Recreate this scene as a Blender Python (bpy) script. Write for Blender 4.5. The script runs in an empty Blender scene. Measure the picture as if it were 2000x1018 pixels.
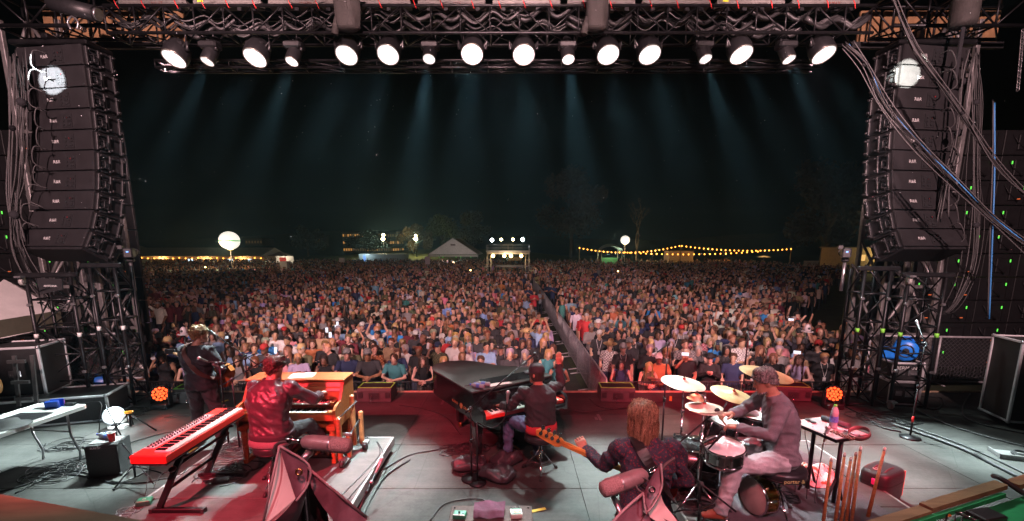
import bpy, math, random
import numpy as np
from mathutils import Vector, Matrix, noise
from mathutils.bvhtree import BVHTree
R = math.radians
random.seed(7); np.random.seed(7)
sc = bpy.context.scene
COL = sc.collection
# ------------------------------------------------------------------ camera
CAM_H, FPX, TILT, HORIZON = 2.85, 900.0, math.atan(0.18), 480.0
cd = bpy.data.cameras.new('camera'); cam = bpy.data.objects.new('camera', cd); COL.objects.link(cam)
cd.sensor_width = 36; cd.lens = 36 * FPX / 2000; cd.clip_start = 0.05; cd.clip_end = 2000
cam.location = (0, 0, CAM_H); cam.rotation_euler = (math.pi / 2 - TILT, 0, 0)
cd.shift_y = (HORIZON + FPX * math.tan(TILT) - 509) / 2000
sc.camera = cam
# ------------------------------------------------------------------ night sky
w = bpy.data.worlds.new('World'); sc.world = w; w.use_nodes = True
nt = w.node_tree; bg = nt.nodes['Background']
sky = nt.nodes.new('ShaderNodeTexSky'); sky.sky_type = 'NISHITA'; sky.sun_disc = False
sky.sun_elevation = R(-4); sky.sun_rotation = R(200)
nt.links.new(sky.outputs[0], bg.inputs[0]); bg.inputs[1].default_value = 0.003
# ------------------------------------------------------------------ view and sampling
sc.view_settings.view_transform = 'Standard'; sc.view_settings.look = 'None'
sc.view_settings.exposure = 0; sc.view_settings.gamma = 1
cy = sc.cycles
cy.use_denoising = True; cy.max_bounces = 4; cy.diffuse_bounces = 2; cy.glossy_bounces = 3; cy.transmission_bounces = 4
cy.transparent_max_bounces = 8; cy.volume_bounces = 0; cy.sample_clamp_indirect = 4
# ------------------------------------------------------------------ lamps of the upstage truss, behind and above the camera
def aim(o, d): o.rotation_euler = Vector(d).to_track_quat('-Z', 'Y').to_euler()
def spot(name, loc, target, power, color, deg, blend=0.5, size=0.12, parent=None, vol=1.0):
    L = bpy.data.lights.new(name, 'SPOT'); L.energy = power; L.color = color; L.spot_size = R(deg); L.spot_blend = blend
    L.shadow_soft_size = size; L.volume_factor = vol
    o = bpy.data.objects.new(name, L); COL.objects.link(o); o.location = loc
    aim(o, Vector(target) - Vector(loc))
    if parent: o.parent = parent
    return o
def point(name, loc, power, color, size=0.1, parent=None):
    L = bpy.data.lights.new(name, 'POINT'); L.energy = power; L.color = color; L.shadow_soft_size = size
    o = bpy.data.objects.new(name, L); COL.objects.link(o); o.location = loc
    if parent: o.parent = parent
    return o
UZ = 6.6
RED = (1.0, 0.045, 0.085); PINK = (1.0, 0.61, 0.61)
spot('upstage_red_spot', (-4.6, -1.2, UZ), (-2.6, 5.5, 0.4), 12000, RED, 25, 0.7)
spot('upstage_red_spot', (4.8, -1.2, UZ), (4.1, 7.2, 0.0), 13000, RED, 25, 0.7)
spot('upstage_red_spot', (-0.8, -1.2, UZ), (2.2, 7.5, 0.0), 6500, RED, 18, 0.9)
spot('upstage_red_spot', (0.4, -1.2, UZ), (-1.0, 6.6, 0.0), 1800, RED, 20, 0.9)
for x, tx, p in ((-5.0, -13, 8200), (-1.8, -4, 8200), (1.8, 5, 8200), (5.0, 13, 7400)):
    spot('upstage_audience_spot', (x, -1.0, UZ + 0.4), (tx, 34, -1), p, PINK, 49, 0.3)
spot('upstage_wash_spot', (-5.5, -1.6, UZ), (-4.35, 6.2, 1.1), 1500, (1, 0.55, 0.60), 20, 0.6)
spot('upstage_red_wash', (0.0, -1.4, UZ), (0.6, 6.0, 0.0), 2000, (1, 0.13, 0.17), 62, 1.0)
spot('upstage_wash_spot', (4.6, -1.6, UZ), (2.6, 4.3, 1.1), 1700, (1, 0.50, 0.60), 16, 0.7)
spot('added_audience_spot', (-6.4, 9.35, 6.25), (-19, 27, -1), 3600, PINK, 66, 0.7)  # unseen lamps added to light the crowd sides past the speaker arrays
spot('added_audience_spot', (5.7, 9.35, 6.25), (16, 27, -1), 3200, PINK, 62, 0.7)
for x, tx in ((-2.6, -1.2), (2.6, 1.4)):
    spot('upstage_wash_spot', (x, -1.8, UZ), (tx, 2.6, 0.8), 620, (1, 0.60, 0.64), 54, 0.8)
spot('upstage_narrow_spot', (-0.4, -1.2, UZ), (-1.93, 6.55, 0.0), 9000, (0.93, 1, 0.98), 4.3, 0.25, 0.02)
spot('upstage_narrow_spot', (0.5, -1.2, UZ), (2.5, 7.25, 0.0), 9000, (1, 0.93, 0.8), 4.5, 0.25, 0.02)
spot('upstage_narrow_spot', (3.2, -1.2, UZ), (4.75, 6.9, 0.0), 3000, (1, 0.45, 0.12), 5, 0.5, 0.02)
spot('upstage_narrow_spot', (-4.0, -1.2, UZ), (-8.5, 9.2, 5.86), 200000, (0.95, 1, 1), 2.6, 0.2, 0.02)
spot('upstage_narrow_spot', (4.0, -1.2, UZ), (7.26, 9.2, 5.95), 170000, (1, 0.98, 0.85), 2.6, 0.2, 0.02)

# ------------------------------------------------------------------ helpers
_c, _s = math.cos(TILT), math.sin(TILT); _cy = HORIZON + FPX * math.tan(TILT)
def at(u, v, z=0.0):                      # where the sight line through a photo point meets the level z
    a = (u - 1000) / FPX; b = (v - _cy) / FPX; t = (CAM_H - z) / (_s + b * _c)
    return Vector((a * t, (_c - b * _s) * t, z))
def dep(u, v, Y):                         # ... and where it meets the plane Y
    a = (u - 1000) / FPX; b = (v - _cy) / FPX; t = Y / (_c - b * _s)
    return Vector((a * t, Y, CAM_H - (_s + b * _c) * t))
MATS = {}
def mat(name, col, rough=0.5, metal=0.0, var=0.15, scale=8.0, bump=0.0, bscale=60.0, emit=0.0, ecol=None, coat=0.0, spec=0.5, trans=0.0, alpha=1.0):
    if name in MATS: return MATS[name]
    m = bpy.data.materials.new(name); m.use_nodes = True; n = m.node_tree.nodes; l = m.node_tree.links
    b = n['Principled BSDF']; MATS[name] = m
    b.inputs['Roughness'].default_value = rough; b.inputs['Metallic'].default_value = metal
    b.inputs['Specular IOR Level'].default_value = spec
    if coat: b.inputs['Coat Weight'].default_value = coat; b.inputs['Coat Roughness'].default_value = 0.06
    if trans: b.inputs['Transmission Weight'].default_value = trans
    if alpha < 1: b.inputs['Alpha'].default_value = alpha
    c4 = (*col, 1)
    b.inputs['Base Color'].default_value = c4
    if var > 0 or bump > 0: tc = n.new('ShaderNodeTexCoord')
    if var > 0:
        t = n.new('ShaderNodeTexNoise'); t.inputs['Scale'].default_value = scale; t.inputs['Detail'].default_value = 5; t.inputs['Roughness'].default_value = 0.65
        l.new(tc.outputs['Object'], t.inputs['Vector'])
        r = n.new('ShaderNodeValToRGB'); r.color_ramp.elements[0].position = 0.3; r.color_ramp.elements[1].position = 0.72
        r.color_ramp.elements[0].color = (*[max(0, x * (1 - var)) for x in col], 1); r.color_ramp.elements[1].color = (*[min(1, x * (1 + var)) for x in col], 1)
        l.new(t.outputs['Fac'], r.inputs['Fac']); l.new(r.outputs['Color'], b.inputs['Base Color'])
        mr = n.new('ShaderNodeMapRange'); mr.inputs['To Min'].default_value = max(0.02, rough - 0.12); mr.inputs['To Max'].default_value = min(1, rough + 0.12)
        l.new(t.outputs['Fac'], mr.inputs['Value']); l.new(mr.outputs[0], b.inputs['Roughness'])
    if bump > 0:
        t2 = n.new('ShaderNodeTexNoise'); t2.inputs['Scale'].default_value = bscale; t2.inputs['Detail'].default_value = 4
        l.new(tc.outputs['Object'], t2.inputs['Vector'])
        bp = n.new('ShaderNodeBump'); bp.inputs['Strength'].default_value = bump; bp.inputs['Distance'].default_value = 0.02
        l.new(t2.outputs['Fac'], bp.inputs['Height']); l.new(bp.outputs[0], b.inputs['Normal'])
    if emit > 0:
        b.inputs['Emission Color'].default_value = (*(ecol or col), 1); b.inputs['Emission Strength'].default_value = emit
    return m
def rot_to(d):                            # matrix turning +Z onto d
    return Vector(d).normalized().to_track_quat('Z', 'Y').to_matrix().to_4x4()
I4 = Matrix.Identity(4)
def TR(x=0, y=0, z=0): return Matrix.Translation((x, y, z))
def RX(d): return Matrix.Rotation(R(d), 4, 'X')
def RY(d): return Matrix.Rotation(R(d), 4, 'Y')
def RZ(d): return Matrix.Rotation(R(d), 4, 'Z')
class MB:
    def __init__(s): s.v = []; s.f = []; s.m = []; s.sm = []; s.mi = 0; s.smooth = False
    def add(s, vs, fs, M=None, smooth=None):
        o = len(s.v)
        s.v += [tuple(M @ Vector(p)) for p in vs] if M is not None else [tuple(p) for p in vs]
        for f in fs: s.f.append(tuple(i + o for i in f))
        s.m += [s.mi] * len(fs); s.sm += [s.smooth if smooth is None else smooth] * len(fs)
        return s
    def box(s, c, d, M=None, bev=0.0):
        x, y, z = [q / 2 for q in d]; c = Vector(c)
        if bev <= 0:
            vs = [c + Vector((a * x, b * y, e * z)) for a in (-1, 1) for b in (-1, 1) for e in (-1, 1)]
            return s.add(vs, [(0, 1, 3, 2), (4, 6, 7, 5), (0, 4, 5, 1), (2, 3, 7, 6), (0, 2, 6, 4), (1, 5, 7, 3)], M, False)
        k = min(bev, x * .9, y * .9, z * .9); rings = []
        for zz, ins in ((-z, k), (-z + k, 0), (z - k, 0), (z, k)):
            X, Y = x - ins, y - ins
            rings.append([c + Vector(p) for p in ((-X, -Y + k, zz), (-X + k, -Y, zz), (X - k, -Y, zz), (X, -Y + k, zz), (X, Y - k, zz), (X - k, Y, zz), (-X + k, Y, zz), (-X, Y - k, zz))])
        return s.loft(rings, True, M, False)
    def loft(s, rings, caps=True, M=None, smooth=None, closed=True):
        n = len(rings[0]); vs = [p for r in rings for p in r]; fs = []
        for i in range(len(rings) - 1):
            for j in range(n if closed else n - 1):
                k = (j + 1) % n; fs.append((i * n + j, i * n + k, (i + 1) * n + k, (i + 1) * n + j))
        if caps: fs.append(tuple(range(n - 1, -1, -1))); fs.append(tuple((len(rings) - 1) * n + j for j in range(n)))
        return s.add(vs, fs, M, smooth)
    def cyl(s, p0, p1, r0, r1=None, n=10, caps=True, M=None, smooth=True):
        p0, p1 = Vector(p0), Vector(p1); r1 = r0 if r1 is None else r1
        q = rot_to(p1 - p0).to_3x3() if (p1 - p0).length > 1e-9 else Matrix.Identity(3)
        ring = [q @ Vector((math.cos(6.28319 * i / n), math.sin(6.28319 * i / n), 0)) for i in range(n)]
        o = len(s.f)
        s.loft([[p0 + v * r0 for v in ring], [p1 + v * r1 for v in ring]], caps, M, smooth)
        if caps: s.sm[-1] = s.sm[-2] = False
        return s
    def tube(s, pts, r, n=6, M=None, smooth=True, caps=True):
        pts = [Vector(p) for p in pts]; rings = []; up = Vector((0.13, 0.07, 1)); N = len(pts)
        prev = None
        for i, p in enumerate(pts):
            d = (pts[min(i + 1, N - 1)] - pts[max(i - 1, 0)])
            d = d.normalized() if d.length > 1e-9 else Vector((0, 0, 1))
            if prev is None: a = d.cross(up); a = a if a.length > 1e-3 else d.cross(Vector((1, 0, 0)))
            else: a = prev - d * prev.dot(d)
            a.normalize(); prev = a; b = d.cross(a); rr = r[i] if isinstance(r, (list, tuple)) else r
            rings.append([p + (a * math.cos(6.28319 * j / n) + b * math.sin(6.28319 * j / n)) * rr for j in range(n)])
        return s.loft(rings, caps, M, smooth)
    def lathe(s, prof, n=20, M=None, smooth=True, caps=False):
        rings = [[Vector((r * math.cos(6.28319 * j / n), r * math.sin(6.28319 * j / n), z)) for j in range(n)] for r, z in prof]
        return s.loft(rings, caps, M, smooth)
    def ball(s, c, r, n=10, m=7, M=None, smooth=True):
        r = r if isinstance(r, (tuple, list)) else (r, r, r); c = Vector(c); rings = []
        for i in range(m + 1):
            t = math.pi * (0.02 + 0.96 * i / m)
            rings.append([c + Vector((r[0] * math.sin(t) * math.cos(6.28319 * j / n), r[1] * math.sin(t) * math.sin(6.28319 * j / n), -r[2] * math.cos(t))) for j in range(n)])
        return s.loft(rings, True, M, smooth)
    def torus(s, c, R0, r, n=20, m=6, M=None):
        c = Vector(c); vs = []; fs = []
        for i in range(n):
            a = 6.28319 * i / n
            for j in range(m):
                b = 6.28319 * j / m
                vs.append(c + Vector(((R0 + r * math.cos(b)) * math.cos(a), (R0 + r * math.cos(b)) * math.sin(a), r * math.sin(b))))
        for i in range(n):
            for j in range(m): fs.append((i * m + j, ((i + 1) % n) * m + j, ((i + 1) % n) * m + (j + 1) % m, i * m + (j + 1) % m))
        return s.add(vs, fs, M, True)
    def prism(s, outline, z0, z1, M=None, smooth=False):
        a = [Vector((p[0], p[1], z0)) for p in outline]; b = [Vector((p[0], p[1], z1)) for p in outline]
        return s.loft([a, b], True, M, smooth)
    def grid(s, fn, nu, nv, M=None, smooth=True):
        vs = [fn(i / nu, j / nv) for i in range(nu + 1) for j in range(nv + 1)]
        fs = [(i * (nv + 1) + j, (i + 1) * (nv + 1) + j, (i + 1) * (nv + 1) + j + 1, i * (nv + 1) + j + 1) for i in range(nu) for j in range(nv)]
        return s.add(vs, fs, M, smooth)
    def mesh(s, name, mats):
        me = bpy.data.meshes.new(name); me.from_pydata(s.v, [], s.f)
        for m in (mats if isinstance(mats, (list, tuple)) else [mats]): me.materials.append(m)
        me.polygons.foreach_set('material_index', s.m); me.polygons.foreach_set('use_smooth', s.sm); me.update()
        return me
    def obj(s, name, mats, parent=None, mod=None):
        return link(name, s.mesh(name, mats), parent)
def link(name, me, parent=None):
    o = bpy.data.objects.new(name, me); COL.objects.link(o)
    if parent is not None: o.parent = parent
    return o
def tag(o, label, cat, group=None):
    o['label'] = label; o['category'] = cat
    if group: o['group'] = group
    return o
def struct(o): o['kind'] = 'structure'; return o
def thing(name, label, cat, loc=(0, 0, 0), rz=0.0, group=None):
    o = bpy.data.objects.new(name, None); COL.objects.link(o); o.empty_display_size = 0.1
    o.location = loc; o.rotation_euler = (0, 0, R(rz)); return tag(o, label, cat, group)
def part(name, parent, m, fn, kind=None):
    b = MB(); fn(b); o = b.obj(name, m, parent)
    if kind: o['kind'] = kind
    return o
def dup(root, loc=None, rz=None, label=None, group=None, parent=None):
    r = root.copy(); COL.objects.link(r)
    if parent is not None: r.parent = parent
    if loc is not None: r.location = loc
    if rz is not None: r.rotation_euler = (0, 0, R(rz))
    if label: r['label'] = label
    if group: r['group'] = group
    for c in KIDS.get(root.name, []) or list(root.children): dup(c, parent=r)
    return r
KIDS = {}
TXT = {}
def text(s, size, m, parent, M, name='lettering', depth=0.001):
    k = (s, size, m.name)
    if k not in TXT:
        cu = bpy.data.curves.new(name, 'FONT'); cu.body = s; cu.size = size; cu.extrude = depth; cu.align_x = 'CENTER'; cu.align_y = 'CENTER'; cu.resolution_u = 2
        tmp = bpy.data.objects.new(name, cu); TXT[k] = bpy.data.meshes.new_from_object(tmp); TXT[k].materials.clear(); TXT[k].materials.append(m); bpy.data.objects.remove(tmp); bpy.data.curves.remove(cu)
    o = link(name, TXT[k], parent); o.matrix_local = M
    return o
def ORD(i): return ['first', 'second', 'third', 'fourth', 'fifth', 'sixth', 'seventh', 'eighth', 'ninth', 'tenth', 'eleventh', 'twelfth', 'thirteenth', 'fourteenth', 'fifteenth', 'sixteenth', 'seventeenth', 'eighteenth', 'nineteenth', 'twentieth'][i] if i < 20 else '%dth' % (i + 1)
def spline(pts, n=6):                     # Catmull-Rom through pts
    P = [Vector(p) for p in pts]; P = [P[0] * 2 - P[1]] + P + [P[-1] * 2 - P[-2]]; out = []
    for i in range(1, len(P) - 2):
        for k in range(n):
            t = k / n
            out.append(0.5 * ((2 * P[i]) + (P[i + 1] - P[i - 1]) * t + (2 * P[i - 1] - 5 * P[i] + 4 * P[i + 1] - P[i + 2]) * t * t + (3 * P[i] - P[i - 1] - 3 * P[i + 1] + P[i + 2]) * t ** 3))
    out.append(P[-2]); return out
# ------------------------------------------------------------------ common materials
black_metal = mat('black_metal', (0.02, 0.02, 0.022), 0.4, 0.6, 0.3)
black_paint = mat('black_paint', (0.018, 0.018, 0.02), 0.5, 0, 0.4, 20)
black_plastic = mat('black_plastic', (0.022, 0.022, 0.024), 0.45, 0, 0.3, 30)
black_rubber = mat('black_rubber', (0.02, 0.02, 0.021), 0.6, 0, 0.3, 30)
black_cloth = mat('black_cloth', (0.02, 0.02, 0.024), 0.9, 0, 0.35, 20, 0.4, 200)
grey_metal = mat('grey_metal', (0.42, 0.42, 0.44), 0.35, 0.85, 0.2, 12)
dull_metal = mat('dull_aluminium', (0.33, 0.32, 0.32), 0.5, 0.7, 0.3, 9)
chrome = mat('chrome', (0.75, 0.76, 0.78), 0.12, 1.0, 0.06, 10)
gold_shell = mat('gold_shell', (0.62, 0.42, 0.12), 0.2, 1.0, 0.15, 10)
white_plastic = mat('white_plastic', (0.72, 0.72, 0.70), 0.45, 0, 0.06)
white_print = mat('white_print', (0.62, 0.62, 0.62), 0.6, 0, 0.05)
green_tape = mat('green_tape', (0.25, 0.75, 0.08), 0.6, 0, 0.1)
red_tape = mat('red_tape', (0.62, 0.03, 0.03), 0.6, 0, 0.1)
blue_plastic = mat('blue_plastic', (0.02, 0.09, 0.55), 0.4, 0, 0.12)
cable_mat = mat('cable_rubber', (0.016, 0.016, 0.017), 0.5, 0, 0.2, 30)
grey_cable = mat('grey_cable', (0.062, 0.06, 0.062), 0.55, 0, 0.2, 30)
# ================================================================== SETTING
GZ = -1.4                                  # level of the lawn below the stage
def floor_material(name, col, streak=0.25):
    m = mat(name, col, 0.62, 0, 0, spec=0.22)
    n = m.node_tree.nodes; l = m.node_tree.links; b = n['Principled BSDF']
    tc = n.new('ShaderNodeTexCoord'); oi = n.new('ShaderNodeObjectInfo')
    a = n.new('ShaderNodeTexNoise'); a.inputs['Scale'].default_value = 2.2; a.inputs['Detail'].default_value = 8; a.inputs['Roughness'].default_value = 0.7
    mp = n.new('ShaderNodeMapping'); mp.inputs['Scale'].default_value = (1.2, 14, 1)
    st = n.new('ShaderNodeTexNoise'); st.inputs['Scale'].default_value = 1.6; st.inputs['Detail'].default_value = 6
    l.new(tc.outputs['Generated'], mp.inputs[0]); l.new(mp.outputs[0], st.inputs['Vector'])
    ge = n.new('ShaderNodeNewGeometry'); l.new(ge.outputs['Position'], a.inputs['Vector'])
    vo = n.new('ShaderNodeTexVoronoi'); vo.feature = 'DISTANCE_TO_EDGE'; vo.inputs['Scale'].default_value = 0.9; l.new(ge.outputs['Position'], vo.inputs['Vector'])
    sc1 = n.new('ShaderNodeTexNoise'); sc1.inputs['Scale'].default_value = 26; sc1.inputs['Detail'].default_value = 3; l.new(ge.outputs['Position'], sc1.inputs['Vector'])
    def m2(op, x, y):
        k = n.new('ShaderNodeMath'); k.operation = op
        for i, q in enumerate((x, y)):
            if isinstance(q, (int, float)): k.inputs[i].default_value = q
            else: l.new(q, k.inputs[i])
        return k.outputs[0]
    f = m2('ADD', m2('MULTIPLY', a.outputs['Fac'], 0.9), m2('MULTIPLY', st.outputs['Fac'], streak))
    f = m2('ADD', f, m2('MULTIPLY', oi.outputs['Random'], 0.14)); f = m2('ADD', f, m2('MULTIPLY', sc1.outputs['Fac'], 0.2))
    r = n.new('ShaderNodeValToRGB'); e = r.color_ramp.elements
    e[0].position = 0.5; e[0].color = (*[x * 0.42 for x in col], 1); e[1].position = 1.0; e[1].color = (*[x * 1.55 for x in col], 1)
    l.new(f, r.inputs['Fac'])
    scr = n.new('ShaderNodeMapRange'); scr.inputs['From Max'].default_value = 0.006; scr.inputs['To Min'].default_value = 0.72; scr.inputs['To Max'].default_value = 1
    l.new(vo.outputs['Distance'], scr.inputs['Value'])
    mx = n.new('ShaderNodeMix'); mx.data_type = 'RGBA'; mx.blend_type = 'MULTIPLY'; mx.inputs[0].default_value = 1
    l.new(r.outputs[0], mx.inputs[6]); l.new(scr.outputs[0], mx.inputs[7]); l.new(mx.outputs[2], b.inputs['Base Color'])
    mr = n.new('ShaderNodeMapRange'); mr.inputs['To Min'].default_value = 0.55; mr.inputs['To Max'].default_value = 0.95
    l.new(a.outputs['Fac'], mr.inputs['Value']); l.new(mr.outputs[0], b.inputs['Roughness'])
    bp = n.new('ShaderNodeBump'); bp.inputs['Strength'].default_value = 0.25; bp.inputs['Distance'].default_value = 0.01
    l.new(f, bp.inputs['Height']); l.new(bp.outputs[0], b.inputs['Normal'])
    return m
deck_mat = floor_material('weathered_deck', (0.052, 0.052, 0.049))
riser_mat = floor_material('riser_deck', (0.068, 0.067, 0.065), 0.35)
stage = struct(part('stage', None, black_paint, lambda b: b.box((-0.3, 4.18, -0.72), (20.5, 9.1, 1.3))))
pm = MB(); pm.box((0, 0, -0.011), (2.436, 1.214, 0.022), None, 0.002); pme = pm.mesh('floor_panel', deck_mat)
for i in range(-4, 5):
    for j in range(8):
        o = link('floor_panel', pme, stage); o.location = (i * 2.44 - 0.4 + (0.0 if j % 2 else 0.0), 8.74 - 0.607 - j * 1.22 + 0.0, -0.004 + random.uniform(-0.002, 0.002) - 0.0)
        if random.random() < 0.5: o.rotation_euler = (0, 0, math.pi)
part('edge_trim', stage, mat('worn_wood_edge', (0.36, 0.26, 0.17), 0.6, 0, 0.3), lambda b: b.box((-0.4, 8.79, -0.03), (20.4, 0.07, 0.075), None, 0.01))
# lawn
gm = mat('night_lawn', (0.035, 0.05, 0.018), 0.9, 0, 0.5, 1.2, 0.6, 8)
ground = struct(part('ground', None, gm, lambda b: b.grid(lambda a, c: Vector((-400 + 800 * a, 8.9 + 900 * c * c, GZ)), 20, 20)))
def bank(a, c):
    x = -75 + 150 * a; y = 94 + 60 * c; k = max(0, 1 - (abs(x + 18) / 46) ** 2) ** 1.3
    return Vector((x, y, GZ - 0.2 + (3.5 * math.sin(min(1, c * 1.5) * 1.57)) * k + 0.15 * noise.noise((x * .2, y * .2, 0))))
for i in range(34):
    x, y = random.uniform(-6.5, 6.5), random.uniform(3.6, 8.4)
    if -4 < x < -1.6 and y < 6.2 or 1.6 < x < 4.2 and y < 6.1: continue
    part('tape_mark', stage, [mat('white_gaffer', (.5, .5, .47), .8), black_cloth, mat('yellow_gaffer', (.5, .38, .05), .8), mat('grey_gaffer', (.1, .1, .1), .8)][i % 4], lambda b: b.box((0, 0, 0), (random.uniform(.08, .35), .045, .003), TR(x, y, .003) @ RZ(random.choice((0, 90, 20, 70, -35)))))
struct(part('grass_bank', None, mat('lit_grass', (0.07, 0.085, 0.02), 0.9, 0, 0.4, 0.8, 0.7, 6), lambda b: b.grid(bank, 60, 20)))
# trodden aisle between the two blocks of the crowd
struct(part('aisle_path', None, mat('trodden_aisle', (0.03, 0.034, 0.025), 0.9, 0, 0.4, 3), lambda b: b.grid(lambda a, c: Vector((0.95 + 1.15 * a, 9.0 + 45 * c, GZ + 0.006)), 1, 10)))
# ================================================================== RISERS
def riser(x0, x1, y0, y1, h, label, carpet=None):
    t = thing('stage_riser', label, 'riser', (0, 0, 0))
    nx, ny = 1, 2
    for j in range(ny):
        ya = y0 + (y1 - y0) * j / ny; yb = y0 + (y1 - y0) * (j + 1) / ny
        part('deck_panel', t, riser_mat, lambda b: b.box(((x0 + x1) / 2, (ya + yb) / 2, h - 0.012), (x1 - x0 - 0.05, yb - ya - 0.008, 0.024), None, 0.003))
    for nm, c, d in (('side_rail', (x1 - 0.013, (y0 + y1) / 2, h - 0.055), (0.03, y1 - y0, 0.115)), ('side_rail', (x0 + 0.013, (y0 + y1) / 2, h - 0.055), (0.03, y1 - y0, 0.115)),
                     ('end_rail', ((x0 + x1) / 2, y1 - 0.013, h - 0.055), (x1 - x0 - 0.06, 0.03, 0.115))):
        part(nm, t, dull_metal, lambda b: b.box(c, d, None, 0.006))
    for x in (x0 + 0.1, x1 - 0.1):
        for y in (y0 + 0.2, (y0 + y1) / 2, y1 - 0.15):
            part('leg', t, black_metal, lambda b: b.cyl((x, y, 0), (x, y, h - 0.1), 0.025))
    part('skirt', t, black_cloth, lambda b: b.box(((x0 + x1) / 2, (y0 + y1) / 2, (h - 0.12) / 2), (x1 - x0 - 0.12, y1 - y0 - 0.12, h - 0.13)))
    return t
RH = 0.2
riser(-3.92, -1.66, 2.9, 6.12, RH, 'low grey deck riser carrying the wooden organ and the red keyboard')
riser(1.7, 4.1, 2.7, 6.0, RH, 'low grey deck riser under the drum kit')
carpet_mat = mat('drum_carpet', (0.075, 0.06, 0.07), 0.95, 0, 0.3, 6, 0.5, 150)
def carp(b):
    def fn(a, c):
        x = 2.06 + 1.72 * a; y = 3.75 + 1.95 * c
        return Vector((x + 0.02 * math.sin(c * 9), y + 0.02 * math.sin(a * 11), RH + 0.008 + 0.006 * max(0, noise.noise((x * 3, y * 3, 1)))))
    b.grid(fn, 24, 24)
tag(part('drum_carpet', None, carpet_mat, carp), 'dark worn carpet laid under the drum kit and stool', 'carpet')

# ================================================================== FRONT TRUSS AND ITS LAMPS
lens_mat = mat('lamp_lens', (0.9, 0.95, 1), 0.3, 0, 0, emit=1.0, ecol=(0.93, 0.93, 0.88))
ln_ = lens_mat.node_tree.nodes; lv = ln_.new('ShaderNodeTexVoronoi'); lv.inputs['Scale'].default_value = 26; ltc = ln_.new('ShaderNodeTexCoord'); lens_mat.node_tree.links.new(ltc.outputs['Object'], lv.inputs['Vector'])
lmr = ln_.new('ShaderNodeMapRange'); lmr.inputs['From Max'].default_value = 0.6; lmr.inputs['To Min'].default_value = 1.12; lmr.inputs['To Max'].default_value = 0.72; lens_mat.node_tree.links.new(lv.outputs['Distance'], lmr.inputs['Value']); lens_mat.node_tree.links.new(lmr.outputs[0], ln_['Principled BSDF'].inputs['Emission Strength'])
lens_ring = mat('lens_ring', (0.25, 0.24, 0.2), 0.3, 0.7, 0.1)
def ladder(b, p0, p1, up, r, n, rb=None):
    """one face of a box truss: two chords and zigzag diagonals"""
    p0, p1, up = Vector(p0), Vector(p1), Vector(up); rb = rb or r * 0.55
    b.cyl(p0, p1, r, n=8); b.cyl(p0 + up, p1 + up, r, n=8)
    for i in range(n):
        a = p0.lerp(p1, i / n); c = p0.lerp(p1, (i + 1) / n)
        b.cyl(a, a + up, rb, n=6)
        (b.cyl(a, c + up, rb, n=6) if i % 2 else b.cyl(a + up, c, rb, n=6))
    b.cyl(p1, p1 + up, rb, n=6)
def box_truss(name, label, p0, axis, length, wv, hv, r, n, m, group=None):
    t = thing(name, label, 'truss', (0, 0, 0), 0, group); p0, ax, wv, hv = Vector(p0), Vector(axis), Vector(wv), Vector(hv); p1 = p0 + ax * length
    part('chord', t, m, lambda b: b.cyl(p0, p1, r, n=10)); part('chord', t, m, lambda b: b.cyl(p0 + wv, p1 + wv, r, n=10))
    part('chord', t, m, lambda b: b.cyl(p0 + hv, p1 + hv, r, n=10)); part('chord', t, m, lambda b: b.cyl(p0 + wv + hv, p1 + wv + hv, r, n=10))
    for (o, d) in ((Vector((0, 0, 0)), hv), (wv, hv), (Vector((0, 0, 0)), wv), (hv, wv)):
        for i in range(n):
            a = p0 + ax * (length * i / n) + o; c = p0 + ax * (length * (i + 1) / n) + o
            part('brace', t, m, lambda b: (b.cyl(a, a + d, r * .6, n=6), b.cyl(a, c + d, r * .5, n=6) if i % 2 else b.cyl(a + d, c, r * .5, n=6)))
    return t
truss = box_truss('lighting_truss', 'long black box truss across the top of the stage carrying sixteen lamps', (-6.9, 8.62, 6.42), (1, 0, 0), 13.05, (0, 0.5, 0), (0, 0, 0.42), 0.026, 26, black_metal)
box_truss('pipe_truss', 'slim lower truss hung behind the stage lamps', (-6.6, 9.25, 6.1), (1, 0, 0), 12.3, (0, 0.25, 0), (0, 0, 0.12), 0.02, 18, black_metal)
# pale lamp bars above the truss (their backs face the camera)
bar_mat = mat('lamp_bar_shell', (0.17, 0.16, 0.15), 0.45, 0.3, 0.2, 14)
seg = 1.3
for row, z in enumerate((6.99, 7.17)):
    for i in range(10):
        x = -6.9 + i * seg + 0.65
        t = thing('light_bar', '%s light bar from the left in the %s row above the truss' % (ORD(i), ('lower', 'upper')[row]), 'light bar', (x, 8.95, z))
        part('housing', t, bar_mat, lambda b: (b.box((0, 0, 0), (seg - 0.12, 0.16, 0.115), None, 0.012), b.box((0, -0.083, 0.02), (seg - 0.2, 0.01, 0.02)), b.box((0, -0.083, -0.03), (seg - 0.2, 0.01, 0.012))))
        for q in (-0.4, -0.1, 0.2, 0.45): part('yoke', t, black_metal, lambda b: b.box((q, -0.02, -0.08), (0.07, 0.1, 0.06)))
        if row == 0:
            s = {0: 'LU  ST', 2: 'LUXMAX', 4: 'LUX', 6: 'LUXMAX', 9: 'LUXMAX'}.get(i)
            if s: text(s, 0.07, mat('dark_red_print', (0.16, 0.05, 0.04), 0.6), t, TR(0.1, -0.093, -0.005) @ RX(90))
            if i in (1, 3, 8): part('tape', t, mat('yellow_tape', (0.6, 0.62, 0.03), 0.6), lambda b: b.box((-0.45, -0.094, 0.03), (0.1, 0.004, 0.03)))
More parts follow.
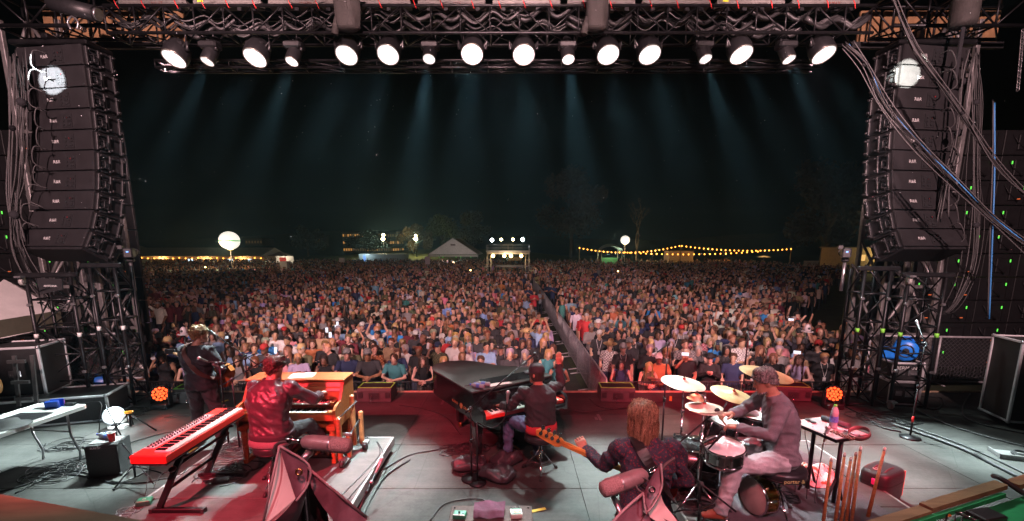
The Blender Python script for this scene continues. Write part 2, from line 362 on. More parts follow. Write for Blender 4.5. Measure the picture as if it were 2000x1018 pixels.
# gear packed inside the truss
for i in range(13):
    x = -6.5 + i * 1.0 + random.uniform(-.1, .1)
    t = thing('cable_loom', 'soft black cable loom drooping inside the lighting truss, %s from its left end' % ORD(i), 'cable loom', (x, 8.85, 6.5))
    for q in range(5):
        y0 = random.uniform(-.15, .2); z0 = random.uniform(0.05, .3)
        part('cable', t, [cable_mat, grey_cable, cable_mat][q % 3], lambda b: b.tube(spline([(-.5, y0, z0 + .1), (-.2, y0, z0 - random.uniform(0, .12)), (.1, y0 + .05, z0 + .1), (.35, y0, z0 - .05), (.6, y0, z0 + .1)], 4), random.choice((0.012, 0.02, .035)), 6))
    if i % 2: part('blue_lead', t, mat('blue_lead', (0.06, 0.2, 0.5), 0.5), lambda b: b.tube(spline([(-.3, -.2, .5), (0, -.22, .44), (.3, -.2, .52)], 4), 0.007, 5))
    for q in (-.25, .2): part('zip_tie', t, red_tape, lambda b: b.tube([(q, -.27, .40), (q + .02, -.28, .35), (q + .05, -.26, .28)], 0.008, 5))
# hanging soft bags above the truss
for u, wd, lab in ((678, 0.42, 'left'), (1165, 0.36, 'right')):
    p = dep(u, 22, 8.4)
    def bag(b):
        def fn(a, c):
            th = 6.28319 * a; r = wd / 2 * (1 - .25 * max(0, (.3 - c)) ) * (1 + .06 * math.sin(th * 5 + c * 3))
            return Vector((r * math.cos(th), r * .7 * math.sin(th), -0.26 + .62 * c))
        b.grid(fn, 24, 8)
        b.ball((0, 0, -.25), (wd / 2.1, wd / 3, .05))
        b.cyl((-wd / 2 - .02, 0, -.35), (-wd / 2 + .05, 0, -.1), .06)
    tag(part('chain_bag', None, mat('brown_canvas', (0.05, 0.045, 0.042), 0.8, 0, 0.3, 8, 0.4, 40), bag), 'dark canvas chain bag hanging above the truss, the %s one of two' % ('left' if lab == 'left' else 'right'), 'bag').location = p
LAMPS = [(340, 115, 'w'), (405, 120, 's'), (498, 113, 'w'), (570, 120, 's'), (677, 108, 'w'), (758, 107, 'w'), (838, 115, 's'), (922, 106, 'w'), (1023, 107, 'w'), (1110, 116, 's'), (1188, 107, 'w'), (1269, 107, 'w'), (1378, 115, 's'), (1448, 107, 'w'), (1541, 116, 's'), (1609, 107, 'w')]
lamp_shell = mat('lamp_shell', (0.011, 0.011, 0.012), 0.35, 0, 0.2, 20)
for i, (u, v, k) in enumerate(LAMPS):
    p = dep(u, v, 8.75); X = p.x + 0.35; q = max(-1, min(1, X / 5.9)); a = abs(q)
    d = Vector((0, -0.62, -0.78)).lerp(Vector((0.18 * (1 if q > 0 else -1), -0.46, -0.87)), a ** 1.1).normalized()
    if k == 's': d = (d + Vector((0.14 * q, 0, -0.30))).normalized()
    rl, ln = (0.185, 0.36) if k == 'w' else (0.105, 0.48)
    lab = ('large round wash lamp' if k == 'w' else 'narrow spot lamp') + ' under the truss, %s lamp from the left' % ORD(i)
    t = thing('stage_lamp', lab, 'stage lamp', p, 0, 'lamps hanging under the truss')
    M = rot_to(d)                                   # local +Z is the beam
    part('head', t, lamp_shell, lambda b: (b.lathe([(rl * 0.5, -ln), (rl * 0.95, -ln * 0.85), (rl * 1.12, -ln * 0.4), (rl * 1.12, -0.03), (rl * 1.06, 0.0)], 24, M, True), b.cyl(M @ Vector((0, 0, -ln - .002)), M @ Vector((0, 0, -ln + .03)), rl * 0.5, n=16)))
    part('rim', t, lens_ring, lambda b: b.lathe([(rl * 1.06, 0), (rl * 1.06, 0.012), (rl * 1.0, 0.014), (rl * 0.99, 0.0)], 28, M))
    part('lens', t, lens_mat, lambda b: b.lathe([(rl * 0.99, 0.004), (rl * 0.6, 0.012), (0.001, 0.016)], 28, M))
    ax = M.to_3x3() @ Vector((1, 0, 0)); ax.z = 0; ax.normalize(); piv = d * (-ln * .45)
    top = Vector((0, 0, 0.33)) + piv * .8; top.z = 6.40 - p.z - 0.14
    [part('yoke', t, lamp_shell, lambda b: b.tube([piv + ax * s * rl * 1.15, piv + ax * s * rl * 1.3, Vector((0, 0, 0)) + ax * s * rl * 1.35 + piv + Vector((0, 0, 0.12)), top + ax * s * rl * 1.0, top], .028, 8)) for s in (-1, 1)]
    part('base', t, lamp_shell, lambda b: (b.box(top + Vector((0, 0, 0.03)), (0.32, 0.24, 0.12), None, 0.03), b.cyl(top + Vector((0, 0, .08)), top + Vector((0, 0, .15)), .03)))
    if k == 'w': spot('lamp_light', d * 0.05, d, 620, (0.88, 1, 0.97), 52, 0.9, 0.12, t); spot('lamp_beam', d * 0.05, d, 4600, (0.80, 1, 1.0), 18, 1.0, 0.12, t)
    else: spot('lamp_light', d * 0.04, d, 11000, (0.80, 1, 1.0), 20, 1.0, 0.08, t, 1.0)
# ================================================================== LINE ARRAYS
cab_mat = mat('cabinet_paint', (0.019, 0.018, 0.020), 0.55, 0, 0.18, 5, 0.15, 120)
cab_side = mat('cabinet_side', (0.03, 0.03, 0.032), 0.4, 0.2, 0.3, 18)
def line_array(side, label):
    # side=-1 left, +1 right. box local: x across, y depth (back at y=0 faces the camera), z up
    inner = dep(165 if side < 0 else 1760, 85, 9.2)
    t = thing('line_array', label, 'speaker array', (0, 0, 0))
    W, H, D = 1.38, 0.372, 0.62
    p = Vector((inner.x + side * W / 2, 9.2, inner.z - 0.02)); tilt = 0.0
    yaw = side * 8
    part('rigging_frame', t, black_metal, lambda b: (b.box((p.x, p.y + .3, p.z + .06), (W + .06, .6, .09), None, .02), b.box((p.x, p.y + .3, p.z + .14), (.12, .7, .1), None, .02)))
    tilts = [0, .6, .9, 1.2, 1.6, 2.2, 3, 4, 7, 8]
    lastM = None
    for i in range(10):
        tilt += tilts[i] * 1.0
        M = TR(*p) @ RZ(yaw) @ RX(-tilt)
        c = bpy.data.objects.new('cabinet', None); COL.objects.link(c); c.parent = t
        part('shell', c, cab_mat, lambda b: b.loft([[M @ Vector(q) for q in ((-W / 2 * w_, y_, -H + .02), (W / 2 * w_, y_, -H + .02), (W / 2 * w_, y_, -.02), (-W / 2 * w_, y_, -.02))] for y_, w_ in ((0, .985), (.02, 1), (D, 1))], True, None, False))
        part('seam', c, black_paint, lambda b: b.box((0, .3, -H), (W * .97, .5, .05), M))
        part('grille', c, cab_side, lambda b: b.box((0, D + .015, -H / 2), (W * .98, .02, H * .9), M))
        sx = -side * W / 2
        def hardware(b):
            for y in (.08, .30, .54):
                b.box((sx - side * .02, y, -H / 2), (.05, .05, H * .86), M, .01)
            for y in (.1, .33, .55):
                for z in (-.07, -.30): b.cyl(M @ Vector((sx - side * .03, y, z)), M @ Vector((sx - side * .085, y, z)), .022, n=8)
            b.tube([M @ Vector(q) for q in ((sx - side * .03, .12, -.16), (sx - side * .1, .14, -.16), (sx - side * .1, .14, -.28), (sx - side * .03, .12, -.28))], .012, 6)
        part('fly_hardware', c, cab_side, hardware)
        def louvre(b):
            for k in range(3): b.box((sx - side * .015, .2, -.08 - k * .12), (.02, .15, .09), M @ TR(0, 0, 0), .008)
        part('louvre', c, mat('gloss_side', (0.04, 0.045, 0.05), 0.25, 0.3, 0.3, 20), louvre)
        cx = -side * .0 + (0.0 if side > 0 else 0.18)
        part('connector_panel', c, black_plastic, lambda b: (b.box((cx + .02, -.006, -.2), (.22, .014, .24), M), [b.cyl(M @ Vector((cx + dx, -.012, -.2 + dz)), M @ Vector((cx + dx, -.03, -.2 + dz)), .022, n=8) for dx in (-.04, .05, .09) for dz in (-.07, 0, .06)]))
        part('indicator', c, mat('red_knob', (.5, .02, .03), .4), lambda b: b.cyl(M @ Vector((cx + .05, -.013, -.15)), M @ Vector((cx + .05, -.03, -.15)), .012, n=6))
        tx = cx - .28
        text('R&R', .085, white_print, c, M @ TR(tx, -.004, -.2) @ RX(90))
        # next box hangs from the lower back edge
        nxt = M @ Vector((0, 0, -H)); p = nxt; lastM = M
    return t, inner
for side, lab in ((-1, 'left speaker array of ten stacked dark cabinets hung beside the stage'), (1, 'right speaker array of ten stacked dark cabinets hung beside the stage')):
    line_array(side, lab)
# ================================================================== WEDGES, FLOOR LAMPS
wedge_mat = mat('wedge_paint', (0.05, 0.048, 0.05), 0.6, 0, 0.25, 12, 0.2, 90)
grille_mat = mat('wedge_grille', (0.03, 0.03, 0.03), 0.55, 0.3, 0.4, 120)
def wedge(p, rz, label):
    t = thing('floor_monitor', label, 'monitor speaker', p, rz, 'floor monitors along the stage edge')
    t.scale = (.86, .86, .74); W = 0.72
    prof = [(-.27, 0.02), (.25, 0.02), (.27, .14), (.16, .36), (-.22, .36), (-.27, .30)]      # (y,z); the grille side is towards the audience
    part('shell', t, wedge_mat, lambda b: b.loft([[Vector((x, y, z)) for y, z in prof] for x in (-W / 2, W / 2)], True, None, False))
    part('grille', t, grille_mat, lambda b: b.grid(lambda a, c: Vector((-W / 2 + .03 + (W - .06) * a, -.20 + .34 * c, .366)), 1, 1))
    def tp(b):
        for x in (-W / 2 + .012, W / 2 - .012): b.box((x, -.03, .366), (.024, .37, .01))
        b.box((0, -.212, .3665), (W - .05, .022, .01)); b.box((0, .148, .3665), (W - .05, .022, .01))
    part('tape_edge', t, green_tape, tp)
    [part('handle', t, black_plastic, lambda b: b.box((x * (W / 2 - .07), -.278, .19), (.1, .02, .14), None, .01)) for x in (-1, 1)]
    part('connector_plate', t, black_plastic, lambda b: (b.box((0, -.276, .17), (.22, .015, .16)), b.cyl((-.04, -.28, .17), (-.04, -.31, .17), .014), b.cyl((.05, -.28, .19), (.05, -.3, .19), .014)))
    part('plug', t, chrome, lambda b: b.tube([(-.04, -.30, .17), (-.04, -.36, .15), (-.05, -.42, .03)], .009, 6))
    return t
wedge((-5.92, 8.32, 0), 10, 'floor monitor with green taped edge behind the standing guitarist')
wedge((-2.54, 8.36, 0), 0, 'floor monitor with green taped edge to the right of the organ')
wedge((1.96, 8.36, 0), -2, 'floor monitor with yellow-green taped edge between piano and drum kit')
wedge((5.25, 8.42, 0), -8, 'floor monitor with green taped edge behind the drummer')
led_red = mat('red_led', (0.8, 0.05, 0.02), 0.4, 0, 0, emit=2.6, ecol=(1, 0.10, 0.02))
def floor_lamp(p, face, label, side):
    t = thing('led_floor_lamp', label, 'floor lamp', p)
    M = TR(0, 0, .26) @ rot_to(face)
    part('base', t, black_plastic, lambda b: b.box((0, 0, .045), (.3, .22, .09), None, .02))
    [part('yoke', t, black_plastic, lambda b: b.box((s * .165, 0, .19), (.025, .09, .24), None, .008)) for s in (-1, 1)]
    part('head', t, black_plastic, lambda b: b.lathe([(.06, -.2), (.12, -.17), (.145, -.08), (.145, .0), (.132, .01)], 24, M))
    part('rim', t, black_metal, lambda b: b.torus((0, 0, .005), .135, .012, 24, 6, M))
    for i in range(19):
        k = 0 if i == 0 else (1 if i < 7 else 2); a = 6.28319 * (i - (0, 1, 7)[k]) / (1, 6, 12)[k]
        part('led', t, led_red, lambda b: b.cyl(M @ Vector((k * .052 * math.cos(a), k * .052 * math.sin(a), -.004)), M @ Vector((k * .052 * math.cos(a), k * .052 * math.sin(a), .012)), .0235, n=8))
    spot('lamp_light', Vector((0, 0, .26)) + Vector(face) * .05, Vector((0, 0, .26)) + Vector(face), 45, (1, .06, .03), 90, .8, .12, t)
floor_lamp((-6.25, 7.85, 0), Vector((.62, -.75, .12)).normalized(), 'glowing red floor lamp beside the left black truss tower', -1)
floor_lamp((5.72, 7.85, 0), Vector((-.52, -.83, .14)).normalized(), 'glowing red floor lamp beside the right black truss tower', 1)
# ================================================================== MICROPHONE STANDS
def mic_head(b, M, r=.024, l=.16):
    b.lathe([(.009, 0), (.011, .02), (r * .72, l * .72), (r * .8, l * .74)], 10, M); b.ball((0, 0, l * .88), (r, r, r * 1.1), 10, 8, M)
def stand_base(t, p, kind, top, m=black_metal, foot=.28):
    x, y, z = p
    part('pole', t, m, lambda b: (b.cyl((x, y, z + .02), (x, y, z + top * .55), .0125), b.cyl((x, y, z + top * .55), (x, y, z + top), .009), b.cyl((x, y, z + top * .53), (x, y, z + top * .57), .02)))
    if kind == 'round': part('base', t, m, lambda b: b.lathe([(.001, 0), (.13, 0), (.13, .015), (.05, .025), (.015, .04)], 20, TR(x, y, z)))
    else:
        for k in range(3):
            a = k * 2.094 + .4
            part('leg', t, m, lambda b: (b.tube([(x, y, z + .16), (x + .5 * foot * math.cos(a), y + .5 * foot * math.sin(a), z + .1), (x + foot * math.cos(a), y + foot * math.sin(a), z + .012)], .009, 6), b.ball((x + foot * math.cos(a), y + foot * math.sin(a), z + .014), .016, 6, 5)))
def boom_stand(label, base, top, tip, tail=.25, kind='tripod', mic=True, micm=None, z0=0, name='microphone_stand', micdir=None):
    t = thing(name, label, 'microphone stand', (0, 0, 0)); base = Vector((base[0], base[1], z0)); pv = base + Vector((0, 0, top)); tip = Vector(tip)
    stand_base(t, base, kind, top)
    d = (tip - pv).normalized()
    part('boom', t, black_metal, lambda b: (b.cyl(pv - d * tail, tip, .0085, n=8), b.cyl(pv - d * (tail + .06), pv - d * tail, .014, n=8)))
    part('clutch', t, black_plastic, lambda b: (b.ball(pv, .026, 8, 6), b.cyl(pv + Vector((.0, -.05, 0)), pv + Vector((0, .05, 0)), .012)))
    if mic:
        md = Vector(micdir).normalized() if micdir else d
        part('microphone', t, micm or mic_grille, lambda b: mic_head(b, TR(*(tip - md * .03)) @ rot_to(md)))
    return t
mic_grille = mat('mic_grille', (0.45, 0.45, 0.46), 0.35, 0.8, 0.2, 80)
mic_black = mat('mic_black', (0.03, 0.03, 0.03), 0.4, 0.4, 0.2, 80)
# ================================================================== ORGAN
wood = None
def wood_mat(name, col, rough=.35, coat=.3, sx=3.0, sy=40.0):
    m = mat(name, col, rough, 0, 0, coat=coat); n = m.node_tree.nodes; l = m.node_tree.links; b = n['Principled BSDF']
    tc = n.new('ShaderNodeTexCoord'); mp = n.new('ShaderNodeMapping'); mp.inputs['Scale'].default_value = (sx, sy, sy)
    t = n.new('ShaderNodeTexNoise'); t.inputs['Scale'].default_value = 1; t.inputs['Detail'].default_value = 6; t.inputs['Distortion'].default_value = .6
    l.new(tc.outputs['Object'], mp.inputs[0]); l.new(mp.outputs[0], t.inputs['Vector'])
    r = n.new('ShaderNodeValToRGB'); e = r.color_ramp.elements; e[0].position = .3; e[0].color = (*[x * .6 for x in col], 1); e[1].position = .75; e[1].color = (*[min(1, x * 1.25) for x in col], 1)
    l.new(t.outputs['Fac'], r.inputs['Fac']); l.new(r.outputs[0], b.inputs['Base Color'])
    bp = n.new('ShaderNodeBump'); bp.inputs['Strength'].default_value = .1; bp.inputs['Distance'].default_value = .003; l.new(t.outputs['Fac'], bp.inputs['Height']); l.new(bp.outputs[0], b.inputs['Normal'])
    return m
organ_wood = wood_mat('organ_walnut', (0.31, 0.105, 0.032))
pale_wood = wood_mat('dolly_wood', (0.30, 0.13, 0.05), .5, 0)
key_white = mat('key_ivory', (0.72, 0.70, 0.64), .3, 0, .06)
key_black = mat('key_black', (0.012, 0.012, 0.013), .25, 0, .1)
def keyboard_keys(parent, x0, y0, z, n_white, kw, kl, wm=key_white, bmk=key_black):
    wv = MB(); wv.box((0, 0, 0), (kw - .0015, kl, .018), None, .002); wme = wv.mesh('white_key', wm)
    bv = MB(); bv.loft([[Vector((a * kw * .29, y, zz)) for a, zz in ((-1, 0), (1, 0), (.8, .012), (-.8, .012))] for y in (-kl * .62 + kl * .5, kl * .5)], True, None, False); bme = bv.mesh('black_key', bmk)
    for i in range(n_white):
        o = link('white_key', wme, parent); o.location = (x0 + (i + .5) * kw, y0 + kl / 2, z)
        if i % 7 in (0, 1, 3, 4, 5) and i < n_white - 1:
            o = link('black_key', bme, parent); o.location = (x0 + (i + 1) * kw, y0 + kl / 2 - .0, z + .009)
OX, OY = -3.34, 5.26; OW = 1.22
t = thing('organ', 'orange-brown wooden two-manual organ on turned legs', 'organ', (OX, OY, RH))
def side_prof(x, b):
    pr = [(.0, .60), (.0, .70), (.06, .74), (.20, .76), (.30, .90), (.36, .98), (.66, .98), (.66, .45), (.04, .45)]
    b.loft([[Vector((xx, y, z)) for y, z in pr] for xx in (x, x + .035)], True, None, False)
for x in (0, OW - .035): part('side_panel', t, organ_wood, lambda b: side_prof(x, b))
part('top', t, organ_wood, lambda b: (b.box((OW / 2, .49, .985), (OW + .02, .36, .025), None, .006)))
part('lid_step', t, organ_wood, lambda b: b.loft([[Vector((x, y, z)) for y, z in ((.27, .86), (.33, .955), (.37, .97), (.37, .93))] for x in (.036, OW - .036)], True, None, False))
part('back_panel', t, organ_wood, lambda b: b.box((OW / 2, .645, .7), (OW - .07, .02, .5)))
part('key_bed', t, organ_wood, lambda b: (b.box((OW / 2, .16, .60), (OW - .072, .32, .06), None, .004), b.box((OW / 2, .012, .64), (OW - .072, .022, .07), None, .005)))
part('front_apron', t, organ_wood, lambda b: b.box((OW / 2, .10, .51), (OW - .08, .02, .12)))
part('control_panel', t, mat('organ_panel', (.30, .13, .05), .4), lambda b: b.box((OW / 2, .295, .83), (OW - .074, .012, .16), TR(0, 0, 0)))
for zz, yy, nm in ((.655, .03, 'lower_manual'), (.735, .14, 'upper_manual')):
    e = bpy.data.objects.new(nm, None); COL.objects.link(e); e.parent = t
    [part('key_frame', e, organ_wood, lambda b: b.box((x, yy + .07, zz), (.05, .15, .05))) for x in (.085, OW - .085)]
    keyboard_keys(e, .135, yy, zz, 36, (OW - .27) / 36, .125)
db = MB(); db.cyl((0, 0, 0), (0, -.05, -.01), .004, n=5); db.box((0, -.055, -.012), (.012, .012, .016)); dme = db.mesh('drawbar', [mat('drawbar_brown', (.16, .06, .03), .4)])
for i in range(38):
    o = link('drawbar', dme, t); o.location = (.16 + i * .024, .285 - (i * 37 % 7) * .004, .845)
for i in range(10): part('tab_switch', t, key_white, lambda b: b.box((.2 + i * .085 + .0, .287, .80), (.03, .012, .022)))
for x, y in ((.07, .05), (OW - .07, .05), (.07, .6), (OW - .07, .6)):
    part('leg', t, organ_wood, lambda b: (b.lathe([(.028, .0), (.022, .04), (.03, .08), (.036, .3), (.042, .37), (.030, .39), (.045, .41), (.045, .45)], 12, TR(x, y, .02)), b.box((x, y, .475), (.1, .1, .05))))
part('pedal_board', t, mat('pedal_board_wood', (.05, .035, .03), .5), lambda b: b.box((OW / 2, .42, .05), (1.0, .5, .06), None, .01))
for i in range(13): part('pedal', t, [pale_wood, black_paint][i % 2], lambda b: b.box((.17 + i * .074, .30, .10), (.03, .42, .03), None, .005))
part('stretcher', t, organ_wood, lambda b: (b.box((.07, .32, .04), (.05, .6, .05)), b.box((OW - .07, .32, .04), (.05, .6, .05)), b.box((OW / 2, .62, .3), (OW - .2, .02, .3))))
tag(part('sheet_paper', None, mat('paper', (.7, .69, .66), .8, 0, .05), lambda b: b.grid(lambda a, c: Vector((.3 * a, .22 * c, .004 * math.sin(a * 3))), 6, 2)), 'white sheet of paper on the left end of the organ top', 'paper').matrix_world = TR(OX + .5, OY + .36, RH + 1.002) @ RZ(8)
# wooden dolly frames strapped at the organ's right end
t = thing('organ_dolly', 'orange wooden lifting dolly standing against the organ right side', 'dolly', (OX + OW + .0, OY, RH))
for x, y, h in ((.03, .0, .56), (.10, .10, .32), (.05, .44, .70), (.13, .50, .46)):
    part('post', t, pale_wood, lambda b: b.box((x, y, h / 2 + .06), (.055, .07, h), None, .015))
part('strap', t, black_cloth, lambda b: (b.tube([(.03, .02, .6), (.1, .46, .66)], .01, 6), b.tube([(.10, .1, .33), (.13, .5, .42)], .01, 6)))
for z in (.2, .38): part('bolt_plate', t, grey_metal, lambda b: b.box((.08, .06, z), (.16, .02, .03), RZ(0)))
for x, y in ((.06, .02), (.18, .52)):
    part('caster', t, black_rubber, lambda b: b.cyl((x - .02, y - .08, .045), (x + .03, y - .08, .045), .045, n=14)); part('caster_fork', t, grey_metal, lambda b: b.box((x, y - .03, .08), (.07, .09, .05)))
# round stool
def stool(loc, label, hgt, seat_r, m=black_rubber, txt=None):
    t = thing('stool', label, 'stool', loc)
    part('seat', t, mat('seat_vinyl', (.022, .021, .024), .35, 0, .25, 14, .15, 60), lambda b: b.lathe([(.001, hgt - .1), (seat_r * .93, hgt - .1), (seat_r, hgt - .085), (seat_r * 1.01, hgt - .03), (seat_r * .97, hgt - .006), (seat_r * .8, hgt + .004), (.001, hgt + .004)], 32))
    part('seat_band', t, black_metal, lambda b: b.torus((0, 0, hgt - .08), seat_r * 1.0, .008, 28, 5))
    part('post', t, chrome, lambda b: (b.cyl((0, 0, .1), (0, 0, hgt - .1), .017), b.cyl((0, 0, .2), (0, 0, .3), .024), b.lathe([(.03, .27), (.03, .31)], 10, None, True, True)))
    for k in range(3):
        a = k * 2.094 + .5; c, s_ = math.cos(a), math.sin(a)
        part('leg', t, chrome, lambda b: (b.tube([(.02 * c, .02 * s_, .29), (.14 * c, .14 * s_, .13), (.24 * c, .24 * s_, .015)], .011, 6), b.tube([(.02 * c, .02 * s_, .11), (.15 * c, .15 * s_, .12)], .008, 6)))
        part('rubber_foot', t, black_rubber, lambda b: b.cyl((.225 * c, .225 * s_, .04), (.255 * c, .255 * s_, .0), .019))
    if txt: text(txt, .055, mat('dull_gold_print', (.5, .48, .2), .5), t, TR(0, -seat_r * 1.015, hgt - .055) @ RX(90))
    return t
ORG_SEAT = Vector((-2.64, 4.78, RH)); stool(ORG_SEAT, 'black round stool under the organ player', .52, .195)
PNO_SEAT = Vector((.36, 5.48, 0)); stool(PNO_SEAT, 'black round stool with chrome tripod under the piano player', .54, .20)
DRM_SEAT = Vector((2.63, 4.20, RH)); stool(DRM_SEAT, 'wide black drum stool with lettering on its edge', .54, .23, txt='porter &')
# ================================================================== RED STAGE KEYBOARD
red_paint = mat('red_keyboard_paint', (.62, .035, .025), .35, 0, .08)
t = thing('stage_keyboard', 'long red 88-key stage keyboard on a black folding stand', 'keyboard', (-3.2, 3.97, RH), 90)
KL = 1.28
part('body', t, red_paint, lambda b: b.box((KL / 2, .165, .70), (KL, .335, .085), None, .01))
part('underside', t, black_paint, lambda b: b.box((KL / 2, .15, .652), (KL - .02, .30, .02)))
part('control_panel', t, mat('grey_panel', (.35, .35, .36), .5, 0, .1, 60), lambda b: b.box((KL * .47, .265, .745), (KL * .70, .10, .006)))
e = bpy.data.objects.new('keys', None); COL.objects.link(e); e.parent = t
part('key_slip', e, mat('pale_slip', (.5, .5, .5), .5), lambda b: b.box((KL * .52, .085, .739), (KL * .93, .165, .006)))
keyboard_keys(e, KL * .06, .005, .746, 52, KL * .92 / 52, .15)
kb = MB(); kb.cyl((0, 0, 0), (0, 0, .016), .009, .007, n=8); kme = kb.mesh('knob', black_plastic)
for i in range(46):
    o = link('knob', kme, t); o.location = (KL * (.14 + .66 * (i // 2) / 23), .245 + .045 * (i % 2), .748)
for i in range(9): part('display', t, [mat('lcd_grey', (.25, .28, .3), .2), black_plastic][i % 2], lambda b: b.box((KL * (.17 + .07 * i), .292, .7495), (.03, .018, .004)))
part('round_badge', t, mat('dark_red_badge', (.3, .02, .02), .4), lambda b: b.cyl((KL * .90, .22, .742), (KL * .90, .22, .746), .014, n=14))
# the stand: two Z-shaped sides
t2 = thing('keyboard_stand', 'black metal folding stand under the red keyboard', 'keyboard stand', (-3.2, 3.97, RH), 90)
for x in (.28, 1.02):
    part('foot', t2, black_metal, lambda b: b.box((x, .17, .025), (.05, .52, .05), None, .008))
    [part('foot_cap', t2, black_rubber, lambda b: b.box((x, .17 + s * .26, .022), (.056, .03, .052))) for s in (-1, 1)]
    part('leg', t2, black_metal, lambda b: b.loft([[Vector((x + a * .02, y + c * .028, z)) for a, c in ((-1, -1), (1, -1), (1, 1), (-1, 1))] for y, z in ((.36, .03), (.06, .62))], True, None, False))
    part('arm', t2, black_metal, lambda b: b.box((x, .17, .625), (.04, .36, .035), None, .006))
part('cross_bar', t2, black_metal, lambda b: (b.cyl((.28, .26, .24), (1.02, .26, .24), .018), b.cyl((.28, .10, .52), (1.02, .10, .52), .016)))
[part('knob', t2, black_plastic, lambda b: b.ball((x, .12, .5), (.045, .03, .03), 8, 6)) for x in (.22, 1.08)]
t = thing('sustain_pedal', 'black sustain pedal under the keyboard stand', 'pedal', at(432, 942, RH), -70)
part('body', t, black_plastic, lambda b: b.box((0, 0, .025), (.09, .17, .05), None, .01)); part('treadle', t, chrome, lambda b: b.box((0, -.12, .035), (.06, .12, .012), None, .004))
t = thing('direct_box', 'small green direct box with cables by the keyboard', 'direct box', at(283, 985, RH), 20)
part('shell', t, mat('green_enamel', (.02, .16, .09), .4), lambda b: b.box((0, 0, .03), (.13, .1, .055), None, .006)); text('DI', .03, white_print, t, TR(0, 0, .059))
[part('socket', t, chrome, lambda b: b.cyl((s * .066, .01, .03), (s * .09, .01, .03), .01, n=8)) for s in (-1, 1)]
# microphone stands round the organ
boom_stand('boom stand reaching a pink-lit microphone towards the guitarist', (-4.02, 6.75), 1.22, (-4.55, 6.95, 1.50), .55, micm=mic_black)
boom_stand('stand with pale microphone beside the guitarist, tilted boom', (-3.78, 6.35), 1.28, (-4.02, 6.2, 1.18), .1, kind='tripod', micdir=(-.6, -.2, .35))
boom_stand('stand with long level boom reaching the organ player', (-3.62, 5.75), 1.15, (-2.78, 5.05, 1.58), .45, z0=0, micdir=(.5, -.4, .5), micm=mic_black)
boom_stand('short stand with ball microphone left of the long level boom', (-3.86, 5.9), 1.33, (-3.98, 5.85, 1.36), .02, micdir=(-.3, -.5, .4))
t = thing('vocal_microphone', 'silver ball microphone on a slim stand beside the organ riser', 'microphone', (0, 0, 0))
p1 = at(742, 905, .42); p0 = at(686, 1030, .02)
part('stand_pole', t, black_metal, lambda b: (b.cyl(p0, p0.lerp(p1, .93), .012, n=8), b.cyl(p0.lerp(p1, .5), p0.lerp(p1, .55), .02, n=8)))
part('clip', t, grey_metal, lambda b: b.cyl(p0.lerp(p1, .66), p0.lerp(p1, .7), .022, n=10)); part('base', t, black_metal, lambda b: b.lathe([(.001, -.01), (.12, -.01), (.12, .005), (.02, .02)], 18, TR(*p0)))
dd = (p1 - p0).normalized(); part('microphone', t, mic_grille, lambda b: (mic_head(b, TR(*(p1 - dd * .16)) @ rot_to(dd), .03, .24)))
# ================================================================== GRAND PIANO
gloss = mat('piano_black', (.008, .008, .009), .16, 0, .2, 4, coat=.6)
def piano_lid_mat():
    m = mat('piano_lid_sheen', (.06, .068, .063), .42, 0, .45, 3, coat=.3); return m  # grey-green base stands in for light reflected off the black lid
PA_, PO = 32.0, Vector((-.36, 5.47, 0))
t = thing('grand_piano', 'black grand piano shell with closed lid in the middle of the stage', 'piano', PO, PA_)
out = [(0, 0), (1.34, 0), (1.34, .62), (1.31, .78), (1.22, .92), (1.06, 1.06), (.94, 1.2), (.86, 1.38), (.76, 1.56), (.6, 1.70), (.4, 1.76), (.2, 1.72), (.07, 1.60), (0, 1.42)]
out = [tuple(p)[:2] for p in spline([(p[0], p[1], 0) for p in out[1:]] + [(0, 1.0, 0)], 4)]
out = [(p[0], p[1] * 1.1) for p in out]
out = [(0, .30), (0, .29)] + [p for p in out if p[1] >= .29]
rim = [(p[0], p[1]) for p in out]
part('rim', t, gloss, lambda b: b.loft([[Vector((x, y, z)) for x, y in rim] for z in (.60, .61, .955)], True, None, False))
[part('cheek', t, gloss, lambda b: b.loft([[Vector((xx, y, z)) for y, z in ((0, .6), (0, .76), (.05, .80), (.16, .82), (.29, .94), (.31, .94), (.31, .6))] for xx in (x, x + .045)], True, None, False)) for x in (-.005, 1.30)]
part('key_bed', t, gloss, lambda b: (b.box((.67, .15, .64), (1.26, .3, .06)), b.box((.67, .01, .66), (1.26, .02, .06))))
part('lid', t, piano_lid_mat(), lambda b: b.loft([[Vector((.67 + (x - .67) * k, .95 + (y - .95) * k, z)) for x, y in rim if True] for z, k in ((.965, 1.005), (.985, 1.01), (.99, 1.0))], True, None, False))
part('lid_hinge', t, chrome, lambda b: b.cyl((.02, .56, .994), (1.33, .56, .994), .005, n=6))
part('fall_board', t, gloss, lambda b: b.loft([[Vector((x, y, z)) for y, z in ((.20, .74), (.28, .94), (.31, .95), (.31, .74))] for x in (.042, 1.298)], True, None, False))
part('music_desk', t, gloss, lambda b: b.loft([[Vector((x, y, z)) for y, z in ((.42, .995), (.56, 1.05), (.565, 1.035), (.44, .992))] for x in (.25, 1.1)], True, None, False))
for x, y, ry in ((.09, .34, 0), (1.24, .34, 0), (.40, 1.52, 0)):
    def pleg(b):
        b.loft([[Vector((x + a * w, y + c * w, z)) for a, c in ((-1, -1), (1, -1), (1, 1), (-1, 1))] for z, w in ((.10, .042), (.35, .05), (.5, .062), (.60, .10))], True, None, False)
    part('leg', t, gloss, pleg); part('caster', t, mat('brass', (.5, .36, .14), .3, 1, .1), lambda b: (b.cyl((x - .02, y, .045), (x + .02, y, .045), .045, n=12), b.cyl((x, y, .06), (x, y, .11), .025)))
gp = mat('gold_print', (.55, .38, .14), .35, .6, .1)
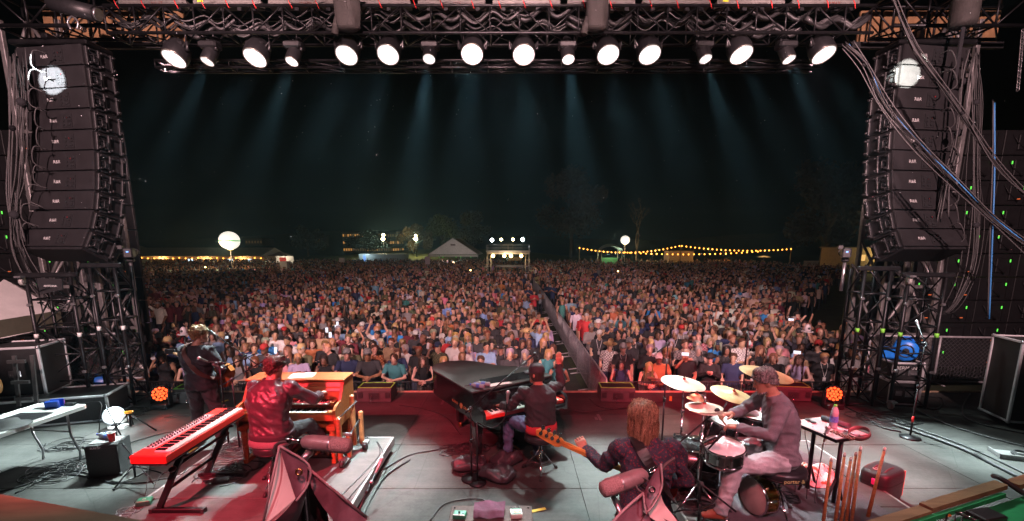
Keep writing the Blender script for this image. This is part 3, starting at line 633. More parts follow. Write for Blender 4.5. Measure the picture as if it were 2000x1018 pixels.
text('R A N D', .05, gp, t, TR(-.0035, .82, .70) @ RZ(-90) @ RX(90)); text('G R A N D', .05, gp, t, TR(-.0035, .44, .70) @ RZ(-90) @ RX(90))
part('emblem', t, gp, lambda b: b.cyl((-.004, .63, .70), (.0, .63, .70), .04, n=16))
def lyre(b):
    b.box((.60, .40, .1), (.3, .1, .06)); b.cyl((.5, .4, .1), (.5, .4, .6), .02); b.cyl((.7, .4, .1), (.7, .4, .6), .02)
part('pedal_lyre', t, gloss, lyre)
[part('pedal', t, mat('brass', (.5, .36, .14)), lambda b: b.box((x, .30, .06), (.03, .14, .012))) for x in (.52, .6, .68)]
# red stage piano inside the shell
t = thing('stage_piano', 'red electric stage piano set into the grand piano shell', 'keyboard', PO, PA_)
part('body', t, red_paint, lambda b: b.box((.67, .155, .70), (1.24, .28, .07), None, .008))
part('control_panel', t, mat('dark_panel', (.05, .05, .055), .4), lambda b: b.box((.60, .245, .738), (.75, .075, .006)))
e = bpy.data.objects.new('keys', None); COL.objects.link(e); e.parent = t
keyboard_keys(e, .14, .02, .742, 52, 1.06 / 52, .145)
for i in range(14):
    o = link('knob', kme, t); o.location = (.27 + i * .05, .25, .741)
def wbottle(loc, rz, label, lying=False, cap=blue_plastic, s=1.0):
    t = thing('water_bottle', label, 'bottle', loc, rz); M = (RX(-90) @ TR(0, 0, -.1) if lying else I4) @ Matrix.Scale(s, 4)
    M = (TR(0, 0, .033) if lying else I4) @ M
    part('body', t, mat('clear_plastic', (.62, .72, .8), .12, 0, .1, 20, trans=.6), lambda b: b.lathe([(.001, 0), (.03, 0), (.033, .01), (.031, .05), (.033, .09), (.031, .13), (.033, .15), (.02, .19), (.0125, .205)], 16, M))
    part('label_band', t, mat('blue_label', (.08, .16, .5), .4, 0, .6, 40), lambda b: b.lathe([(.0335, .06), (.0335, .115)], 16, M)); part('cap', t, cap, lambda b: b.lathe([(.0145, .2), (.0145, .222), (.001, .223)], 12, M))
    return t
LT = PO + RZ(PA_) @ Vector((.13, .38, .996))
wbottle(LT, 60, 'water bottle lying nearest the lid edge on the piano', True); wbottle(LT + Vector((.06, .08, 0)), 75, 'water bottle lying behind another bottle on the piano', True)
tag(part('sheet_music', None, mat('paper', (.7, .69, .66)), lambda b: b.grid(lambda a, c: Vector((.34 * a, .2 * c, .003 + .004 * math.sin(a * 5))), 8, 2)), 'white music sheets spread on the piano lid', 'paper').matrix_world = TR(*(PO + RZ(PA_) @ Vector((.30, .33, .996)))) @ RZ(PA_)
boom_stand('tall stand at the piano corner with long boom to the singer', (-.50, 5.30), .92, (.20, 5.62, 1.44), .02, kind='round', micm=mic_black)
t = thing('piano_microphone', 'silver ball microphone on a gooseneck above the piano keys', 'microphone', (-.42, 5.2, 0))
part('pole', t, black_metal, lambda b: b.cyl((0, 0, .02), (0, 0, .78), .01)); part('base', t, black_metal, lambda b: b.lathe([(.001, 0), (.11, 0), (.11, .012), (.015, .03)], 18))
part('gooseneck', t, black_metal, lambda b: b.tube(spline([(0, 0, .78), (.18, .03, .70), (.33, .08, .80), (.36, .1, 1.0)], 6), .008, 6)); part('microphone', t, mic_grille, lambda b: mic_head(b, TR(.36, .1, .98) @ rot_to((.1, .2, 1)), .027, .15))
# sandbags at the piano leg
for i, (u, v, rz, lab) in enumerate(((918, 915, 10, 'dark sandbag slumped at the piano leg'), (972, 935, -25, 'largest black sandbag in front of the piano mic stand'), (990, 905, 40, 'mauve-lit sandbag behind the largest one'))):
    def sb(b):
        def fn(a, c):
            th = 6.28319 * a; ph = math.pi * c; q = Vector((.23 * math.sin(ph) ** .6 * math.copysign(abs(math.cos(th)) ** .55, math.cos(th)), .15 * math.sin(ph) ** .6 * math.copysign(abs(math.sin(th)) ** .55, math.sin(th)), .085 - .085 * math.cos(ph)))
            q.z *= .75 + .5 * noise.noise((q.x * 6 + i * 3, q.y * 7, 1)) + .25 * (1 - abs(noise.noise((q.x * 14, q.y * 14, i))) * 2) * (c > .5)
            return Vector((q.x * (1 + .12 * noise.noise(q * 7)), q.y * (1 + .12 * noise.noise(q * 7 + Vector((5, 0, 0)))), max(0, q.z)))
        b.grid(fn, 40, 22); b.tube([(-.1, 0, .12), (-.05, 0, .17), (.05, .01, .16), (.1, 0, .12)], .012, 6)
    tag(part('sandbag', None, mat('sandbag_vinyl', (.035, .03, .036), .4, 0, .3, 8, .6, 18), sb), lab, 'sandbag').matrix_world = TR(*at(u, v, 0)) @ RZ(rz)
# ================================================================== PEDAL BOARD AT THE FRONT
t = thing('pedal_board', 'flat brown pedal board lying on the floor at the picture bottom', 'pedal board', at(960, 990, .1) + Vector((0, -.3, -.1)))
part('tray', t, mat('brown_carpet', (.09, .065, .06), .95, 0, .3, 30, .5, 200), lambda b: b.box((0, .12, .07), (.86, .42, .06), None, .01))
[part('rivet', t, chrome, lambda b: b.ball((x, y, .102), .011, 6, 4)) for x in (-.39, .39) for y in (.02, .27)]
t = thing('effect_pedal', 'dark green effect pedal on the left of the pedal board', 'effect pedal', at(898, 1005, .13) + Vector((0, 0, -.03)), -6)
part('box', t, mat('green_enamel', (.02, .16, .09)), lambda b: b.box((0, 0, .025), (.13, .10, .05), None, .006)); part('switch', t, chrome, lambda b: (b.cyl((0, -.02, .05), (0, -.02, .07), .012), b.cyl((.04, -.03, .05), (.04, -.03, .06), .008)))
part('stripe', t, white_print, lambda b: b.box((0, -.043, .0515), (.12, .012, .002)))
t = thing('effect_pedal', 'white and orange effect pedal on the right of the pedal board', 'effect pedal', at(1008, 1002, .13) + Vector((0, 0, -.03)), 6)
part('box', t, mat('pale_enamel', (.5, .52, .48), .4), lambda b: b.box((0, 0, .025), (.12, .12, .05), None, .006)); part('print', t, mat('orange_print', (.7, .16, .04), .5), lambda b: b.box((.012, -.01, .0515), (.07, .035, .002)))
part('stripe', t, mat('green_enamel', (.02, .16, .09)), lambda b: (b.box((.005, .045, .0515), (.1, .015, .002)), b.box((.0, -.045, .0515), (.1, .012, .002)))); text('101', .03, white_print, t, TR(.012, -.01, .054))
[part('jack', t, black_plastic, lambda b: b.cyl((x, .06, .03), (x, .1, .04), .008, n=6)) for x in (-.04, 0, .04)]
def cloth_on_board(b):
    def fn(a, c): return Vector((-.155 + .31 * a + .02 * c * (a - .3), -.1 + .24 * c, .06 + .01 * math.sin(a * 9 + c * 4) - (.06 * max(0, .25 - c) * 3) - .05 * max(0, .12 - a)))
    b.grid(fn, 20, 16); b.grid(lambda a, c: fn(a, c) - Vector((0, 0, .03)), 2, 2)
tag(part('folded_towel', None, mat('maroon_towel', (.09, .02, .045), .95, 0, .3, 12, .5, 150), cloth_on_board), 'folded maroon towel on the middle of the pedal board', 'towel').location = at(955, 1000, .13) + Vector((0, 0, -.02))
# ================================================================== PEOPLE
def skin_mat(name, col): 
    m = mat(name, col, .5, 0, .12, 30); m.node_tree.nodes['Principled BSDF'].inputs['Subsurface Weight'].default_value = 0.0; return m
eye_dark = mat('eye_dark', (.03, .02, .018), .3, 0, 0); lip = mat('lip', (.32, .12, .1), .5, 0, 0)
HEADR = [(-.118, .024, .086, .040), (-.104, .043, .097, -.005), (-.075, .056, .095, -.055), (-.04, .066, .093, -.080), (0, .073, .094, -.093), (.035, .077, .093, -.098), (.07, .074, .085, -.093), (.097, .059, .063, -.074), (.112, .036, .034, -.046), (.118, .006, .0, -.012)]
def ring3(c, ex, ey, a, bf, bb, n, p=2.3):
    out = []
    for i in range(n):
        th = 6.28319 * i / n; co, si = math.cos(th), math.sin(th)
        x = a * math.copysign(abs(co) ** (2 / p), co); y = (bf if si > 0 else bb) * math.copysign(abs(si) ** (2 / p), si)
        out.append(c + ex * x + ey * y)
    return out
def frame(f, u=(0, 0, 1)):
    f = Vector(f).normalized(); u = Vector(u); r = f.cross(u).normalized(); u = r.cross(f).normalized(); return r, f, u
def head_src(b, hc, hf, hu, n=14, s=1.0, detail=True):
    r, f, u = frame(hf, hu); b.mi = 0
    b.loft([ring3(hc + u * z * s + f * ((yf + yb) / 2) * s, r, f, w * s, (yf - yb) / 2 * s, (yf - yb) / 2 * s, n) for z, w, yf, yb in HEADR], True, None, True)
    if detail:
        b.loft([[hc + (r * x + f * y + u * z) * s for x, y, z in q] for q in ([(-.008, .09, .022), (.008, .09, .022), (.006, .097, .022), (-.006, .097, .022)], [(-.014, .088, -.015), (.014, .088, -.015), (.008, .112, -.012), (-.008, .112, -.012)], [(-.019, .085, -.034), (.019, .085, -.034), (.012, .119, -.031), (-.012, .119, -.031)], [(-.012, .085, -.044), (.012, .085, -.044), (.006, .1, -.042), (-.006, .1, -.042)])], True)
        for sg in (-1, 1):
            b.ball(hc + (r * sg * .077 + f * -.012 + u * -.005) * s, (.014 * s, .02 * s, .032 * s), 8, 6)
            b.ball(hc + (r * sg * .033 + f * .083 + u * .030) * s, (.026 * s, .014 * s, .008 * s), 8, 5)
def face_post(b, hc, hf, hu, s, ie, il):
    r, f, u = frame(hf, hu); M = Matrix((( *r, 0), (*f, 0), (*u, 0), (0, 0, 0, 1))).transposed(); M = TR(*hc) @ M.to_4x4() @ Matrix.Scale(s, 4)
    b.mi = ie
    for sg in (-1, 1): b.ball((sg * .032, .0905, .009), (.0115, .006, .0055), 8, 5, M); b.ball((sg * .033, .0945, .030), (.019, .005, .0035), 8, 4, M)
    b.mi = il; b.ball((0, .0965, -.068), (.023, .006, .007), 8, 5, M)
def limb(b, pts, rad, n, mi, flat=1.0):
    """lofted limb through joints, radii given along it"""
    b.mi = mi; P = [Vector(p) for p in pts]; seg = [(P[i + 1] - P[i]).length for i in range(len(P) - 1)]
    rings = []; prev = None
    path = []
    for i in range(len(P) - 1):
        m = len(rad[i])
        for k in range(m):
            if i > 0 and k == 0: continue
            path.append((P[i].lerp(P[i + 1], k / (m - 1)), rad[i][k]))
    # soften the bends
    pts2 = [p for p, _ in path]
    for i, (p, rr) in enumerate(path):
        d = (pts2[min(i + 1, len(path) - 1)] - pts2[max(i - 1, 0)]).normalized()
        if prev is None: a = d.cross(Vector((.3, 1, .2)))
        else: a = prev - d * prev.dot(d)
        a.normalize(); prev = a; c = d.cross(a)
        rings.append([p + (a * math.cos(6.28319 * j / n) + c * math.sin(6.28319 * j / n)) * rr for j in range(n)])
    b.loft(rings, True, None, True)
def hand(b, wr, d, pn, side, mi=0, curl=.5, s=1.0, spread=.0, n=5):
    """palm, four fingers and a thumb. d: along the hand, pn: out of the palm, side=+1 puts the thumb on +(d x pn)"""
    d = Vector(d).normalized(); pn = Vector(pn); pn = (pn - d * pn.dot(d)).normalized(); x = d.cross(pn) * side; b.mi = mi; wr = Vector(wr)
    b.loft([[wr + d * l * s + x * a * w * s + pn * c * t_ * s for a, c in ((-1, -.6), (-.6, -1), (.6, -1), (1, -.6), (1, .6), (.6, 1), (-.6, 1), (-1, .6))] for l, w, t_ in ((-.02, .026, .02), (.02, .034, .016), (.06, .042, .015), (.088, .041, .012))], True, None, True)
    for k, (off, ln) in enumerate(((.032, .068), (.011, .078), (-.011, .072), (-.031, .056))):
        q = wr + d * .083 * s + x * off * s; dd = (d + x * (off * spread * 8)).normalized(); pts = [q]; ang = curl * .5
        for j in range(3):
            dd2 = dd * math.cos(ang) + pn * math.sin(ang); pts.append(pts[-1] + dd2 * ln * s * (.42, .33, .25)[j]); ang += curl * .75
        b.tube(pts, [.0098 * s, .0095 * s, .0085 * s, .006 * s], n)
    q = wr + d * .022 * s + x * .032 * s; b.tube([q, q + (x * .75 + d * .6 + pn * .2).normalized() * .036 * s, q + (x * .75 + d * .6 + pn * .2).normalized() * .036 * s + (x * .35 + d * .85 + pn * .35 * curl).normalized() * .034 * s, q + (x * .9 + d * 1.5 + pn * .5).normalized() * .09 * s], [.014 * s, .012 * s, .0105 * s, .007 * s], n)
def body_src(J, o):
    """unfused surface of a posed figure. o: options"""
    b = MB(); b.smooth = True; n = o.get('n', 12); bulk = o.get('bulk', 1.0); fem = o.get('fem', 0); jk = o.get('jacket', 0.0)
    pel, nck = Vector(J['pel']), Vector(J['nck']); wst = Vector(J.get('wst', pel.lerp(nck, .33))); chs = Vector(J.get('chs', pel.lerp(nck, .66)))
    shL, shR, hpL, hpR = (Vector(J[k]) for k in ('shL', 'shR', 'hipL', 'hipR'))
    sx = (shR - shL).normalized(); hx = (hpR - hpL).normalized()
    up = (nck - pel).normalized()
    def RG(c, ex, d, a, f_, bk, nn=18):
        ex = Vector(ex); d = Vector(d).normalized(); ey = d.cross(ex).normalized(); ex = ey.cross(d).normalized()
        return ring3(Vector(c), ex, ey, a * bulk, f_ * bulk, bk * bulk, nn, 2.5)
    mid = (hx + sx).normalized()
    wk, hk, ck = (.86, 1.06, .93) if fem else (1, 1, 1)
    lo = o.get('hem', 0.0)
    b.mi = 2; b.loft([RG(pel - up * .1, hx, up, .12 * hk, .09, .10), RG(pel - up * .04, hx, up, .165 * hk, .11, .125), RG(pel + up * .05, hx, up, .165 * hk, .11, .12), RG(pel + up * .12, hx, up, .15 * wk, .1, .1)], True, None, True)
    b.mi = 1; j = 1 + jk
    R_ = [RG(pel + up * (.02 - lo), hx, up, .170 * hk * j, .122 * j, .128 * j), RG(pel + up * .10, hx, up, .163 * j, .118 * j, .118 * j), RG(wst, mid, (chs - pel), .150 * wk * j, .112 * j, .105 * j), RG(wst.lerp(chs, .55), mid, (chs - wst), .164 * ck * j, .122 * j, .115 * j), RG(chs, sx, (nck - wst), .178 * ck * j, .125 * j + .012 * fem, .122 * j), RG(chs.lerp(nck, .42), sx, (nck - chs), .176 * ck * j, .10 * j, .108 * j), RG(chs.lerp(nck, .72), sx, (nck - chs), .135 * j, .075 * j, .085 * j), RG(chs.lerp(nck, .97), sx, (nck - chs), .075, .058, .065)]
    b.loft(R_, True, None, True)
    hc = Vector(J['hd']); hf = Vector(J['hf']); hu = Vector(J.get('hu', (0, 0, 1))); r, f, u = frame(hf, hu); hs = o.get('hs', 1.0)
    nb = chs.lerp(nck, .85); nt_ = hc - u * .05 * hs - f * .015
    b.mi = 0; b.loft([ring3(nb.lerp(nt_, k), r, (f + Vector((0, 0, .0))).normalized(), w * (1 - .12 * fem), w, w, 12) for k, w in ((0, .066), (.35, .058), (.7, .056), (1, .055))], True, None, True)
    head_src(b, hc, hf, hu, 16, hs)
    sl = o.get('sleeve', 'long'); e = 1 + (.16 if sl == 'long' else 0) + jk
    for s_ in ('L', 'R'):
        sh, el, wr = Vector(J['sh' + s_]), Vector(J['el' + s_]), Vector(J['wr' + s_]); k = .9 if fem else 1.0
        ins = sh + (nck - sh) * .28 - up * .02
        if sl == 'long':
            limb(b, [ins, sh, el, wr], [[.055 * k * e, .063 * k * e], [.063 * k * e, .056 * k * e, .05 * k * e, .047 * k * e], [.047 * k * e, .046 * k * e, .040 * k * e, .033 * k * e]], n, 1)
            limb(b, [el.lerp(wr, .8), wr + (wr - el).normalized() * .03], [[.028 * k, .026 * k]], n, 0)
        elif sl == 'short':
            limb(b, [ins, sh, sh.lerp(el, .72)], [[.058 * k, .067 * k], [.067 * k, .062 * k, .058 * k]], n, 1)
            limb(b, [sh.lerp(el, .4), el, wr], [[.046 * k, .042 * k, .040 * k], [.040 * k, .041 * k, .034 * k, .026 * k]], n, 0)
        else:
            limb(b, [ins, sh], [[.055 * k, .055 * k]], n, 1)
            limb(b, [ins.lerp(sh, .6), sh, el, wr], [[.045 * k, .052 * k], [.052 * k, .045 * k, .040 * k], [.040 * k, .040 * k, .033 * k, .025 * k]], n, 0)
        hp, kn, an = Vector(J['hip' + s_]), Vector(J['kn' + s_]), Vector(J['an' + s_]); q = o.get('leg', 1.0)
        limb(b, [hp + (pel - hp) * .15 + up * .04, hp, kn, an], [[.085 * q, .096 * q], [.096 * q, .086 * q, .07 * q, .062 * q], [.062 * q, .062 * q, .052 * q, .048 * q]], n, 2)
        to = Vector(J['to' + s_]); dfr = (to - an); dfr.z = 0; dfr.normalize(); rr = dfr.cross(Vector((0, 0, 1))); b.mi = 3
        hz_ = an - Vector((0, 0, .07)) - dfr * .06
        b.loft([ring3(hz_ + dfr * l + Vector((0, 0, h / 2)), rr, Vector((0, 0, 1)), w, h / 2, h / 2, 10, 3) for l, w, h in ((0, .03, .06), (.03, .038, .09), (.09, .04, .10), (.15, .044, .075), (.21, .045, .055), (.26, .03, .04))], True, None, True)
    return b
def fuse(b, voxel, decimate=1.0, smooth=2, folds=0.0, fmats=(1, 2)):
    """one continuous surface out of the joined lofts; materials follow the nearest source face"""
    me = b.mesh('src', [black_paint] * 4); o = bpy.data.objects.new('src', me); COL.objects.link(o)
    m = o.modifiers.new('r', 'REMESH'); m.mode = 'VOXEL'; m.voxel_size = voxel
    if smooth: m = o.modifiers.new('s', 'SMOOTH'); m.iterations = smooth; m.factor = .5
    if decimate < 1: m = o.modifiers.new('d', 'DECIMATE'); m.ratio = decimate
    dg = bpy.context.evaluated_depsgraph_get(); ev = o.evaluated_get(dg); em = ev.to_mesh()
    vs = [v.co.copy() for v in em.vertices]; fs = [tuple(p.vertices) for p in em.polygons]; nr = [v.normal.copy() for v in em.vertices]; ev.to_mesh_clear()
    bvh = BVHTree.FromPolygons([Vector(v) for v in b.v], b.f); vm = []
    for v in vs: h = bvh.find_nearest(v); vm.append(b.m[h[2]] if h[2] is not None else 1)
    if folds:
        for i, v in enumerate(vs):
            if vm[i] in fmats:
                q = noise.noise(Vector((v.x * 8, v.y * 8, v.z * 15))) * .6 + noise.noise(Vector((v.x * 24 + 7, v.y * 24, v.z * 10))) * .35
                q2 = (1 - abs(noise.noise(Vector((v.x * 5 + 3, v.y * 5, v.z * 15 + v.x * 12)))) * 2.4) * 1.3 + (1 - abs(noise.noise(Vector((v.x * 13 + v.z * 6, v.y * 13, v.z * 5 + 9)))) * 2.4) * .7
                vs[i] = v + nr[i] * folds * (q + .7 * q2 - .3)
    out = MB(); out.smooth = True
    out.v = [tuple(v) for v in vs]; out.f = fs; out.sm = [True] * len(fs)
    for f in fs:
        c = [vm[i] for i in f]; out.m.append(max(set(c), key=c.count))
    bpy.data.objects.remove(o); bpy.data.meshes.remove(me)
    return out
def hair_mesh(hc, hf, hu, s, style, nu=26, nv=12, seed=0, rough=.012):
    r, f, u = frame(hf, hu); b = MB(); b.smooth = True
    def edge(a):      # a: angle from the front, 0..pi ; returns lower end height
        k = abs(a) / math.pi
        if style == 'short': return .068 - .06 * min(1, k * 2.2) - .085 * max(0, (k - .5) * 2)
        if style == 'bob': return .055 - .19 * min(1, max(0, (k - .16) * 3.2))
        if style == 'long': return .05 - .34 * min(1, max(0, (k - .16) * 3.4)) - .05 * k
        if style == 'shag': return .02 - .20 * min(1, max(0, (k - .12) * 3)) - .03 * k
        if style == 'tied': return .06 - .14 * min(1, k * 1.9)
        return .06 - .1 * k
    th = {'short': .018, 'bob': .026, 'long': .026, 'shag': .024, 'tied': .012, 'curly': .032}.get(style, .02)
    def shell(a, t):
        z1 = edge(a); z = .128 - (.128 - z1) * t ** 1.15
        zz = max(-.118, min(.118, z))
        for i in range(len(HEADR) - 1):
            if HEADR[i][0] <= zz <= HEADR[i + 1][0]:
                k = (zz - HEADR[i][0]) / (HEADR[i + 1][0] - HEADR[i][0]); w, yf, yb = [HEADR[i][q] * (1 - k) + HEADR[i + 1][q] * k for q in (1, 2, 3)]; break
        if z < .0: w = max(w, .074 + .0); yb = min(yb, -.09 + .02 * min(1, -z * 3)); 
        fl = .05 * max(0, -z - .06) if style in ('long', 'bob') else 0
        tt = th * min(1, .35 + t * 3) * (1 if t < .95 else .8)
        c_, s_ = math.cos(a), math.sin(a); yy = (yf if c_ > 0 else -yb)
        p = Vector((s_ * (w + tt + fl), c_ * (yy + tt * (.6 if c_ > 0 else 1)), min(z, .12) + (tt if z > .1 else 0)))
        nz = noise.noise(Vector((s_ * 5 + seed, c_ * 5, z * 9))) * rough * 1.2 + noise.noise(Vector((s_ * 16 + seed, c_ * 16, z * 12))) * rough * .8
        return hc + (r * p.x + f * p.y + u * p.z) * s + (r * s_ + f * c_ + u * .3) * nz
    b.grid(lambda i, j: shell(-math.pi + 6.28319 * i, .04 + .96 * j), nu, nv)
    return b, shell
def add_strands(b, shell, n, rad, curl=0.0, seed=1, ln=.5):
    rs = random.Random(seed)
    for k in range(n):
        a = rs.uniform(-math.pi, math.pi); t0 = rs.uniform(.02, .75); t1 = min(1.06, t0 + rs.uniform(.2, ln)); pts = []
        for i in range(5):
            t = t0 + (t1 - t0) * i / 4; p = shell(a + curl * math.sin(i * 2.2 + k) + .05 * i * rs.uniform(-1, 1), min(t, 1.05)); c = shell(a, min(t, 1)); 
            pts.append(p + Vector((rs.uniform(-1, 1), rs.uniform(-1, 1), rs.uniform(-.6, .8))) * (.006 + curl * .012))
        b.tube(pts, [rad, rad, rad * .9, rad * .7, rad * .2], 4)
def hair_material(name, col, c2):
    m = mat(name, col, .45, 0, 0); n = m.node_tree.nodes; l = m.node_tree.links; b = n['Principled BSDF']
    tc = n.new('ShaderNodeTexCoord'); mp = n.new('ShaderNodeMapping'); mp.inputs['Scale'].default_value = (70, 70, 6); t = n.new('ShaderNodeTexNoise'); t.inputs['Scale'].default_value = 1; t.inputs['Detail'].default_value = 3
    l.new(tc.outputs['Object'], mp.inputs[0]); l.new(mp.outputs[0], t.inputs['Vector']); r = n.new('ShaderNodeValToRGB'); e = r.color_ramp.elements
    e[0].position = .35; e[0].color = (*col, 1); e[1].position = .68; e[1].color = (*c2, 1); l.new(t.outputs['Fac'], r.inputs['Fac']); l.new(r.outputs[0], b.inputs['Base Color'])
    bp = n.new('ShaderNodeBump'); bp.inputs['Strength'].default_value = .6; bp.inputs['Distance'].default_value = .01; l.new(t.outputs['Fac'], bp.inputs['Height']); l.new(bp.outputs[0], b.inputs['Normal'])
    return m
def musician(label, loc, rz, J, o, mats, hands, voxel=.011, face=True):
    b = fuse(body_src(J, o), voxel, 1.0, 2, o.get('folds', .006))
    for (wr, d, pn, side, curl) in hands: hand(b, J[wr], d, pn, side, 0, curl, 1.02, n=6)
    if face: face_post(b, Vector(J['hd']), J['hf'], J.get('hu', (0, 0, 1)), o.get('hs', 1), 4, 5)
    me = b.mesh('person', mats + [eye_dark, lip]); p = link('person', me); p.location = loc; p.rotation_euler = (0, 0, R(rz))
    return tag(p, label, 'person')
skin1 = skin_mat('skin_fair', (.50, .27, .19)); skin2 = skin_mat('skin_tan', (.42, .21, .14))
denim = mat('blue_denim', (.06, .09, .17), .85, 0, .35, 9, .35, 220); dark_jeans = mat('dark_jeans', (.035, .035, .04), .85, 0, .3, 9, .35, 200)
shoe = mat('shoe_dark', (.03, .022, .02), .5, 0, .2)
# ---- standing guitarist (seen from behind)
J = dict(pel=(0, 0, .96), wst=(0, -.005, 1.11), chs=(0, -.02, 1.28), nck=(.0, -.01, 1.50), hd=(.03, .04, 1.635), hf=(.45, 1, -.02), shL=(-.19, -.01, 1.43), shR=(.19, .0, 1.43), elL=(-.30, .10, 1.18), elR=(.31, .02, 1.16), wrL=(-.24, .32, 1.14), wrR=(.14, .24, 1.05),
         hipL=(-.095, 0, .92), hipR=(.095, 0, .92), knL=(-.14, .03, .50), knR=(.15, .05, .50), anL=(-.16, -.02, .08), anR=(.20, .0, .08), toL=(-.2, .2, 0), toR=(.28, .2, 0))
GL = Vector((-4.37, 6.24, 0))
dark_shirt = mat('dark_overshirt', (.022, .02, .026), .85, 0, .35, 9, .4, 120)
g = musician('person standing in a dark shirt with a guitar strap, seen from behind at the left', GL, -6, J, dict(sleeve='long', jacket=.06, hem=.10, bulk=1.12, folds=.012, leg=1.2), [skin1, dark_shirt, dark_jeans, shoe], [('wrL', (.2, .8, .1), (.6, 0, .3), 1, .9), ('wrR', (-.6, .6, -.4), (-.3, .2, -.6), -1, .7)])
hb, shl = hair_mesh(Vector(J['hd']), J['hf'], (0, 0, 1), 1.0, 'short', 40, 16, 3, .016); add_strands(hb, shl, 420, .004, .12, 5, .4)
hb.obj('hair', hair_material('sandy_hair', (.13, .07, .03), (.38, .22, .10)), g)
t = thing('acoustic_guitar', 'guitar held by the standing guitarist, mostly hidden by his body', 'guitar', GL, -6)
def gbody(b):
    pts = [(0, -.22), (.13, -.2), (.185, -.11), (.17, -.02), (.12, .05), (.135, .14), (.12, .2), (0, .22)]; ol = pts + [(-x, y) for x, y in pts[-2:0:-1]]
    b.prism(ol, -.045, .045, TR(.10, .22, 1.04) @ RZ(0) @ RX(90) @ RZ(68))
part('body', t, mat('guitar_sunburst', (.30, .10, .03), .25, 0, .3, 5, coat=.5), gbody)
part('neck', t, mat('guitar_neck', (.2, .1, .05), .4), lambda b: b.cyl((-.05, .23, 1.09), (-.62, .28, 1.30), .022, .02, 8)); part('head_stock', t, black_paint, lambda b: b.box((-.68, .285, 1.32), (.16, .02, .07), None))
def strap_fn(b, pts, w=.055, th=.005, nrm=Vector((0, -1, .15))):
    P = spline(pts, 6); rings = []
    for i, p in enumerate(P):
        d = (P[min(i + 1, len(P) - 1)] - P[max(i - 1, 0)]).normalized(); nn = nrm if not callable(nrm) else nrm(p); x = d.cross(nn).normalized() * w / 2; q = x.cross(d).normalized() * th
        rings.append([p - x - q, p + x - q, p + x + q, p - x + q])
    b.loft(rings, True, None, False)
part('strap', t, mat('brown_strap', (.07, .025, .018), .6, 0, .2), lambda b: strap_fn(b, [(-.07, .10, 1.515), (-.085, -.06, 1.515), (-.07, -.150, 1.42), (.02, -.178, 1.28), (.11, -.172, 1.16), (.19, -.11, 1.08), (.22, .02, 1.02), (.2, .2, 1.0)], .06, .006, lambda p: Vector((p.x * 1.2, p.y - .0, .25 if p.z < 1.5 else 2))))
# ---- organ player (seated, from behind)
J = dict(pel=(0, .0, .62), wst=(-.01, -.005, .78), chs=(-.02, .035, .97), nck=(-.02, .11, 1.19), hd=(-.005, .175, 1.315), hf=(.05, 1, -.28), hu=(0, .2, 1), shL=(-.205, .09, 1.12), shR=(.195, .10, 1.12), elL=(-.30, .17, .84), elR=(.36, .27, .93), wrL=(-.20, .40, .80), wrR=(.30, .54, .90),
         hipL=(-.10, .04, .60), hipR=(.10, .04, .60), knL=(-.17, .42, .56), knR=(.21, .40, .57), anL=(-.16, .42, .12), anR=(.36, .58, .20), toL=(-.16, .62, .03), toR=(.46, .76, .12))
bomber = mat('bomber_jacket', (.055, .035, .045), .38, 0, .25, 7, .25, 40, spec=.6)
g = musician('person in a satin bomber jacket seated at the organ', ORG_SEAT, -4, J, dict(sleeve='long', jacket=.13, hem=.03, bulk=1.16, folds=.011, leg=1.15), [skin1, bomber, mat('black_trousers', (.025, .024, .027), .85, 0, .3, 8, .3, 150), mat('tan_sole_shoe', (.1, .06, .04), .5)], [('wrL', (0, 1, -.1), (0, 0, -1), -1, .5), ('wrR', (-.1, 1, -.05), (0, 0, -1), 1, .5)], face=True)
hb, shl = hair_mesh(Vector(J['hd']), J['hf'], J['hu'], 1.0, 'short', 44, 18, 9, .028); add_strands(hb, shl, 650, .0045, .35, 8, .35)
hb.obj('hair', hair_material('dark_curls', (.02, .014, .012), (.10, .06, .05)), g)
part('collar', g, bomber, lambda b: b.torus((-.02, .12, 1.195), .078, .022, 24, 8, TR(0, 0, 0)))
part('hem_band', g, mat('ribbed_band', (.035, .02, .028), .8, 0, .3, 60), lambda b: b.loft([ring3(Vector((0, .0, z)), Vector((1, 0, 0)), Vector((0, 1, 0)), .232 * k, .176 * k, .180 * k, 28) for z, k in ((.585, .97), (.60, 1.0), (.635, 1.0), (.655, .98))], True, None, True))
part('shirt_tail', g, mat('grey_shirt', (.16, .13, .14), .85, 0, .2, 8, .3, 60), lambda b: b.loft([ring3(Vector((0, -.01, z)), Vector((1, 0, 0)), Vector((0, 1, 0)), .226 * k, .17 * k, .185 * k, 28) for z, k in ((.515, 1.0), (.545, 1.03), (.59, .97))], True, None, True))
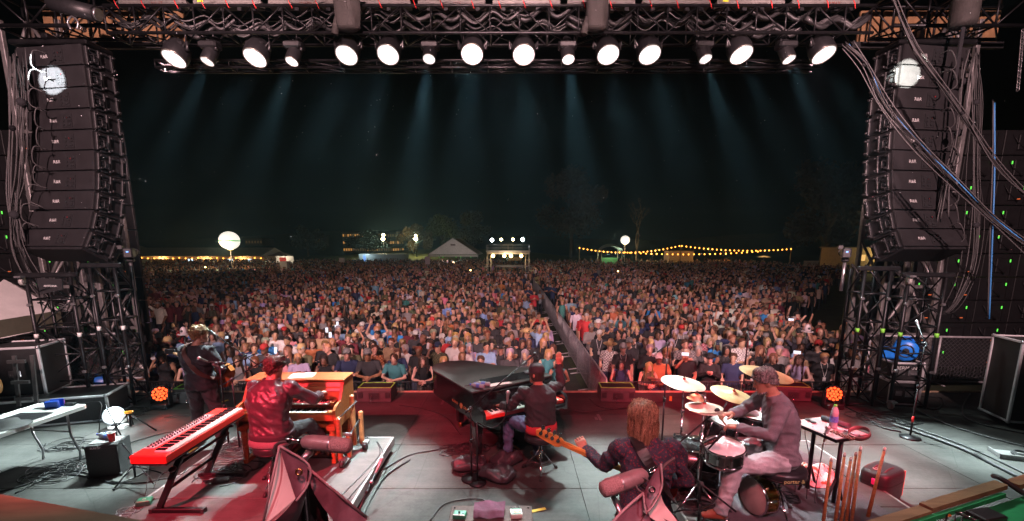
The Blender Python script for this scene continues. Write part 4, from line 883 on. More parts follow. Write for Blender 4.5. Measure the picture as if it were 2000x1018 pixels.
# ---- piano player (seated, cap, right hand raised)
J = dict(pel=(0, 0, .63), wst=(-.0, .0, .77), chs=(0, .03, .935), nck=(0, .085, 1.135), hd=(.0, .13, 1.262), hf=(-.55, 1, -.10), shL=(-.20, .07, 1.075), shR=(.20, .07, 1.075), elL=(-.32, .20, .87), elR=(.38, .16, 1.06), wrL=(-.34, .44, .80), wrR=(.37, .22, 1.33),
         hipL=(-.10, .05, .62), hipR=(.10, .05, .62), knL=(-.24, .44, .58), knR=(.13, .44, .56), anL=(-.27, .42, .10), anR=(.08, .20, .14), toL=(-.32, .64, .03), toR=(.08, .36, .03))
blk_jk = mat('black_jacket', (.026, .026, .03), .75, 0, .3, 8, .35, 110)
g = musician('person in black jacket and cap seated at the piano with one hand raised', PNO_SEAT, 24, J, dict(sleeve='long', jacket=.07, hem=.0, bulk=1.12, folds=.012, leg=1.18), [skin2, blk_jk, denim, mat('brown_boot', (.09, .04, .025), .55)], [('wrL', (-.1, 1, -.25), (0, 0, -1), -1, .5), ('wrR', (.05, .1, 1), (-.1, 1, 0), -1, .15)], voxel=.010)
hb, shl = hair_mesh(Vector(J['hd']), J['hf'], (0, 0, 1), .98, 'tied', 30, 12, 2, .006); hb.obj('hair', hair_material('cropped_hair', (.02, .015, .012), (.05, .035, .03)), g)
def cap(b, hc, hf, hu, s=1.0):
    r, f, u = frame(hf, hu); M = TR(*hc) @ Matrix(((*r, 0), (*f, 0), (*u, 0), (0, 0, 0, 1))).transposed() @ Matrix.Scale(s, 4)
    b.grid(lambda i, j: Vector(((.088 * math.sin(6.28319 * i)) * math.cos(j * 1.5) ** .62, (.108 * math.cos(6.28319 * i)) * math.cos(j * 1.5) ** .62 - .004, .035 + .105 * math.sin(j * 1.55))), 28, 8, M)
    b.grid(lambda i, j: Vector(((i - .5) * .15 * (1 - .25 * j * j), .092 + .085 * j - .05 * (2 * i - 1) ** 2, .045 - .012 * j - .02 * (2 * i - 1) ** 2)), 10, 5, M)
    b.grid(lambda i, j: Vector(((i - .5) * .15 * (1 - .25 * j * j), .092 + .085 * j - .05 * (2 * i - 1) ** 2, .039 - .012 * j - .02 * (2 * i - 1) ** 2)), 10, 5, M)
    b.ball((0, 0, .142), .009, 6, 4, M)
part('cap', g, mat('charcoal_cap', (.035, .035, .04), .85, 0, .25, 14, .3, 120), lambda b: cap(b, Vector(J['hd']), J['hf'], (0, 0, 1), 1.03))
part('shirt_tail', g, mat('red_shirt', (.42, .03, .04), .8, 0, .2), lambda b: b.loft([ring3(Vector((0, -.005, z)), Vector((1, 0, 0)), Vector((0, 1, 0)), .206 * k, .15 * k, .165 * k, 28) for z, k in ((.565, 1.0), (.60, 1.02), (.67, .97))], True, None, True))
# ---- bass player (standing close, from behind)
BL = Vector((.99, 3.16, 0))
J = dict(pel=(0, 0, .93), wst=(0, -.01, 1.08), chs=(0, -.02, 1.26), nck=(-.01, .02, 1.47), hd=(-.02, .07, 1.60), hf=(-.15, 1, -.12), shL=(-.185, .01, 1.40), shR=(.185, -.01, 1.40), elL=(-.27, .20, 1.17), elR=(.30, -.02, 1.14), wrL=(-.36, .42, 1.20), wrR=(.20, .20, 1.02),
         hipL=(-.095, 0, .9), hipR=(.095, 0, .9), knL=(-.12, .05, .48), knR=(.13, .05, .48), anL=(-.14, 0, .08), anR=(.16, -.02, .08), toL=(-.18, .2, 0), toR=(.22, .2, 0))
def paisley():
    m = mat('paisley_shirt', (.04, .045, .07), .85, 0, 0, 8, .35, 90); n = m.node_tree.nodes; l = m.node_tree.links; b = n['Principled BSDF']
    tc = n.new('ShaderNodeTexCoord'); v = n.new('ShaderNodeTexVoronoi'); v.inputs['Scale'].default_value = 55; l.new(tc.outputs['Object'], v.inputs['Vector'])
    r = n.new('ShaderNodeValToRGB'); e = r.color_ramp.elements; e[0].position = .28; e[0].color = (.16, .03, .05, 1); e[1].position = .42; e[1].color = (.03, .035, .06, 1); l.new(v.outputs['Distance'], r.inputs['Fac']); l.new(r.outputs[0], b.inputs['Base Color']); return m
g = musician('person with shaggy hair and patterned dark shirt playing bass, back turned', BL, 4, J, dict(sleeve='long', jacket=.04, hem=.06, bulk=1.04, folds=.012, leg=1.15), [skin1, paisley(), dark_jeans, shoe], [('wrL', (-.3, .6, .5), (.2, .5, -.4), 1, .9), ('wrR', (-.6, .5, -.2), (-.2, .5, -.4), -1, .8)], voxel=.009)
hb, shl = hair_mesh(Vector(J['hd']), J['hf'], (0, 0, 1), 0.97, 'shag', 60, 26, 4, .018); add_strands(hb, shl, 2600, .0024, .16, 11, .6)
hb.obj('hair', hair_material('shaggy_hair', (.10, .065, .035), (.36, .27, .16)), g)
t = thing('bass_guitar', 'bass guitar with orange maple neck pointing left and red body', 'bass guitar', BL, 4)
n0, n1 = Vector((-.02, .25, 1.06)), Vector((-.56, .40, 1.27)); nd = (n1 - n0).normalized(); MN = TR(*n0) @ Matrix(((*nd, 0), (*(Vector((0, 1, .2)).cross(nd)).normalized(), 0), (0, 0, 0, 0), (0, 0, 0, 1))).transposed()
fx = nd; fy = (Vector((.2, 1, .1)) - fx * fx.dot(Vector((.2, 1, .1)))).normalized(); fz = fx.cross(fy); MN = TR(*n0) @ Matrix(((*fx, 0), (*fz, 0), (*fy, 0), (0, 0, 0, 1))).transposed()
maple = wood_mat('maple_neck', (.62, .30, .07), .3, .4, 4, 30)
part('neck', t, maple, lambda b: b.loft([[MN @ Vector((x, y, z)) for y, z in ((-.024, .012), (-.024, 0), (-.014, -.016), (.014, -.016), (.024, 0), (.024, .012))] for x in (0, .60)], True, None, False))
part('head_stock', t, maple, lambda b: b.prism([(.58, -.024), (.62, -.045), (.70, -.05), (.80, -.048), (.83, -.02), (.81, .02), (.72, .035), (.64, .045), (.60, .03)], -.014, .006, MN))
for i in range(4):
    part('tuning_peg', t, chrome, lambda b: (b.cyl(MN @ Vector((.635 + i * .05, -.02, -.012)), MN @ Vector((.635 + i * .05, -.02, -.03)), .016, n=10), b.cyl(MN @ Vector((.635 + i * .05, -.03, -.022)), MN @ Vector((.635 + i * .05, -.075, -.022)), .005, n=6), b.cyl(MN @ Vector((.635 + i * .05, -.075, -.034)), MN @ Vector((.635 + i * .05, -.075, -.010)), .016, n=8)))
part('body', t, mat('red_lacquer', (.45, .015, .012), .2, 0, .1, coat=.5), lambda b: b.prism([(.06, -.05), (.14, -.13), (.08, -.17), (-.04, -.14), (-.14, -.13), (-.26, -.17), (-.34, -.12), (-.37, 0), (-.34, .13), (-.22, .17), (-.10, .12), (0, .13), (.13, .18), (.17, .15), (.08, .06)], -.022, .022, MN))
part('strap', t, mat('black_leather', (.015, .014, .015), .35), lambda b: strap_fn(b, [(-.12, .14, 1.40), (-.10, .02, 1.475), (-.09, -.085, 1.44), (-.03, -.165, 1.33), (.07, -.175, 1.18), (.15, -.14, 1.07), (.21, .0, .98), (.24, .16, .95)], .075, .005, lambda p: Vector((p.x * 1.2, p.y, .3 if p.z < 1.44 else 1.5))))
# ---- drummer (profile, facing left)
J = dict(pel=(0, 0, .64), wst=(0, .01, .82), chs=(0, .05, 1.02), nck=(0, .13, 1.26), hd=(.0, .215, 1.375), hf=(.12, 1, -.38), hu=(0, .35, 1), shL=(-.205, .12, 1.18), shR=(.205, .13, 1.18), elL=(-.31, .22, .95), elR=(.34, .28, .97), wrL=(-.15, .46, .95), wrR=(.10, .46, .99),
         hipL=(-.11, .05, .62), hipR=(.11, .05, .62), knL=(-.27, .48, .60), knR=(.30, .50, .60), anL=(-.28, .58, .13), anR=(.34, .70, .16), toL=(-.28, .8, .02), toR=(.36, .92, .06))
DRZ = 78
g = musician('person with grey-flecked short hair in a long-sleeved tee playing the drums', DRM_SEAT, DRZ, J, dict(sleeve='long', jacket=.07, hem=.05, bulk=1.10, folds=.009, leg=1.25), [skin2, mat('mauve_tee', (.17, .15, .17), .85, 0, .15, 8, .3, 110), mat('grey_jeans', (.40, .40, .42), .85, 0, .3, 7, .3, 150), mat('rust_boot', (.28, .09, .05), .6)], [('wrL', (.5, 1, -.1), (0, -.1, -1), -1, 1.0), ('wrR', (-.4, 1, .05), (0, -.1, -1), 1, 1.0)], voxel=.010)
hb, shl = hair_mesh(Vector(J['hd']), J['hf'], J['hu'], 1.0, 'short', 44, 16, 6, .014); add_strands(hb, shl, 500, .0036, .2, 3, .3)
hb.obj('hair', hair_material('pepper_hair', (.045, .042, .04), (.34, .32, .31)), g)
part('ear_piece', g, black_plastic, lambda b: (b.ball((.078, .20, 1.37), .014, 6, 5), b.tube(spline([(.08, .19, 1.36), (.07, .10, 1.28), (.03, -.05, 1.17), (.03, -.13, 1.0), (.05, -.16, .78), (.12, -.12, .66)], 6), .0045, 5)))
part('watch', g, black_metal, lambda b: b.torus((-.17, .43, .95), .036, .008, 14, 5, TR(0, 0, 0)))
part('beard', g, hair_material('pepper_hair', (.045, .042, .04), (.34, .32, .31)), lambda b: b.loft([ring3(Vector(J['hd']) + frame(J['hf'], J['hu'])[2] * z + frame(J['hf'], J['hu'])[1] * y, frame(J['hf'], J['hu'])[0], frame(J['hf'], J['hu'])[1], w, d_, d_, 14) for z, y, w, d_ in ((-.122, .062, .026, .024), (-.106, .05, .046, .053), (-.086, .045, .057, .056))], True, None, True))
for hand_, a_, b_ in (('left', (-.10, .56, .95), (.27, .66, 1.06)), ('right', (.05, .60, 1.00), (-.15, .93, 1.10))):
    M = TR(*DRM_SEAT) @ RZ(DRZ); tag(part('drum_stick', None, pale_wood, lambda b: (b.cyl(M @ Vector(a_), M @ Vector(b_), .009, .006, 8), b.ball(M @ Vector(b_), .008, 6, 4))), 'wooden drum stick in the drummer %s hand' % hand_, 'drum stick')
# ================================================================== DRUM KIT
head_mat = mat('drum_head', (.78, .78, .76), .5, 0, .08, 20)
shell_blk = mat('drum_shell', (.02, .02, .022), .25, .2, .3, 8, coat=.4)
steel_shell = mat('steel_shell', (.28, .27, .26), .18, 1, .2, 6)
def drum(label, c, r, h, nrm, shell, head=head_mat, lugs=8, name='drum', rimm=chrome, bottom=True):
    t = thing(name, label, 'drum', c); M = rot_to(nrm)
    part('shell', t, shell, lambda b: b.lathe([(r * .985, -h), (r * .985, 0)], 32, M)); part('batter_head', t, head, lambda b: b.lathe([(.001, .004), (r * .93, .004), (r * .965, -.002)], 32, M))
    for z in (0, -h): part('hoop', t, rimm, lambda b: b.lathe([(r * .96, z - .014 + .006), (r * 1.04, z - .012), (r * 1.04, z + .012), (r * 1.0, z + .014), (r * .965, z + .006)], 32, M))
    if bottom: part('resonant_head', t, head, lambda b: b.lathe([(.001, -h), (r * .96, -h)], 32, M))
    for k in range(lugs):
        a = 6.28319 * k / lugs + .2; q = Vector((math.cos(a), math.sin(a), 0))
        part('lug', t, chrome, lambda b: (b.cyl(M @ (q * r * 1.03 + Vector((0, 0, -.005))), M @ (q * r * 1.03 + Vector((0, 0, -h + .005))), .004, n=5), b.box((0, 0, -h / 2), (.02, .02, min(.06, h * .5)), M @ RZ(math.degrees(a)) @ TR(r * 1.02, 0, 0))))
    return t
def cymbal(label, c, r, nrm, m, name='cymbal'):
    t = thing(name, label, 'cymbal', c); M = rot_to(nrm)
    part('bronze', t, m, lambda b: b.lathe([(.008, .026), (.03, .024), (.05, .012), (.06, .006), (r * .6, -.006), (r * .97, -.022), (r, -.024), (r * .97, -.027), (r * .6, -.011), (.06, .001), (.03, .017)], 48, M))
    part('wing_nut', t, chrome, lambda b: (b.cyl(M @ Vector((0, 0, .02)), M @ Vector((0, 0, .06)), .006, n=6), b.box((0, 0, .05), (.035, .006, .014), M)))
    part('felt', t, mat('red_felt', (.35, .06, .04), .9), lambda b: b.lathe([(.018, .024), (.018, .036), (.006, .037)], 12, M))
    return t
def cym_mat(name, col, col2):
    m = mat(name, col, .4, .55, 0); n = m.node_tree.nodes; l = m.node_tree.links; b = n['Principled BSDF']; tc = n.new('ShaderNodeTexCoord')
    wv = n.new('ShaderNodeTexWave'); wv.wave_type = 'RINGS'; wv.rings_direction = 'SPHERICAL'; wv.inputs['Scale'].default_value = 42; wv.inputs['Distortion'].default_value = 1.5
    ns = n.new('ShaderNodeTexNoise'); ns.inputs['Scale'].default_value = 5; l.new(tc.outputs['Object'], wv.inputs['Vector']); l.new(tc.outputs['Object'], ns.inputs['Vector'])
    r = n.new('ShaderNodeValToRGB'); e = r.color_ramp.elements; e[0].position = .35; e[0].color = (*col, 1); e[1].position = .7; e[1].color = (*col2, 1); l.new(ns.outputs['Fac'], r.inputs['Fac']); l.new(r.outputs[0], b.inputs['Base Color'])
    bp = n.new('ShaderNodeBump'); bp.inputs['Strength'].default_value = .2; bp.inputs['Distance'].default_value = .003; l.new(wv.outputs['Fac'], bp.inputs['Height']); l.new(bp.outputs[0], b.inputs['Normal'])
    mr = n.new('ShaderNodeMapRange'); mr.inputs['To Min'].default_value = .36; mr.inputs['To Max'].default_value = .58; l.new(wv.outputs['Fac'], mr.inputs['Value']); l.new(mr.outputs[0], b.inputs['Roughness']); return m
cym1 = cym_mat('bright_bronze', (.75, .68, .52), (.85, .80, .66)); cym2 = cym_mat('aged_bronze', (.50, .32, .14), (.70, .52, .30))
def D(u, v, d):     # sight-line point at a given distance along the camera axis
    a = (u - 1000) / FPX; b = (v - _cy) / FPX; return Vector((a * d, (_c - b * _s) * d, CAM_H - (_s + b * _c) * d))
SN = D(1415, 872, 4.38)
drum('chrome snare drum with white head in front of the drummer', SN, .185, .14, (-.08, -.12, 1), steel_shell, lugs=10, name='snare_drum')
t = thing('snare_stand', 'chrome stand carrying the chrome snare drum', 'drum stand', (SN.x, SN.y, RH))
part('pole', t, chrome, lambda b: b.cyl((0, 0, .05), (0, 0, SN.z - RH - .17), .013)); [part('basket', t, chrome, lambda b: b.tube([(0, 0, SN.z - RH - .24), (.15 * math.cos(a), .15 * math.sin(a), SN.z - RH - .17), (.17 * math.cos(a), .17 * math.sin(a), SN.z - RH - .12)], .008, 6)) for a in (.3, 2.4, 4.5)]
for a in (.6, 2.7, 4.8): part('leg', t, chrome, lambda b: b.tube([(0, 0, .22), (.13 * math.cos(a), .13 * math.sin(a), .1), (.23 * math.cos(a), .23 * math.sin(a), .01)], .009, 6))
T1 = D(1413, 822, 4.75); drum('rack tom with white head nearest the snare drum', T1, .165, .24, (.22, -.12, 1), shell_blk, name='rack_tom')
T2 = D(1466, 808, 4.95); drum('rack tom with white head partly behind the drummer arm', T2, .18, .27, (.18, -.1, 1), shell_blk, name='rack_tom')
FT = D(1545, 862, 4.9) + Vector((0, .3, 0)); drum('floor tom on the far side of the drummer', FT, .21, .38, (0, -.05, 1), shell_blk, name='floor_tom')
BD = Vector((1.98, 4.72, RH + .30)); bdir = Vector((-.93, .36, 0)); drum('black bass drum lying behind the toms', BD + bdir * .2, .29, .44, bdir, shell_blk, mat('bass_head', (.03, .03, .032), .4), 10, 'bass_drum', shell_blk)
A = D(1335, 745, 4.95); B_ = D(1432, 768, 5.1); Cc = D(1497, 727, 4.85); Dd = D(1375, 797, 4.5)
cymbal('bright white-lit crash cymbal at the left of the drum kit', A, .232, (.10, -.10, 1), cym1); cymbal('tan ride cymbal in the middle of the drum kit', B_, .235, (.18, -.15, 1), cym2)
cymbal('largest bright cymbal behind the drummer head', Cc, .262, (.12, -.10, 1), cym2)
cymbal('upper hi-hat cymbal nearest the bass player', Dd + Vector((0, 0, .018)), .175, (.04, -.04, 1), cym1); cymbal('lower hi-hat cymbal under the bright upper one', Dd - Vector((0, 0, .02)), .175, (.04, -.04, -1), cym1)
cymbal('small cymbal with jingles above the hi-hat', D(1360, 775, 4.55), .09, (.1, 0, 1), cym2)
def cstand(label, top, base, foot=.3):
    t = thing('cymbal_stand', label, 'cymbal stand', (0, 0, 0)); base = Vector((base[0], base[1], RH)); top = Vector(top); k = base + Vector((0, 0, (top.z - RH) * .72))
    part('pole', t, chrome, lambda b: (b.cyl(base + Vector((0, 0, .05)), k, .0125), b.cyl(k, top, .008), b.ball(k, .022, 8, 6), b.cyl(base + Vector((0, 0, .42)), base + Vector((0, 0, .48)), .02)))
    for i in range(3):
        a = 2.094 * i + top.x * 3
        part('leg', t, chrome, lambda b: b.tube([base + Vector((0, 0, .30)), base + Vector((.6 * foot * math.cos(a), .6 * foot * math.sin(a), .12)), base + Vector((foot * math.cos(a), foot * math.sin(a), .012))], .009, 6))
        part('rubber_foot', t, black_rubber, lambda b: b.ball(base + Vector((foot * math.cos(a), foot * math.sin(a), .016)), .018, 6, 5))
cstand('stand under the bright crash cymbal', A, (A.x + .02, A.y + .02)); cstand('stand under the tan ride cymbal', B_, (B_.x - .05, B_.y + .16)); cstand('stand under the cymbal behind the drummer head', Cc, (Cc.x + .1, Cc.y + .22)); cstand('hi-hat stand with rod beside the bass player', Dd + Vector((0, 0, .16)), (Dd.x + .001, Dd.y))
cstand('chrome tom stand at the drum kit centre', T1 + Vector((.02, .2, -.1)), (T1.x + .02, T1.y + .3)); 
# microphones around the kit
def Zs(u, v, d): return D(u, v, d)
boom_stand('low black stand with thick boom in front of the snare drum', (1.80, 4.05), .42, D(1438, 1000, 4.1), .55, mic=False, z0=RH)
boom_stand('stand with short boom and clip pointing at the snare drum', (1.86, 4.22), .62, D(1402, 868, 4.15) + Vector((.0, 0, .06)), .5, z0=RH, micm=mic_black)
boom_stand('boom stand crossing in front of the bass drum', (1.55, 4.55), .62, D(1385, 815, 4.45), .7, z0=0, micm=mic_black)
boom_stand('tall overhead stand between piano and drum kit with pencil microphone', at(1290, 905, 0)[:2], 1.62, D(1281, 690, 5.3), .02, z0=0, mic=True)
boom_stand('tall overhead stand behind the cymbals with pink-lit microphone', (3.0, 5.75), 1.55, D(1465, 668, 5.6), .02, z0=RH, mic=True)
boom_stand('short stand aimed at the bass drum', (1.60, 5.0), .35, (1.75, 4.85, .52), .2, z0=0, micm=mic_black)
t = thing('clip_label', 'black clamp with pale lettering above the snare drum', 'clamp', D(1388, 862, 4.25), 0)
part('bar', t, black_plastic, lambda b: b.box((0, 0, 0), (.135, .02, .04), RY(-24))); text('RECOLE 36A', .024, mat('pink_print', (.7, .35, .33), .6), t, RY(-24) @ TR(0, -.012, 0) @ RX(90))
t = thing('percussion_block', 'small cluster of metal percussion above the hi-hat', 'percussion', D(1362, 772, 4.6))
for i in range(5): part('jingle', t, chrome, lambda b: b.lathe([(.001, 0), (.028, 0), (.02, .006)], 10, TR(-.06 + i * .03, 0, .012 * (i % 2)) @ RY(30 * (i % 3))))
part('frame', t, black_metal, lambda b: (b.box((0, 0, -.02), (.18, .04, .03), None, .006), b.box((0, 0, .03), (.14, .012, .012))))
# spare gold snare standing on edge
p = at(1480, 1003, RH) + Vector((0, 0, .19)); drum('gold spare snare drum standing on its edge on the riser', p + Vector((-.07, 0, 0)), .185, .15, (-1, -.28, .02), gold_shell, mat('aged_head', (.40, .38, .35), .6, 0, .2, 6), 10, 'spare_snare_drum')
# bass drum pedal, foot hardware
t = thing('drum_pedal', 'chrome foot pedal by the drummer boot', 'pedal', (2.10, 4.46, RH), 70)
part('plate', t, grey_metal, lambda b: b.box((0, 0, .02), (.09, .28, .012))); part('footboard', t, chrome, lambda b: b.box((0, .02, .06), (.07, .24, .012), RX(12))); [part('post', t, chrome, lambda b: b.cyl((x, .13, .02), (x, .13, .2), .008)) for x in (-.04, .04)]
# ================================================================== SIDE TABLE BY THE DRUMMER
zt = .98; P4 = [at(1560, 828, zt), at(1637, 862, zt), at(1691, 844, zt), at(1592, 808, zt)]
ctr = sum(P4, Vector()) / 4; ex = ((P4[1] - P4[0]) + (P4[2] - P4[3])).normalized(); ang = math.degrees(math.atan2(ex.y, ex.x))
Lx = ((P4[1] - P4[0]).length + (P4[2] - P4[3]).length) / 2; Ly = min(.42, ((P4[3] - P4[0]).length + (P4[2] - P4[1]).length) / 2)
t = thing('equipment_table', 'small flat equipment table beside the drummer', 'table', (ctr.x, ctr.y, 0), ang)
part('top', t, mat('pale_table', (.42, .42, .42), .4, 0, .15, 6), lambda b: b.box((0, 0, zt - .01), (Lx, Ly, .02), None, .004))
part('frame', t, black_metal, lambda b: [b.box((0, s * (Ly / 2 + .006), zt - .02), (Lx + .03, .014, .03)) for s in (-1, 1)] + [b.box((s * (Lx / 2 + .006), 0, zt - .02), (.014, Ly, .03)) for s in (-1, 1)])
for s in (-1, 1):
    x = s * (Lx / 2 - .1); part('post', t, black_metal, lambda b: b.cyl((x, 0, .08), (x, 0, zt - .03), .02))
    for sy in (-1, 1): part('leg', t, black_metal, lambda b: b.tube([(x, 0, .5), (x, sy * .2, .02)], .014, 6))
    part('clamp_knob', t, chrome, lambda b: b.ball((x, -Ly / 2 - .03, zt + .01), .016, 6, 5))
EM = TR(ctr.x, ctr.y, zt + .002) @ RZ(ang)
wbottle(EM @ Vector((.03, .02, 0)), 0, 'water bottle with green cap standing on the equipment table', False, mat('green_cap', (.06, .5, .05), .4), 1.15)
tag(part('brush_roll', None, mat('grey_roll', (.05, .05, .06), .7, 0, .3), lambda b: b.cyl((-.17, .11, .03), (.10, .15, .03), .028, n=14)), 'dark grey rolled brush case on the equipment table', 'roll').matrix_world = EM
tag(part('tambourine', None, mat('dark_rim', (.1, .06, .06), .4), lambda b: b.lathe([(.085, 0), (.09, .0), (.09, .045), (.085, .045), (.085, 0)], 24, TR(.30, .03, .03) @ RX(25))), 'tilted tambourine rim on the equipment table', 'tambourine').matrix_world = EM
tag(part('sunglasses', None, black_plastic, lambda b: (b.ball((-.2, -.05, .012), (.035, .025, .01)), b.ball((-.13, -.06, .012), (.035, .025, .01)), b.cyl((-.17, -.05, .015), (-.15, -.055, .015), .004))), 'dark sunglasses lying on the equipment table', 'sunglasses').matrix_world = EM
t = thing('shaker_chain', 'string of dark shaker shells on the equipment table', 'shaker'); t.matrix_world = EM
for i in range(16): part('shell', t, mat('shell_brown', (.12, .07, .05), .4, 0, .4), lambda b: b.ball((.12 + (i % 8) * .028, -.08 - (i // 8) * .035 + .01 * (i % 2), .012), (.016, .013, .012), 7, 5))
t = thing('table_microphone', 'silver microphone hanging at the equipment table front edge', 'microphone'); t.matrix_world = EM
part('microphone', t, mic_grille, lambda b: mic_head(b, TR(.12, -.20, -.09) @ rot_to((.0, .25, 1)), .026, .17)); part('cable', t, grey_cable, lambda b: b.tube(spline([(.12, -.2, -.1), (.12, -.21, -.35), (.1, -.2, -.65), (.14, -.2, -.93)], 5), .006, 5))
for i, xx in enumerate((-.2, -.05)): tag(part('hanging_lead', None, cable_mat, lambda b: b.tube(spline([(xx, -.15, 0), (xx - .03, -.22, -.05), (xx - .06 + .1 * i, -.21, -.3), (xx + .05, -.2, -.6), (xx + .1, -.22, -.96)], 5), .004, 5)), 'thin black lead hanging from the equipment table, %s one' % ('left', 'right')[i], 'cable').matrix_world = EM
tag(part('notepad', None, mat('blue_grey_pad', (.3, .36, .4), .6), lambda b: b.box((.18, .10, .006), (.13, .06, .012), RZ(-8))), 'pale blue phone-sized pad on the equipment table', 'notepad').matrix_world = EM
# ================================================================== WOODEN RODS, CLOTH, CASE
rod_mat = wood_mat('rod_wood', (.40, .17, .06), .45, .2, 2, 60)
RODS = [((1624, 895), (1606, 1035)), ((1650, 886), (1629, 1035)), ((1662, 894), (1640, 1035)), ((1672, 884), (1650, 1035)), ((1681, 874), (1661, 1035)), ((1728, 875), (1695, 1010))]
for i, (a, b_) in enumerate(RODS):
    Yd = 4.05 - .04 * (i % 3); p1 = dep(*a, Yd); p0 = dep(*b_, Yd - .12); tt = thing('wooden_rod', 'slim upright wooden rod, %s from the left in the row by the drum riser' % ORD(i), 'rod', (0, 0, 0), 0, 'upright wooden rods')
    part('shaft', tt, rod_mat, lambda b: b.cyl(p0, p1, .0155, .0115, 12)); part('tip', tt, mat('rod_tip', (.55, .5, .45), .4), lambda b: (b.cyl(p0.lerp(p1, .955), p1 + (p1 - p0) * .004, .0122, n=12), b.cyl(p1 + (p1 - p0) * .004, p1 + (p1 - p0) * .012, .0085, n=10)))
t = thing('rod_rack', 'low dark rack holding the upright wooden rods', 'rack', dep(1640, 1034, 3.9)); 
part('plank', t, black_paint, lambda b: b.box((.06, 0, -.06), (.5, .12, .06), None, .01)); [part('foot', t, black_paint, lambda b: b.box((x, 0, -.17), (.05, .12, .2))) for x in (-.15, .27)]
def heap(b):
    def fn(a, c):
        th = 6.28319 * a; rr = c; x = .30 * rr * math.cos(th) * (1 + .15 * math.sin(3 * th)); y = .23 * rr * math.sin(th)
        z = .15 * (1 - rr ** 2.2) + .055 * noise.noise((x * 9, y * 9, 2)) + .035 * abs(noise.noise((x * 20, y * 14, 5))) * (1 - rr * .5)
        return Vector((x, y, max(.004, z)))
    b.grid(fn, 56, 22)
cm = mat('towel_heap', (.6, .57, .55), .9, 0, .0, 9, .4, 90); n = cm.node_tree.nodes; l = cm.node_tree.links
tcx = n.new('ShaderNodeTexCoord'); nn_ = n.new('ShaderNodeTexNoise'); nn_.inputs['Scale'].default_value = 5.5; nn_.inputs['Distortion'].default_value = 2.2; rr_ = n.new('ShaderNodeValToRGB'); e = rr_.color_ramp.elements
e[0].position = .54; e[0].color = (.62, .59, .56, 1); e[1].position = .57; e[1].color = (.5, .10, .06, 1); l.new(tcx.outputs['Object'], nn_.inputs['Vector']); l.new(nn_.outputs['Fac'], rr_.inputs['Fac']); l.new(rr_.outputs[0], n['Principled BSDF'].inputs['Base Color'])
tag(part('crumpled_cloth', None, cm, heap), 'crumpled white and red cloth heaped on the drum riser', 'cloth').location = at(1588, 938, RH) + Vector((0, .03, .012))
t = thing('instrument_case', 'black hard-shell drum case standing on the floor', 'case', at(1735, 988, 0) + Vector((.02, .16, 0)), 28)
cse = mat('case_shell', (.025, .027, .03), .45, 0, .25, 20, .2, 150)
part('shell', t, cse, lambda b: b.loft([ring3(Vector((0, 0, z)), Vector((1, 0, 0)), Vector((0, 1, 0)), .225 * k, .15 * k, .15 * k, 32, 4.5) for z, k in ((.0, .9), (.02, .97), (.06, 1), (.30, 1), (.34, .98), (.365, .9), (.372, .7))], True, None, True))
[part('lid_rib', t, mat('case_rib', (.12, .02, .03), .5), lambda b: b.tube(spline([(-.2, y - .02, .345), (-.1, y, .372), (.05, y + .01, .375), (.19, y - .01, .35)], 4), .008, 5)) for y in (-.06, .05)]
part('seam', t, black_rubber, lambda b: b.loft([ring3(Vector((0, 0, z)), Vector((1, 0, 0)), Vector((0, 1, 0)), .229, .154, .154, 32, 4.5) for z in (.235, .25)], False, None, True))
part('latch', t, mat('pink_latch', (.75, .05, .35), .4), lambda b: b.box((-.225, -.02, .27), (.016, .05, .07), None, .004)); part('badge', t, white_print, lambda b: b.lathe([(.03, .3735), (.03, .377), (.02, .378), (.02, .374)], 16, TR(-.1, .03, 0))); part('strap', t, red_tape, lambda b: b.box((.19, -.13, .2), (.012, .012, .3), RZ(0)))
# ================================================================== FOREGROUND LEDGES
ply = wood_mat('worn_plywood', (.12, .105, .06), .6, 0, 2, 12)
a0, a1 = at(0, 965, 1.2), at(300, 1021, 1.2); dv = (a1 - a0).normalized(); nv = Vector((-dv.y, dv.x, 0))
t = thing('plywood_ledge', 'worn plywood ledge in the lower left corner', 'ledge', (0, 0, 0))
part('board', t, ply, lambda b: b.loft([[q + Vector((0, 0, z)) for q in (a0 - dv * 1.2 - nv * .6, a1 + dv * .5 - nv * .6, a1 + dv * .5, a0 - dv * 1.2)] for z in (-.03, 0)], True, None, False))
part('edge_strip', t, red_paint, lambda b: b.loft([[q + Vector((0, 0, z)) for q in (a0 - dv * 1.2 - nv * .5, a0 + dv * .25 - nv * .18, a0 + dv * .23 - nv * .2, a0 - dv * 1.2 - nv * .54)] for z in (.004, .012)], True, None, False))
[part('support', t, black_paint, lambda b: b.box(a0.lerp(a1, k) - nv * .4 + Vector((0, 0, -.62)), (.08, .08, 1.18))) for k in (.1, .9)]
green = mat('green_paint', (.02, .30, .10), .55, 0, .25, 6, .2, 30); lumber = wood_mat('chipped_lumber', (.23, .16, .08), .65, 0, 2, 14)
zz = .95; q0, q1, q2 = at(1670, 1024, zz), at(1796, 986, zz), at(1945, 941, zz); ev = (q2 - q0).normalized(); en = Vector((ev.y, -ev.x, 0))
t = thing('green_platform', 'green painted platform with chipped lumber edging in the lower right corner', 'platform', (0, 0, 0))
def plank(b, s, e_, w, h, off, z): b.loft([[p + en * o + Vector((0, 0, zq)) for o, zq in ((off, z), (off + w, z), (off + w, z + h), (off, z + h))] for p in (s, e_)], True, None, False)
part('plank', t, lumber, lambda b: plank(b, q0 - ev * .3, q1 - ev * .01, .085, .04, 0, -.04)); part('plank', t, lumber, lambda b: plank(b, q1 + ev * .015, q2, .085, .04, -.01, -.03))
